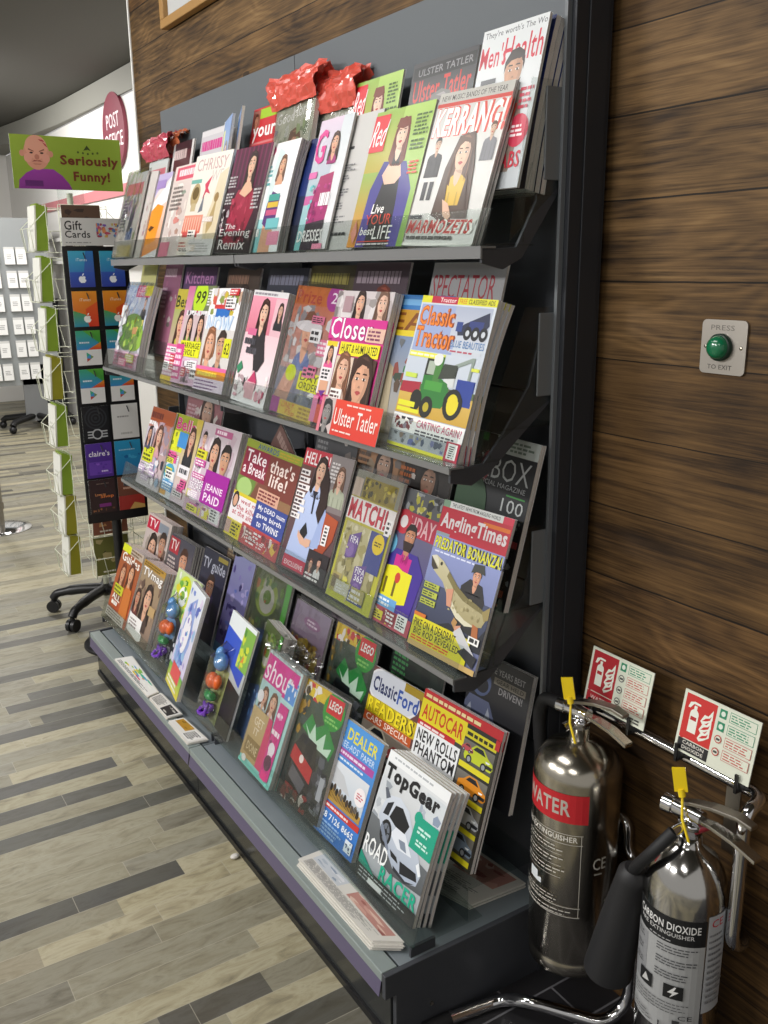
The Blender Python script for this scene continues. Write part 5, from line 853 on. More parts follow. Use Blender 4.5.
r = mag('R1B', 'second bagged magazine with scarlet wrapper, behind the shaggy red one', d_festive, -0.85, 0.18, 0.25, dn=-.012, bag=True, d=.01); crumple(r, .20, .235, .325, 'd8452f', 12, spread=1.05, m=plastic('scarlet_wrap', 'd9594a'))
mag('R1B', 'green magazine with a red-haired woman, copy in the top back row', d_red, -0.665, 0.186, 0.278, dn=-.002)
mag('R1B', 'dark grey magazine with red lettering and a silver-haired face', d_ulster, -0.438, 0.212, 0.277, d=.008, copies=1, group=S+'dark grey magazines', short='dark grey red-lettered magazine')
mag('R1B', 'white magazine with a bearded man and large red title, top right', d_menshealth, -.174, .169, .274, d=.005, dn=.034, roll=.6)
mag('R1B', 'magazine with a navy cover tucked behind the bearded man magazine', d_plainback, -.172, .168, .274, dn=.024, yaw=2, d=.010, copies=3, bow=-.004, group=S+'navy covered magazines', short='navy covered magazine')
# top shelf, front row
mag('R1F', 'bagged grey magazine with mustard foot, leftmost on the top shelf', d_bagged, -2.10, .21, .285, dn=.006, bag=True)
mag('R1F', 'pale curled magazine standing just right of the leftmost bagged magazine', d_pagesback, -1.99, .16, .29, dn=-.004, roll=3)
mag('R1F', 'orange and lilac magazine with a golden dog, top shelf left', d_dog, -1.90, .21, .27, dn=-.010)
mag('R1F', 'cream and rose pastel magazine beside the golden dog magazine', d_pastel, -1.66, .21, .278, dn=-.007)
mag('R1F', 'cream craft magazine with a red bow and wooden cotton reels', d_craft, -1.475, .268, .288, dn=.002, roll=1.3)
mag('R1F', 'dark magazine with a woman in a crimson dress before curtains', d_evening, -1.175, .228, .274, dn=.006, roll=1.2)
mag('R1F', 'white and teal magazine with a woman in a purple swimsuit', d_swim, -.985, .172, .268, dn=-.004, copies=2, d=.007, bow=-.004, back='334', group=S+'swimsuit magazines', short='white and teal swimsuit magazine')
mag('R1F', 'navy backed magazine leaning behind the swimsuit magazine stack', d_plainback, -.97, .20, .275, dn=-.034, d=.008, bow=-.006)
mag('R1F', 'slim teal magazine with a woman in a magenta sequin dress', d_sequin, -.721, .146, .292, dn=-.002, roll=-.6)
mag('R1F', 'grey page of small black print showing beside the sequin dress magazine', d_textpage, -.68, .205, .29, dn=-.012)
mag('R1F', 'green magazine with a red-haired woman in a purple coat, front row', d_red, -.474, .206, .273, dn=.003, roll=.6)
mag('R1F', 'pale rock music magazine with a long-haired woman in yellow', d_kerrang, -.270, .214, .279, roll=2.2, d=.005, copies=2, back='333', group=S+'rock music magazines', short='pale rock music magazine')
# second shelf, back row
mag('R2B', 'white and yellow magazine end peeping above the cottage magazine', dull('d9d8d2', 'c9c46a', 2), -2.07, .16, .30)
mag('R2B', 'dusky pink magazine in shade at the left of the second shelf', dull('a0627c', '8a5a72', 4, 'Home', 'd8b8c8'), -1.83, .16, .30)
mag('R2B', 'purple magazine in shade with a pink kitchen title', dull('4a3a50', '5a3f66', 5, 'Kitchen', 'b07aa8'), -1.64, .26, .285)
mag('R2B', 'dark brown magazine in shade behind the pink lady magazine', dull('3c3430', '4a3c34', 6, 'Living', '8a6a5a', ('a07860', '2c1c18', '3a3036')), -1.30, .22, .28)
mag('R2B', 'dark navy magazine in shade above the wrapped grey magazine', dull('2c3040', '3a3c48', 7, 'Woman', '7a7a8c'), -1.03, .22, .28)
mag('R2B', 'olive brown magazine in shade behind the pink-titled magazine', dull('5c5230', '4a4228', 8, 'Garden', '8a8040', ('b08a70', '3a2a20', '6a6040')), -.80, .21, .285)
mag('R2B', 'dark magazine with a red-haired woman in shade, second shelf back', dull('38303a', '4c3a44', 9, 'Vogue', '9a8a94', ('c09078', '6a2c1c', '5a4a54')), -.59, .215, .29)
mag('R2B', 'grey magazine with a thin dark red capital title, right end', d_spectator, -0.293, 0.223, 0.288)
# second shelf, front row
mag('R2F', 'bagged magazine with a green cottage garden, left of the second shelf', d_cottage, -1.995, .255, .282, dn=.006, bag=True, copies=2, d=.009, bow=-.004, flop=.003, group=S+'cottage garden magazines', short='bagged cottage garden magazine')
mag('R2F', 'lime and pink magazine, first of three overlapping on the second shelf', d_lime, -1.545, .205, .279, dn=-.009)
mag('R2F', 'gossip magazine with a lime price disc reading 99', d_ninetynine, -1.437, .212, .287, dn=-.002, roll=-1)
mag('R2F', 'celebrity magazine with two faces and an orange band, overlapping the price disc magazine', d_now, -1.235, .206, .281, dn=.006, roll=-1, copies=3, d=.006, group=S+'two faces magazines', short='two faces celebrity magazine')
mag('R2F', 'pale pink magazine with a dark-haired woman in black', d_pinklady, -.992, .198, .284, dn=-.003, roll=1.6, copies=2, group=S+'pale pink magazines', short='pale pink dark-haired woman magazine')
mag('R2F', 'bagged grey magazine with a woman and yellow price patches', d_greylady, -.754, .214, .298, dn=-.001, roll=2, bag=True)
mag('R2F', 'bright pink magazine with a white title and three women', d_closer, -.546, .222, .288, dn=.001, d=.006, copies=2, group=S+'bright pink magazines', short='bright pink white-titled magazine')
mag('R2F', 'farming magazine with blue and yellow head, behind the tractor magazine', d_farm, -.37, .21, .29, dn=-.024)
mag('R2F', 'tractor magazine with a green tractor on a harvest field', d_tractor, -.242, .224, .286, dn=-.006, roll=1, d=.008, copies=3, cbow=-.010, flop=0, group=S+'tractor magazines', short='green tractor magazine')
# third shelf, back row
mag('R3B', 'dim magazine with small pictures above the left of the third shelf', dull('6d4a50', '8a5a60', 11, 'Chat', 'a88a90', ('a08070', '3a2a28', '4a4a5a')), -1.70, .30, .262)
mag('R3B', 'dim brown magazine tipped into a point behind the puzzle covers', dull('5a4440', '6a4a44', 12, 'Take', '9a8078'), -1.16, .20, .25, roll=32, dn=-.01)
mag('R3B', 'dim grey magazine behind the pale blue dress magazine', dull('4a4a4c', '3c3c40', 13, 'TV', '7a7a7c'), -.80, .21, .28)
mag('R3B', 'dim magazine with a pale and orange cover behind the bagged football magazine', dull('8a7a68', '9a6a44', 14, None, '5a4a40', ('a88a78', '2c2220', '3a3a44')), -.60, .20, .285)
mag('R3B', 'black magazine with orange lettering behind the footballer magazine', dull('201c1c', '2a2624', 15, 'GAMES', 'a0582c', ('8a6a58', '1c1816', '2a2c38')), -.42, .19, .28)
mag('R3B', 'black games magazine with a pale thin four-letter title', d_xbox, -0.211, 0.211, 0.316, roll=1, d=.006, copies=1, group=S+'black games magazines', short='black games magazine')
# third shelf, front row
mag('R3F', 'magazine with bride pictures and yellow patch, leftmost on the third shelf', d_heat, -1.885, .225, .270, dn=.007, roll=-.7)
mag('R3F', 'lime and blue magazine with a raspberry title on the third shelf', d_bella, -1.68, .235, .275, dn=-.001, roll=-.8)
mag('R3F', 'wide celebrity magazine with a solid purple block', d_star, -1.425, .28, .278, dn=.004, roll=-.9, copies=3, d=.006, group=S+'purple block magazines', short='wide purple block magazine')
mag('R3F', 'weekly magazine with a crimson title panel, left of the brown one', d_break, -1.127, .335, .276, dn=-.005, roll=.6)
mag('R3F', 'magazine with a long-haired woman in a pale blue dress', d_hello, -.768, .232, .303, dn=.002, roll=-1.4)
mag('R3F', 'bagged yellow football magazine with a red title and purple cards', d_match, -.517, .187, .294, dn=.004, bag=True, d=.007)
mag('R3F', 'football magazine with a bearded player in claret and blue', d_football, -.39, .19, .289, dn=-.009)
mag('R3F', 'angling magazine with a man holding a large pike', d_angling, -.178, .208, .292, dn=.005, roll=-1.6, d=.003, copies=1, group=S+'angling magazines', short='angling pike magazine')
# bottom, third row in the shade
mag('R4B', 'black magazine with a motorcyclist in grey leathers', d_bike, -0.205, 0.19, 0.29, roll=-2, d=.006, copies=1, group=S+'motorcyclist magazines', short='black motorcyclist magazine')
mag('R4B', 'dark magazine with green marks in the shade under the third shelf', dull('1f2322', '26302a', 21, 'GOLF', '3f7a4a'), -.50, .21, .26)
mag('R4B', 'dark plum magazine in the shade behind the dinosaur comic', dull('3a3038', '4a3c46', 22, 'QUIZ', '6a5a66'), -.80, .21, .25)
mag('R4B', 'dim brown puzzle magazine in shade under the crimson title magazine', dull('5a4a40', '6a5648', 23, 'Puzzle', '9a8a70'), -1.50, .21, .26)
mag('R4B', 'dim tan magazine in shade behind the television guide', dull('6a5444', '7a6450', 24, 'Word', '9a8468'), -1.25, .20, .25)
# bottom, second row
mag('R4M', 'television magazine with a bald man and red logo in the second row', d_mag_tvpink, -2.15, 0.25, 0.283, dn=.004, roll=-1, d=.008, copies=4, back='caa', group=S+'bald man television magazines', short='bald man television magazine')
mag('R4M', 'television magazine with a red panel and a smiling man', d_mag_tvdark, -1.878, 0.224, 0.265, dn=.007, roll=-1, d=.008, copies=3, back='223', group=S+'red panel television magazines', short='red panel television magazine')
mag('R4M', 'midnight blue television guide standing in the second row', d_tvguide, -1.588, 0.2, 0.289, roll=-1.6)
mag('R4M', 'violet and blue cartoon comic beside the midnight blue television guide', d_purplekid, -1.382, 0.15, 0.322, dn=-.009)
mag('R4M', 'bagged dark toy comic with green slime art, second row', d_toydark, -1.202, 0.235, 0.323, dn=-.006, roll=-2, bag=True)
mag('R4M', 'bagged mauve comic with gold dinosaur shapes, second row', d_dino, -0.938, 0.193, 0.306, dn=-.004, bag=True, d=.008)
mag('R4M', 'green and black brick toy comic half hidden in the second row', d_ninja, -0.7, 0.2, 0.312, dn=-.002, roll=-2, bag=True)
mag('R4M', 'classic car magazine with yellow readers band and blue title', d_ford, -0.49, 0.205, 0.27, dn=.004, roll=-2.4)
mag('R4M', 'wide yellow motoring newspaper-size magazine with a column of cars', d_autocar, -0.279, 0.264, 0.294, dn=.011, roll=-2.4, d=.004, copies=2, group=S+'yellow motoring magazines', short='wide yellow motoring magazine')
# bottom, front row
mag('R4F', 'orange television magazine, leftmost in the bottom front row', d_tvorange, -2.095, .225, .278, dn=.006, roll=-1, d=.009, copies=5, back='e6cdd2', group=S+'orange television magazines', short='orange television magazine')
mag('R4F', 'brown and white television magazine with a dark-haired woman, bottom front', d_tvwhite, -1.868, .215, .275, dn=0, roll=-1.3, d=.009, copies=5, back='e2c4d0', group=S+'brown television magazines', short='brown and white television magazine')
def toys(root, W, H, u, v, k, body):
    """clear blister of small toys on the front of a comic"""
    x = (u-.5)*W; z = v*H
    def coil(n, z0, r, c, nm, m):
        g = G(); pts = [(x+r*math.cos(q*.55), -.022-.010*math.sin(q*.7), z0+.020*math.sin(q*.58)) for q in range(n)]; g.tube(pts, .0058, 6); g.build(nm, m, root)
    g = G(); g.ball((x-.012, -.022, z+.080), .027, (1, .7, .9)); g.ball((x+.024, -.020, z+.086), .020, (.8, .7, 1.1)); g.build('orange_toy', mat('orange_toy_plastic', 'e8641a', .25, coat=.5), root)
    g = G(); g.ball((x, -.020, z+.038), .031, (1, .6, .45)); g.tube([(x-.028, -.022, z+.04), (x+.028, -.024, z+.046)], .008, 8); g.build('green_toy', mat('green_toy_plastic', '1f8f45', .25, coat=.5), root)
    coil(46, z-.004, .027, '', 'purple_toy', mat('purple_toy_plastic', '6a2fb0', .25, coat=.5))
    g = G(); g.ball((x+.004, -.018, z+.142), .034, (1, .6, .8)); g.ball((x-.018, -.018, z+.160), .02, (1, .7, 1)); g.build('blue_toy', mat('blue_toy_plastic', '5f94cc', .25, coat=.5), root)
    # blister shell
    g = G(); n = 10
    prof = []
    for j in range(n+1):
        for i in range(n+1):
            a = i/n; b = j/n; e = min(1, 5*a, 5*(1-a), 5*b, 5*(1-b)); prof.append((x+(a-.5)*.088, -.002-.042*e, z-.036+b*.23))
    g.add(prof, [(j*(n+1)+i, j*(n+1)+i+1, (j+1)*(n+1)+i+1, (j+1)*(n+1)+i) for j in range(n) for i in range(n)], smooth=True); g.build('blister', M_BAG, root, fix=False)
r = mag('R4F', 'bagged green slime comic with blister of toys, right of the television magazines', d_toy, -1.60, .215, .320, dn=-.012, bag=False, d=.006); toys(r, .215, .32, .38, .16, 0, 1)
mag('R4F', 'tilted white and blue unicorn comic with a rainbow foot', d_unicorn, -1.40, .205, .325, dn=.018, yaw=-11, d=.006, copies=1, group=S+'unicorn comics', short='tilted white and blue unicorn comic')
r = mag('R4F', 'comic with a royal blue flap and hanging toy blister, mid bottom row', d_bluelid, -1.135, .215, .318, dn=-.006, yaw=-6, d=.006); toys(r, .215, .318, .28, .11, 1, 1)
mag((-.345, .2, 20), 'thick dark toy comic edge-on beside the girls magazine', d_toydark, -.985, .19, .325, dn=-.008, yaw=-13, d=.012, copies=2, group=S+'edge-on toy comics', short='thick edge-on dark toy comic')
r = mag('R4F', 'pink and turquoise girls magazine with a kraft brown panel', d_shout, -.822, .182, .306, dn=.022, roll=1, d=.010, copies=2, back='2a8f9c', spine='2a8f9c', bag=True, group=S+'girls magazines', short='pink and turquoise girls magazine'); crumple(r, .19, .300, .352, 'fff', 4, lean=.03, spread=1.12, name='bag_top', m=M_BAG)
mag('R4F', 'bagged black and green brick toy comic in the bottom front row', d_ninja, -.632, .203, .296, dn=.004, roll=-3.2, bag=True, d=.009)
mag('R4F', 'blue free-ads trade paper with a livestock picture', d_dealer, -.455, .170, .271, dn=-.006, roll=-1.4, d=.012, back='ccc')
mag('R4F', 'white motoring magazine with a silver sports car, front copy', d_topgear, -.253, .214, .281, roll=-1.3, d=.008, copies=3, gap=.005, cbow=-.005, bow=-.003, group=S+'silver sports car magazines', short='white silver sports car magazine')
# printed card slipped into the second shelf's lip
y, z, t = POCKET['R2F']; tt = math.radians(t)
pc = empty('shelf_card', (-.352, y-.028, z-.006), (-tt, 0, math.radians(0))); tag(pc, 'scarlet title card slotted in the second shelf front lip', 'card')
a = Art(.236, .074, 5); a.R(0, 0, 1, 1, 'd6392c', 'e0452f'); a.R(0, 0, .24, 1, 'c8b6b4'); a.who(.12, .56, .10, '8a8684', '2a2628', '1c1a1c', 'bob', -2.4, 1.0); a.R(0, 0, .05, 1, 'd87a8a'); a.T('Ulster Tatler', .27, .30, .97, .76, 'f6eae4', .01); a.B(.44, .85, .9, .93, 1, 'f0d5cc'); a.B(.28, .1, .6, .18, 1, 'f0d5cc')
me = a.mesh('face', [([(-.118, 0, 0), (.118, 0, 0), (.118, 0, .074), (-.118, 0, .074), (-.118, .0012, 0), (.118, .0012, 0), (.118, .0012, .074), (-.118, .0012, .074)], [(7, 6, 5, 4), (0, 4, 5, 1), (2, 6, 7, 3), (1, 5, 6, 2), (0, 3, 7, 4)], 'ddd')]); me.materials.append(M_PRINT); o = bpy.data.objects.new('printed_face', me); col.objects.link(o); o.parent = pc

# newspapers and papers lying flat on the deck
def paper(quad, z, th, label, design, group=None, folds=2, fan=.006):
    """quad: the four corners on the deck, outer edge first; folded sheets kept as one paper"""
    c = sum((Vector((q[0], q[1], 0)) for q in quad), Vector())/4; r = empty('newspaper', (c.x, c.y, z)); tag(r, label, 'newspaper', group)
    P0 = [Vector((q[0], q[1], 0))-c for q in quad]; g = G()
    for k in range(folds):
        s = 1-.012*k; sh = Vector((.003*math.sin(k*2.1), fan*(k % 2)*.5, 0)); zz = [th*k/folds, th*(k+.86)/folds]
        vs = [p*s+sh+Vector((0, 0, z_)) for z_ in zz for p in P0]
        g.add(vs, [(3, 2, 1, 0), (4, 5, 6, 7), (0, 1, 5, 4), (1, 2, 6, 5), (2, 3, 7, 6), (3, 0, 4, 7)])
    g.build('folded_sheets', M_PAPER, r)
    a = Art(1, 1, hash_s(label)); design(a); me = bpy.data.meshes.new('front_page')
    vs = []
    for i, (u, v) in enumerate(a.v):
        p = P0[0]*(1-u)*(1-v)+P0[1]*u*(1-v)+P0[2]*u*v+P0[3]*(1-u)*v; vs.append((p.x*.985, p.y*.985, th+.0003+a.l[i]*2e-5))
    me.from_pydata(vs, [], a.f); ca = me.color_attributes.new('Col', 'FLOAT_COLOR', 'CORNER'); fl = []
    for c_ in a.c:
        for q in c_: fl += list(q)
    ca.data.foreach_set('color', fl); me.materials.append(M_CARD); o = bpy.data.objects.new('front_page', me); col.objects.link(o); o.parent = r
def p_news(a):
    a.R(0, 0, 1, 1, 'd6d2ca'); a.R(.05, .45, .4, .95, 'c3c7cc'); a.K(.08, .5, .38, .9, 8, ['a9b2bc', '8c98a8', 'd9dade'], .1); a.R(.5, .5, .95, .95, 'b8847a'); a.K(.5, .5, .95, .95, 8, ['c99a8c', '9a5c54', 'd8b8a8'], .12); a.B(.05, .05, .95, .42, 9, '8f8d8a', .4)
def p_colour(a):
    a.R(0, 0, 1, 1, 'e9e8e4'); a.K(.1, .35, .9, .95, 22, ['3fae8a', 'e3c92a', 'd84a6a', '4a9ad0', 'efefe9', '8ac04a'], .12); a.B(.05, .05, .95, .3, 3, '6a6a6a', .5)
def p_bw(a):
    a.R(0, 0, 1, 1, 'e6e4df'); a.R(.55, .1, .95, .9, '2c2a2a'); a.K(.6, .15, .92, .85, 8, ['c9c6c0', '4a4846', '8a8886'], .12); a.B(.05, .1, .5, .9, 8, '5a5856', .5)
def p_gold(a):
    a.R(0, 0, 1, 1, 'e3e0da'); a.R(.05, .4, .55, .95, 'b98a24'); a.K(.08, .45, .5, .9, 8, ['8a6414', 'd9b04a'], .1); a.R(.6, .1, .95, .9, 'efede9'); a.B(.62, .15, .93, .85, 6, '3a3836', .6)
q1 = [(-.375, -.462), (-.065, -.462), (-.03, -.412), (-.375, -.400)]
for k, l in enumerate(('lowest folded newspaper of the pile before the sports car magazine', 'middle folded newspaper of the pile before the sports car magazine', 'top folded newspaper of the pile, with a pinkish picture')):
    paper([(x+.004*((k*3) % 2), y_+.002*k) for x, y_ in q1], .1705+.0062*k, .0058, l, p_news, 'newspapers on the deck at right', 2)
q2 = [(-.31, -.30), (-.055, -.226), (-.045, -.085), (-.30, -.11)]
for k, l in enumerate(('lower newspaper of the flat pair behind the front row, right end', 'upper newspaper of the flat pair at the right end of the deck')):
    paper([(x, y_) for x, y_ in q2], .1660+.0075*k, .007, l, p_news, 'newspapers at the back of the deck', 3)
paper([(-1.70, -.474), (-1.36, -.472), (-1.37, -.435), (-1.69, -.418)], .1712, .006, 'white paper with turquoise and yellow pictures on the deck edge', p_colour)
paper([(-1.345, -.472), (-1.19, -.472), (-1.19, -.426), (-1.36, -.430)], .1712, .007, 'black and white folded paper, middle of the three on the deck edge', p_bw)
paper([(-1.17, -.474), (-1.015, -.474), (-1.005, -.419), (-1.165, -.43)], .1712, .007, 'white folded paper with a gold picture on the deck edge', p_gold)
# ------------------------------------------------------------------ exit button on the timber wall
def art_part(a, name, parent, loc, rot=(0, 0, 0), m=None, thick=0):
    """a printed face; optional slab behind it"""
    ex = None
    if thick:
        W, H, t = a.W, a.H, thick
        ex = [([(-W/2, 0, 0), (W/2, 0, 0), (W/2, 0, H), (-W/2, 0, H), (-W/2, t, 0), (W/2, t, 0), (W/2, t, H), (-W/2, t, H)], [(7, 6, 5, 4), (0, 4, 5, 1), (2, 6, 7, 3), (1, 5, 6, 2), (0, 3, 7, 4)], 'cccfc8')]
    me = a.mesh(name, ex); me.materials.append(m or M_CARD); o = bpy.data.objects.new(name, me); col.objects.link(o); o.parent = parent; o.location = loc; o.rotation_euler = rot; return o
xb = empty('exit_button', (.2785, 0, 1.326)); tag(xb, 'steel PRESS TO EXIT plate with a green dome button', 'button')
g = G(); n = 8; pts = []
for cx_, cz_, a0 in ((.034, .034, 0), (-.034, .034, 90), (-.034, -.034, 180), (.034, -.034, 270)):
    for k in range(n+1):
        t = math.radians(a0+90*k/n); pts.append((cx_+.008*math.cos(t), cz_+.008*math.sin(t)))
N_ = len(pts); g.add([(x, -.004, z) for x, z in pts]+[(x, -.0005, z) for x, z in pts], [tuple(range(N_))]+[(k, (k+1) % N_, N_+(k+1) % N_, N_+k) for k in range(N_)]); g.build('plate', mat('satin_steel', 'a8a29a', .42, .85), xb)
def dome(prof, m, nm, dx=0, dz=0):
    g = G(); g.lathe(prof, 0, 0, 28); g.v = [(x+dx, -z, y+dz) for x, y, z in g.v]; return g.build(nm, m, xb)
dome([(.0, .012), (.020, .012), (.0215, .010), (.0215, .004)], mat('dark_green_collar', '0f2a1e', .4), 'collar', -.004)
dome([(.0, .026), (.006, .0255), (.012, .0235), (.0165, .019), (.0185, .0125), (.0185, .0121)], mat('green_button', '0d6b45', .25, coat=.5), 'dome', -.004)
for sx in (-.033, .033): dome([(0, .0052), (.0022, .005), (.003, .004)], M_STEEL, 'screw', sx)
a = Art(.052, .08, 2); a.T('PRESS', .08, .80, .92, .90, '6a655f', .0); a.T('TO EXIT', .04, .04, .92, .13, '3a3734', .0); art_part(a, 'lettering', xb, (-.003, -.0042, -.038))

# ------------------------------------------------------------------ fire extinguishers, their stand and signs
st = empty('extinguisher_stand', (.2, -.09, 0)); tag(st, 'bent chrome tube stand holding both fire extinguishers', 'stand')
def put(g, name, m, root, o):
    g.v = [(x-o[0], y-o[1], z-o[2]) for x, y, z in g.v]; return g.build(name, m, root)
O = (.2, -.09, 0)
put(G().tube(rr([(.012, -.040, .12), (.012, -.040, .634), (.455, -.040, .634), (.455, -.085, .62), (.455, -.085, .37), (.44, -.017, .345), (.165, -.017, .345), (.165, -.017, .42), (.115, -.017, .42)], .045, 8), .0115, 14), 'upper_loop', M_CHROME, st, O)
put(G().tube(rr([(.215, -.030, .345), (.215, -.040, .05), (.20, -.09, .014), (.10, -.205, .050), (.045, -.215, .016), (.022, -.36, .014)], .05, 8), .0125, 14), 'foot_tube', M_CHROME, st, O)
put(G().tube([(.0255, -.335, .0145), (.021, -.395, .0145)], .0145, 14), 'rubber_foot', M_RUB, st, O)
put(G().tube(rr([(.25, -.018, .345), (.25, -.018, .014), (.42, -.018, .014), (.47, -.20, .014)], .04, 6), .0115, 12), 'rear_tube', M_CHROME, st, O)
put(G().box(.385, .412, -.038, -.034, .50, .70), 'sign_bracket', M_BRUSH, st, O)
def clip(x):
    put(G().box(x-.0025, x+.0025, -.070, -.066, .637, .667).box(x-.0025, x+.0025, -.0605, -.050, .637, .67).box(x-.0025, x+.0025, -.070, -.040, .634, .638), 'sign_clip', M_BLACK, st, O)
for x in (.097, .194, .302, .422): clip(x)
def ext_sign(x, label, name, red, col2):
    r = empty('safety_sign', (x, -.064, .653), (math.radians(-11), 0, 0)); tag(r, label, 'sign'); a = Art(.148, .108, 3)
    a.R(0, 0, 1, 1, 'dfe3d2'); a.R(.035, .24, .45, .955, red); a.E(.07, .27, .035, .035, red); a.R(.12, .36, .235, .66, 'eef0e4'); a.E(.178, .66, .058, .06, 'eef0e4'); a.R(.16, .69, .2, .80, 'eef0e4'); a.R(.135, .62, .215, .56, 'b9262c'); a.P([(.08, .74), (.1, .83), (.16, .86), (.24, .85), (.24, .82), (.15, .82), (.11, .74)], 'eef0e4')
    for k in range(3):
        b = .33+.14*k; a.P([(.27, b), (.31, b+.12), (.36, b+.12), (.41, b+.24), (.42, b+.08), (.35, b+.0), (.3, b-.04)], 'eef0e4'); a.P([(.29, b+.01), (.33, b+.07), (.38, b+.1), (.40, b+.14), (.39, b+.07), (.34, b+.03)], red)
    a.R(.035, .04, .45, .225, col2); a.T(name[0], .10, .15 if len(name) > 1 else .09, .39, .205 if len(name) > 1 else .17, 'e9e6dc', .02)
    if len(name) > 1: a.T(name[1], .10, .07, .39, .125, 'e9e6dc', .02)
    for k, v in enumerate((.80, .60, .40, .20)):
        c = '2f8f6a' if k < (1 if len(name) == 1 else 2) else 'c05a52'
        if c[0] == '2': a.R(.49, v, .58, v+.14, '2a8a64'); a.E(.535, v+.07, .028, .03, 'e4ece0')
        else: a.E(.535, v+.07, .046, .046, 'c0504a' if len(name) > 1 else '5a5a58'); a.E(.535, v+.07, .034, .034, 'dfe3d2'); a.R(.51, v+.05, .56, v+.085, '4a4846')
        a.R(.62, v-.01, .96, v+.15, c); a.R(.626, v-.002, .954, v+.142, 'dfe3d2'); a.B(.64, v+.01, .93, v+.13, 3, c, .45)
    if len(name) == 1: a.B(.47, .04, .97, .14, 2, '3a3836', .5)
    art_part(a, 'sign_face', r, (0, 0, 0), (0, 0, 0), M_CARD, .002)
ext_sign(.151, 'left-hand fire extinguisher sign with a red WATER panel', ('WATER',), 'b3202c', 'b3202c')
ext_sign(.367, 'right-hand fire extinguisher sign with a black CARBON DIOXIDE panel', ('CARBON', 'DIOXIDE'), 'cc2f2c', '1f2022')

def curved(root, cx, cy, r, z0, z1, a0, a1, design, name, m, W=None):
    """a printed label wrapped round a cylinder; angles in degrees, 270 faces the room"""
    arc = abs(math.radians(a1-a0))*r; a = Art(arc, z1-z0, 4); design(a)
    me = bpy.data.meshes.new(name); n = 14
    bm = bmesh.new(); lay = bm.loops.layers.float_color.new('Col')
    vs = [bm.verts.new((x, -.0007-a.l[i]*3e-5, y)) for i, (x, y) in enumerate(a.v)]
    for f, c in zip(a.f, a.c):
        try: F = bm.faces.new([vs[i] for i in f])
        except ValueError: continue
        for l_, q in zip(F.loops, c): l_[lay] = q
    for k in range(1, n): bmesh.ops.bisect_plane(bm, geom=bm.verts[:]+bm.edges[:]+bm.faces[:], plane_co=(arc*k/n, 0, 0), plane_no=(1, 0, 0))
    for v in bm.verts:
        t = math.radians(a0)+(v.co.x/arc)*math.radians(a1-a0); rad = r-v.co.y
        v.co = (cx+rad*math.cos(t), cy+rad*math.sin(t), z0+v.co.z)
    bm.to_mesh(me); bm.free(); me.materials.append(m); o = bpy.data.objects.new(name, me); col.objects.link(o); o.parent = root; return o
def tagseal(root, p, z):
    g = G(); g.tube([(p[0], p[1], z), (p[0]+.012, p[1]-.012, z-.03), (p[0]+.03, p[1]-.014, z-.062)], .0022, 6); g.tube([(p[0], p[1], z), (p[0]-.004, p[1], z+.012)], .006, 8)
    g.box(-.0105, .0105, -.002, .002, 0, .042, m=Matrix.Translation((p[0]-.003, p[1], z+.008)) @ Matrix.Rotation(math.radians(35), 4, 'Z') @ Matrix.Rotation(math.radians(-10), 4, 'Y')); g.build('yellow_seal', M_YEL, root)['label'] = 'yellow plastic security tag'
def head(root, z, s=1., dirx=1):
    """valve block, carrying handle above and squeeze lever below, both pointing right"""
    g = G(); g.lathe([(.017*s, z-.03), (.017*s, z-.008), (.02*s, z-.008), (.02*s, z+.002), (.014*s, z+.002), (.014*s, z+.022)], 0, 0, 20); g.tube([(-.032*s, -.006, z+.014), (.02*s, 0, z+.014)], .0125*s, 14); g.tube([(-.046*s, -.009, z+.014), (-.030*s, -.006, z+.014)], .0155*s, 14); g.tube([(.0, -.008, z-.002), (-.005, -.036*s, z-.01)], .0085*s, 12); g.build('valve', M_CHROME, root)
    def blade(pts, wd, nm, m):
        g = G(); vs = []
        for (x, y, zz), w_ in zip(pts, wd): vs += [(x, y-w_, zz-.003), (x, y+w_, zz-.003), (x, y+w_, zz+.004), (x, y-w_, zz+.004)]
        n = len(pts); fs = [(0, 1, 2, 3), (4*n-1, 4*n-2, 4*n-3, 4*n-4)]
        for i in range(n-1):
            for k in range(4): fs.append((4*i+k, 4*i+(k+1) % 4, 4*i+4+(k+1) % 4, 4*i+4+k))
        g.add(vs, fs); g.build(nm, m, root, bevel=.0015)
    blade([(-.025*s, 0, z+.022), (.0, 0, z+.034), (.04*s, 0, z+.047), (.082*s, 0, z+.054), (.108*s, 0, z+.050)], [.007, .010, .011, .010, .008], 'lever', M_BRUSH)
    blade([(.008, 0, z+.010), (.04*s, 0, z+.014), (.08*s, -.002, z+.012), (.122*s, -.004, z+.002)], [.008, .010, .011, .010], 'carry_handle', M_STEEL)
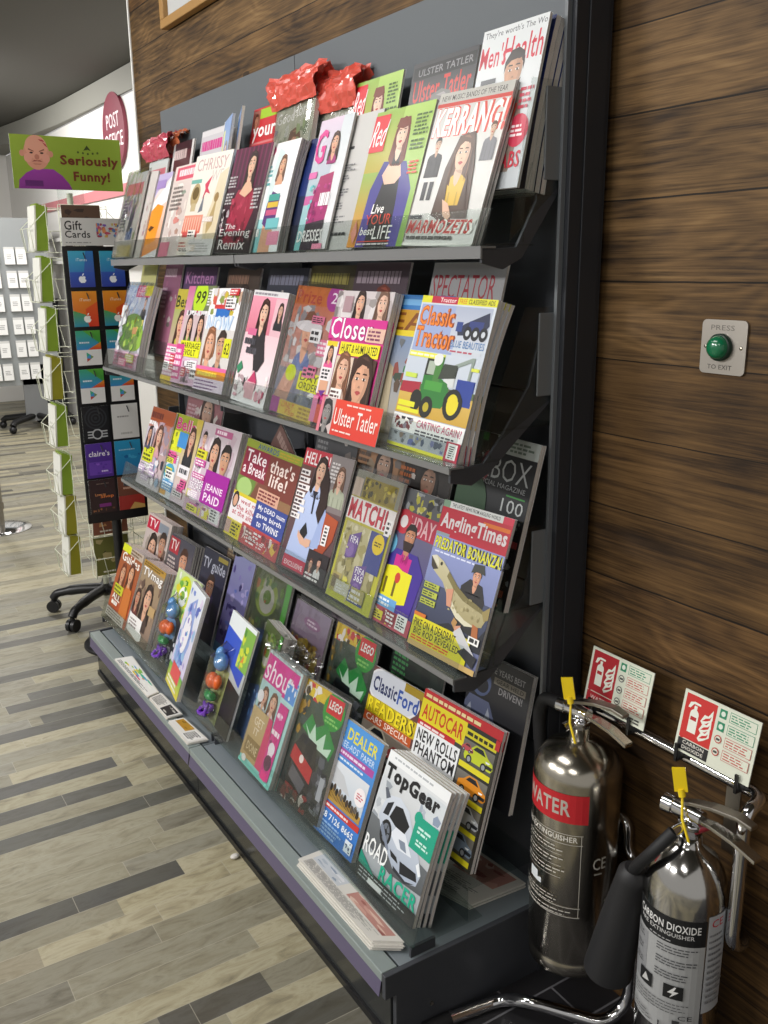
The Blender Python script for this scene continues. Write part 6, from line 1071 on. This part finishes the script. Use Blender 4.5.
# water extinguisher
we = empty('fire_extinguisher', (.119, -.112, .140)); tag(we, 'tall steel fire extinguisher with a red WATER band', 'fire extinguisher')
g = G(); R1 = .0815; g.lathe([(0, 0), (R1-.008, 0), (R1-.002, .004), (R1-.002, .028), (R1-.004, .031), (R1, .036), (R1, .406), (R1-.002, .418), (R1-.008, .432), (R1-.020, .447), (R1-.038, .458), (.028, .465), (.019, .469), (.018, .490), (0, .490)], 0, 0, 64); g.build('cylinder', M_STEEL, we)
head(we, .506, 1.0)
curved(we, 0, 0, R1, .336, .394, 216, 331, lambda a: (a.R(0, 0, 1, 1, 'c0212a'), a.T('WATER', .12, .24, .80, .78, 'b9b3a8', .04)), 'red_band', M_CARD)['label'] = 'red WATER band'
def w_text(a):
    c = 'd0ccc2'; a.T('FIRE EXTINGUISHER', .12, .90, .92, .955, 'e4e0d6', .03)
    for x0, y0, x1, y1 in ((.3, .87, .98, .875), (.3, .97, .98, .975), (.96, .1, .966, .97), (.1, .1, .98, .106), (.1, .2, .98, .206)): a.R(x0, y0, x1, y1, c)
    for k, v in enumerate((.78, .66, .54)): a.B(.2, v, .8, v+.07, 2, c, .3); a.R(.14, v-.03, .75, v-.027, c)
    a.R(.3, .36, .44, .47, 'dfe4e6'); a.P([(.44, .36), (.5, .36), (.5, .42), (.44, .40)], 'dfe4e6'); a.B(.1, .22, .9, .32, 3, c, .25); a.B(.1, .12, .9, .19, 2, c, .25)
curved(we, 0, 0, R1, .118, .318, 214, 328, w_text, 'printed_text', M_CARD)
curved(we, 0, 0, R1, .225, .265, 338, 362, lambda a: (a.T('CE', .1, .35, .9, .95, 'd0ccc2', .0), a.B(.2, .05, .8, .22, 1, 'd0ccc2', .4)), 'approval_mark', M_CARD)
G().tube(rr([(-.044, -.009, .520), (-.085, -.012, .519), (-.112, .0, .47), (-.104, .012, .28), (-.096, .012, .06)], .05, 6), .0125, 12).build('hose', M_RUB, we)
tagseal(we, (.0, -.026, 0), .543)
# carbon dioxide extinguisher
ce = empty('fire_extinguisher', (.378, -.112, .030)); tag(ce, 'shorter steel fire extinguisher with black horn and carbon dioxide label', 'fire extinguisher')
g = G(); R2 = .0675; g.lathe([(0, 0), (R2-.004, 0), (R2, .006), (R2, .418), (R2-.002, .436), (R2-.009, .462), (R2-.022, .486), (.026, .503), (.020, .508), (.019, .522), (0, .522)], 0, 0, 64); g.build('cylinder', mat('bright_steel', 'c4c2be', .13, 1.0), ce)
head(ce, .545, 1.05)
g = G(); g.tube([(.01, -.005, .535), (.026, .012, .548)], .008, 10); g.build('safety_pin', mat('dull_red_plastic', '8f2430', .4), ce)
def c_text(a):
    a.R(0, 0, 1, 1, 'a7a8a8'); a.R(0, .78, 1, 1, '17181a'); a.T('CARBON DIOXIDE', .08, .89, .93, .955, 'e6e6e4', .03); a.T('FIRE EXTINGUISHER', .12, .84, .86, .875, 'c9c9c7', .02); a.B(.3, .79, .7, .82, 1, 'a7a8a8', .3)
    a.R(.0, .30, .28, .76, '8f9092')
    for k, v in enumerate((.69, .58, .47)): a.B(.42, v, .92, v+.07, 3, '4a4b4d', .4); a.B(.06, v, .24, v+.06, 2, '4a4b4d', .3)
    a.R(.2, .32, .4, .44, '1a1b1c'); a.P([(.24, .34), (.36, .36), (.3, .42)], 'c9c9c7'); a.R(.55, .31, .78, .43, '1a1b1c'); a.P([(.68, .42), (.6, .36), (.66, .36), (.63, .32), (.73, .38), (.67, .38), (.7, .42)], 'e6e6e4')
    a.B(.06, .18, .95, .28, 4, '5a5b5d', .3); a.T('CE', .74, .14, .9, .18, '2a2a2c', .0); a.T('Luxfire', .52, .035, .93, .085, '2a2a2c', .02); a.R(.68, .095, .76, .13, '3a3a3c'); a.B(.06, .04, .45, .12, 3, '5a5b5d', .3)
curved(ce, 0, 0, R2, .185, .405, 226, 341, c_text, 'label', M_CARD)['label'] = 'grey label with black carbon dioxide heading'
curved(ce, 0, 0, R2, .225, .412, 343, 382, lambda a: (a.R(0, 0, 1, 1, 'b9bcc0'), a.T('CE', .15, .88, .7, .96, 'c0303a', .02), a.B(.08, .1, .9, .84, 12, '7a7c80', .35)), 'side_label', M_CARD)
g = G(); g.tube(rr([(-.005, -.036, .535), (-.02, -.064, .500), (-.055, -.060, .45), (-.072, -.045, .425)], .03, 6), .0105, 12); g.build('hose', M_RUB, ce)
g = G(); p0 = Vector((-.072, -.044, .43)); p1 = Vector((-.120, -.040, .188)); g.tube([p0, p0+(p1-p0)*.04, p0+(p1-p0)*.10, p0+(p1-p0)*.5, p1], [.017, .026, .027, .036, .044], 24); g.build('discharge_horn', mat('black_horn', '222224', .55), ce)['label'] = 'black discharge horn'
tagseal(ce, (-.012, -.012, 0), .588)

# ------------------------------------------------------------------ gift card stand
PX = -2.30
gs = empty('gift_card_stand', (PX, -.25, 0)); tag(gs, 'black gift card display stand with header board, at the far end', 'display stand')
def gput(g, nm, m, bev=0):
    g.v = [(x-PX, y+.25, z) for x, y, z in g.v]; return g.build(nm, m, gs, bev)
gput(G().box(PX-.014, PX-.002, -.366, -.128, .492, 1.535), 'board', M_BLACK, .002)
gput(G().tube([(PX-.035, -.25, .02), (PX-.035, -.25, 1.56)], .019, 14), 'pole', M_BLACK)
gput(G().lathe([(0, .026), (.05, .024), (.145, .014), (.15, .008), (.15, 0), (0, 0)], PX+.05, -.29, 40), 'base', M_BLACK)
g = G()
for k in range(7):
    for yc in (-.305, -.192):
        z = 1.505-.1425*k; g.tube([(PX-.004, yc+.01, z+.006), (PX+.004, yc+.01, z+.006), (PX+.018, yc+.012, z-.014)], .0022, 6)
gput(g, 'card_hooks', M_BLACK)
a = Art(.232, .096, 6); a.R(0, 0, 1, 1, 'c9c9c6'); a.T('Gift', .05, .56, .32, .90, '202022', .03); a.T('Cards', .05, .28, .44, .54, '202022', .03)
a.K(.54, .3, .96, .82, 34, ['c0506a', 'd98a5a', '7a5ab0', '9a3a50', 'c9b05a', '5a7ab0'], .06); a.B(.05, .08, .5, .14, 1, '8a8a88')
o = art_part(a, 'header_board', gs, (.0, .002, 1.537), (0, 0, PI/2), M_CARD, .004); o['label'] = 'white header board reading Gift Cards'
def g_blue(a):
    a.R(0, 0, 1, 1, '2a4cae', '3fa8c8'); a.P([(.5, 0), (1, 0), (1, 1), (.7, 1)], '4a38a0', '2f7ac0'); a.R(0, 0, 1, .42, '2f3f9c', '3658b4'); a.T('iTunes', .3, .72, .74, .80, 'd9ecf4', .0); apple(a, .5, .22)
def apple(a, u, v, c='eef2f6'):
    a.E(u-.055, v, .1, .12, c); a.E(u+.055, v, .1, .12, c); a.E(u-.04, v-.045, .075, .085, c); a.E(u+.04, v-.045, .075, .085, c); a.E(u+.165, v+.02, .06, .065, '3350ac'); a.E(u+.03, v+.13, .022, .06, c, -.6)
def g_orange(a):
    a.R(0, 0, 1, 1, 'cf4a1c', 'e9962a'); a.P([(0, 0), (0, .46), (.5, .34), (.6, 0)], '2f8aa8', '5aa04a'); a.P([(.6, 0), (1, 0), (1, .7), (.5, .5)], 'd2381c', 'df5a20'); a.T('iTunes', .3, .72, .74, .80, 'f6ead9', .0)
    u, v, c = .56, .22, 'f2f2ee'; a.E(u-.055, v, .1, .12, c); a.E(u+.055, v, .1, .12, c); a.E(u-.04, v-.045, .075, .085, c); a.E(u+.04, v-.045, .075, .085, c); a.E(u+.165, v+.02, .06, .065, 'd2481e'); a.E(u+.03, v+.13, .022, .06, c, -.6)
def g_play(a):
    a.R(0, 0, 1, 1, 'e6e6e4'); a.R(0, .45, 1, 1, '3a8ac8', '3fa87c'); a.P([(.3, 1), (1, 1), (1, .6)], '3f9a44', '5aaa3a'); a.P([(.45, .45), (1, .66), (1, .45)], 'd8402c', 'e0982a'); a.B(.12, .62, .6, .7, 1, 'dfeaf0'); a.P([(.38, .1), (.38, .38), (.66, .24)], '4a9ad0'); a.P([(.38, .24), (.38, .38), (.52, .31)], '3fae8a'); a.P([(.38, .1), (.38, .2), (.56, .19)], 'c0504a'); a.P([(.54, .3), (.66, .24), (.54, .18)], '7a9a5a')
def g_black(a):
    a.R(0, 0, 1, 1, '1b1c20')
    for v in (.10, .18, .26): a.R(.16, v, .9, v+.035, 'b9bcbf')
    a.E(.52, .2, .2, .2, 'b9bcbf'); a.E(.52, .2, .15, .15, '2a2b2f')
    for k in range(7): a.E(.5, .66, .42-.06*k, .42-.06*k, '33353a' if k % 2 == 0 else '1b1c20')
def g_white(a):
    a.R(0, 0, 1, 1, 'dcdcda'); a.B(.2, .6, .8, .68, 1, '9a9a98'); a.B(.3, .1, .8, .2, 1, 'b4b4b2')
def g_purple(a):
    a.R(0, 0, 1, 1, '4a2a86', '55349a'); a.T("claire's", .12, .62, .90, .78, 'f0ecf6', .03); a.R(.1, .08, .95, .46, '6a42b0'); a.K(.12, .1, .9, .44, 10, ['8a5ac8', '5a34a0'], .09); a.B(.55, .14, .9, .22, 1, 'd9cfee')
def g_teal(a):
    a.R(0, 0, 1, 1, '1f74ae', '2f9ac8'); a.K(.05, .1, .95, .6, 14, ['1a64a0', '3fa0cc', '2a84b8'], .14); a.B(.15, .7, .85, .76, 1, 'a9d4e8')
def g_brown(a):
    a.R(0, 0, 1, 1, '2a1c1c', '332022'); a.T('Love to', .22, .52, .62, .60, 'd9925a', .02); a.T('Shop', .42, .42, .92, .54, 'e0803a', .03); a.R(.35, .18, .8, .28, '7a2c7a'); a.K(.1, .05, .95, .2, 8, ['5a3a2a', '8a5a3a'], .1); a.B(.3, .85, .8, .9, 1, '7a6a60')
def g_redfoot(a):
    a.R(0, 0, 1, 1, '5a3428', '7a4a34'); a.R(0, 0, 1, .42, 'a03028'); a.P([(.4, 0), (.6, .2), (1, .1), (1, 0)], 'c9a05a'); a.B(.2, .6, .9, .7, 1, 'c9a08a')
rows = [(g_blue, g_blue, 'blue gift card with a white fruit emblem, %s column'), (g_orange, g_orange, 'orange gift card with a white fruit emblem, %s column'), (g_play, g_play, 'rainbow topped gift card with a triangle, upper row, %s column'), (g_play, g_play, 'rainbow topped gift card with a triangle, lower row, %s column'), (g_black, g_white, None), (g_purple, g_teal, None), (g_brown, g_redfoot, None)]
lab = {4: ('black gift card with pale rings and bars', 'plain white gift card with faint grey writing'), 5: ('purple gift card with white lettering', 'turquoise blue gift card beside the purple one'), 6: ('dark brown gift card with orange lettering', 'brown gift card with a red foot, lowest right')}
for k, (da, db, l) in enumerate(rows):
    for j, (d_, yc) in enumerate(((da, -.305), (db, -.192))):
        H_ = .128 if k < 4 else .134; z = 1.390-.1425*k-(0 if k < 4 else .004)
        c = empty('gift_card', (PX+.0035, yc, z), (0, 0, PI/2)); tag(c, l % ('left', 'right')[j] if l else lab[k][j], 'gift card', 'gift cards on the black stand')
        a = Art(.090 if k < 4 else .102, H_, 10+k); d_(a); art_part(a, 'printed_face', c, (0, 0, 0), (0, 0, 0), M_PRINT, .0012)

# ------------------------------------------------------------------ wire card spinner
sp = empty('card_spinner', (-2.62, -.24, 0)); tag(sp, 'cream wire greeting card spinner on a castored black base', 'card rack'); SO = (-2.62, -.24, 0)
def sput(g, nm, m, par=None):
    return g.build(nm, m, par or sp)
sput(G().tube([(0, 0, .10), (0, 0, 1.74)], .012, 10), 'pole', M_WIRE)
for k in range(5):
    t = math.radians(-124+72*k); r_ = .24; x, y = r_*math.cos(t), r_*math.sin(t)
    leg = sput(G().tube(rr([(0, 0, .112), (x*.55, y*.55, .105), (x*.93, y*.93, .085), (x, y, .062)], .06, 5), [.022]*6+[.018]*8, 10), 'leg', M_BLACK)
    g = G(); ax = Vector((-y, x, 0)).normalized()*.011
    g.tube([Vector((x, y, .027))-ax*1.8, Vector((x, y, .027))-ax*.35], .0265, 16); g.tube([Vector((x, y, .027))+ax*.35, Vector((x, y, .027))+ax*1.8], .0265, 16); g.tube([(x, y, .03), (x, y, .064)], .010, 8); sput(g, 'castor', M_BLACK, leg)
sput(G().lathe([(0, .13), (.035, .13), (.042, .10), (.03, .085), (0, .085)], 0, 0, 16), 'hub', M_BLACK)
TZ = [1.520, 1.330, 1.140, .950, .760, .560, .390, .215]
A_ = .115
def pocket_wires(g, z):
    for q in range(4):
        R = Matrix.Rotation(q*PI/2, 4, 'Z')
        def T_(pts): return [R @ Vector(p) for p in pts]
        b, f, w_ = A_, A_+.055, .078
        g.tube(T_([(-w_, -b, z+.17), (-w_, -b, z), (-w_, -f, z), (-w_, -f-.012, z+.085), (w_, -f-.012, z+.085), (w_, -f, z), (w_, -b, z), (w_, -b, z+.17)]), .0017, 5)
        g.tube(T_([(-w_, -f, z), (w_, -f, z)]), .0017, 5); g.tube(T_([(-w_, -b, z+.15), (-w_, -f-.012, z+.085)]), .0015, 5); g.tube(T_([(w_, -b, z+.15), (w_, -f-.012, z+.085)]), .0015, 5); g.tube(T_([(-.03, -b, z), (-.03, -f-.006, z), (-.045, -f-.012, z+.085)]), .0015, 5); g.tube(T_([(.03, -b, z), (.03, -f-.006, z), (.045, -f-.012, z+.085)]), .0015, 5); g.tube(T_([(-w_, -b, z+.17), (w_, -b, z+.17)]), .0017, 5)
        g.tube(T_([(0, 0, z+.16), (-w_, -b, z+.16)]), .0017, 5)
for z in TZ:
    g = G(); pocket_wires(g, z); sput(g, 'wire_pocket', M_WIRE)
def gcard(loc, rot, W_, H_, front, label, group, th=.003, edge='d9d9d0'):
    c = empty('greeting_card', loc, rot); tag(c, label, 'greeting card', group); a = Art(W_, H_, hash_s(label)+int(loc[2]*100)); front(a)
    ex = [([(-W_/2, 0, 0), (W_/2, 0, 0), (W_/2, 0, H_), (-W_/2, 0, H_), (-W_/2, th, 0), (W_/2, th, 0), (W_/2, th, H_), (-W_/2, th, H_)], [(7, 6, 5, 4), (0, 4, 5, 1), (2, 6, 7, 3), (1, 5, 6, 2), (0, 3, 7, 4)], edge)]
    me = a.mesh('card', ex); me.materials.append(M_CARD); o = bpy.data.objects.new('folded_card', me); col.objects.link(o); o.parent = c
def f_white(a): a.R(0, 0, 1, 1, 'e2e2da'); a.B(.2, .4, .8, .6, 2, 'c9c9c0')
def f_green(a): a.R(0, 0, 1, 1, '86a02c'); a.K(.1, .1, .9, .9, 12, ['9ab43a', '6a8a22', 'c9c9a0'], .16)
def f_olive(a): a.R(0, 0, 1, 1, '8f8a1f'); a.K(.1, .1, .9, .9, 12, ['a39c2c', '6a6a1a', 'c9b85a'], .16)
def f_photo(c1, c2, c3):
    def f(a): a.R(0, 0, 1, 1, c1); a.K(.08, .2, .92, .92, 16, [c1, c2, c3], .2); a.B(.2, .05, .8, .12, 1, 'd9d4c4')
    return f
ORDT = ['top', 'second', 'third', 'fourth', 'fifth', 'sixth', 'seventh', 'lowest']
for k, z in enumerate(TZ):
    fy = -.24-A_
    fr_ = f_olive if k in (3, 6, 7) else f_green; nm = 'olive' if k in (3, 6, 7) else 'lime green'
    for j in range(1):
        gcard((-2.60, fy-.052, z+.004), (math.radians(-4), 0, math.radians(2)), .10, .165, f_white, 'pair of white envelopes'.replace('pair of ', '')[:-1]+' in the %s pocket of the wire spinner' % ORDT[k], 'white envelopes on the spinner', .006, 'e4e2d6')
    for j in range(4):
        gcard((-2.60, fy-.044+.0115*j, z+.004), (math.radians(-4), 0, math.radians(-1.5*j)), .10, .172-.004*j, fr_, '%s card in the %s side pocket of the wire spinner' % (nm, ORDT[k]), 'green cards on the spinner', .0105, '7f9a2a' if nm != 'olive' else '8f8a1f')
    fx = -2.62+A_
    cc = [('5a4436', '8a6a54', '3a2c26'), ('6a4a40', '9a7a6a', 'b9a49a'), ('a07a6c', '7a5248', 'c9b0a4'), ('8a8c8a', 'b9bab8', '5a5c5a'), ('7a8c84', 'a9b4ac', '4a5c54'), ('5a6470', '8a949c', '3a444c'), ('7a4a36', 'b98a5a', '5a3424'), ('6a6a34', 'a89a6a', '3a3a24')][k]
    gcard((fx+.034, -.24, z+.004), (math.radians(-5), 0, PI/2), .145, .165, f_photo(*cc), '%s picture card facing the room on the %s tier of the spinner' % (('dark brown', 'brown', 'pinkish brown', 'grey', 'grey green', 'slate', 'russet', 'green animal')[k], ORDT[k]), 'picture cards on the spinner', .006, 'cfcabc')
# the long sign on top of the spinner
ss = empty('topper_sign', (-2.56, -.25, 1.748), (0, 0, PI/2)); tag(ss, 'lime green sign with a scowling bald baby in purple above the spinner', 'sign')
a = Art(.41, .19, 7); a.R(0, 0, 1, 1, '7f9a2e', '8fa838')
a.P([(.04, 0), (.05, .16), (.12, .30), (.2, .38), (.36, .38), (.44, .26), (.5, .10), (.52, 0)], '7a2a80', '93389a'); a.P([(.1, .05), (.1, .16), (.26, .16), (.26, .05)], '5a1c66'); _E, _P = a.E, a.P
bx = lambda u, v: (.225+(u-.23)*.80, .66+(v-.62)*.84)
def bE(u, v, rx, ry, c): u, v = bx(u, v); _E(u, v, rx*.76, ry*.80, c, n=26)
def bP(pts, c): _P([bx(u, v) for u, v in pts], c)
bE(.07, .62, .03, .035, 'c98a74'); bE(.385, .62, .03, .035, 'c98a74')
bE(.23, .62, .150, .175, 'cf927a'); bE(.23, .47, .125, .09, 'cf927a'); bE(.23, .76, .13, .13, 'd89c84'); bP([(.3, .88), (.34, .84), (.36, .76), (.33, .8)], 'b03a44'); bP([(.26, .94), (.31, .93), (.33, .88), (.28, .9)], 'b03a44')
for q in (-1, 1):
    bP([(.23+q*.09, .70), (.23+q*.03, .655), (.23+q*.028, .675), (.23+q*.085, .73)], '8a5444'); bE(.23+q*.058, .635, .020, .010, '3a2420'); bE(.23+q*.10, .52, .045, .05, 'd89a86')
bE(.23, .545, .028, .03, 'b97864'); bP([(.17, .44), (.2, .475), (.23, .465), (.26, .475), (.29, .44), (.23, .452)], '8a3c38'); bP([(.18, .40), (.28, .40), (.26, .375), (.2, .375)], 'b4755f')
a.T('Seriously', .43, .42, .97, .66, '6a2a18', .07); a.T('Funny!', .54, .12, .88, .36, '6a2a18', .07); a.P([(.65, .76), (.685, .86), (.72, .76), (.69, .78)], '33401a')
for k in range(5): a.E(.60+.045*k, .70+.012*abs(k-2), .010, .010, '4a5a20')
art_part(a, 'sign_face', ss, (0, 0, 0), (0, 0, 0), M_CARD, .003)
G().box(-.05, .05, .0035, .008, -.05, .06).build('holder', M_ACR, ss)

# ------------------------------------------------------------------ far end of the shop
fx = -7.75
rk = empty('card_display_rack', (fx, .50, 0)); tag(rk, 'tall grey card display rack on black castors in the far distance', 'card rack')
G().box(-.03, .0, -.36, .335, .42, 1.90).box(-.30, -.03, .28, .335, .42, 1.90).build('grey_panel', mat('rack_grey', '8f9394', .5), rk)
G().tube([(-.05, .1, .08), (-.05, .1, .5)], .05, 12).build('post', mat('rack_post_grey', '77797b', .5), rk)
G().box(-.02, .0, .0, .20, .08, .60).build('lower_panel', mat('rack_post_grey'), rk)
for k in range(5):
    t = math.radians(20+72*k); x, y = .33*math.cos(t), .33*math.sin(t); lg = G().tube([(-.05, .1, .13), (-.05+x*.9, .1+y*.9, .10), (-.05+x, .1+y, .07)], .03, 8).build('leg', M_BLACK, rk)
    G().ball((-.05+x, .1+y, .036), .035).build('castor', M_BLACK, lg)
for i in range(6):
    for j in range(4):
        yy = (.24, .34, .48, .58)[j]+.004*i
        gcard((fx+.035, yy+.02, 1.50-.205*i), (math.radians(-6), 0, PI/2), .085, .150, lambda a: (a.R(0, 0, 1, 1, 'e6e6e4'), a.R(0, .86, 1, 1, 'c9c9c7'), a.B(.2, .3, .8, .6, 3, '9a9a9a')), 'small white card pocketed on the far grey display rack', 'white cards on the far rack', .05, 'c4c4c2')
ct = empty('counter', (-7.95, 1.4, 0)); ct.location = (-8.22, .87, 0); tag(ct, 'dark charcoal counter end against the far white wall', 'counter')
G().box(-.35, .0, -.13, .12, .06, 1.14).build('cabinet', M_DARK, ct, bevel=.004); G().box(-.36, .015, -.14, .125, 1.14, 1.18).build('worktop', mat('counter_top', '3c3d40', .4), ct, bevel=.003); G().box(-.34, -.02, -.12, .11, 0, .06).build('plinth', M_BLACK, ct)
qb = empty('queue_post', (-4.30, -.378, 0)); tag(qb, 'chrome queue barrier post with a domed round base', 'barrier post')
G().lathe([(0, .028), (.04, .027), (.12, .018), (.168, .008), (.172, .0), (0, 0)], 0, 0, 48).build('base', M_CHROME, qb); G().tube([(0, 0, .02), (0, 0, .95)], .026, 16).build('pole', M_BRUSH, qb); G().tube([(0, 0, .12), (0, 0, .16)], .032, 16).build('collar', M_BRUSH, qb)
pn = G().ball((-.700, -.478, .006), .008, (1.2, 1.5, .7)).build('paper_scrap', M_PAPER); tag(pn, 'tiny white scrap on the floor by the kick plate', 'scrap')
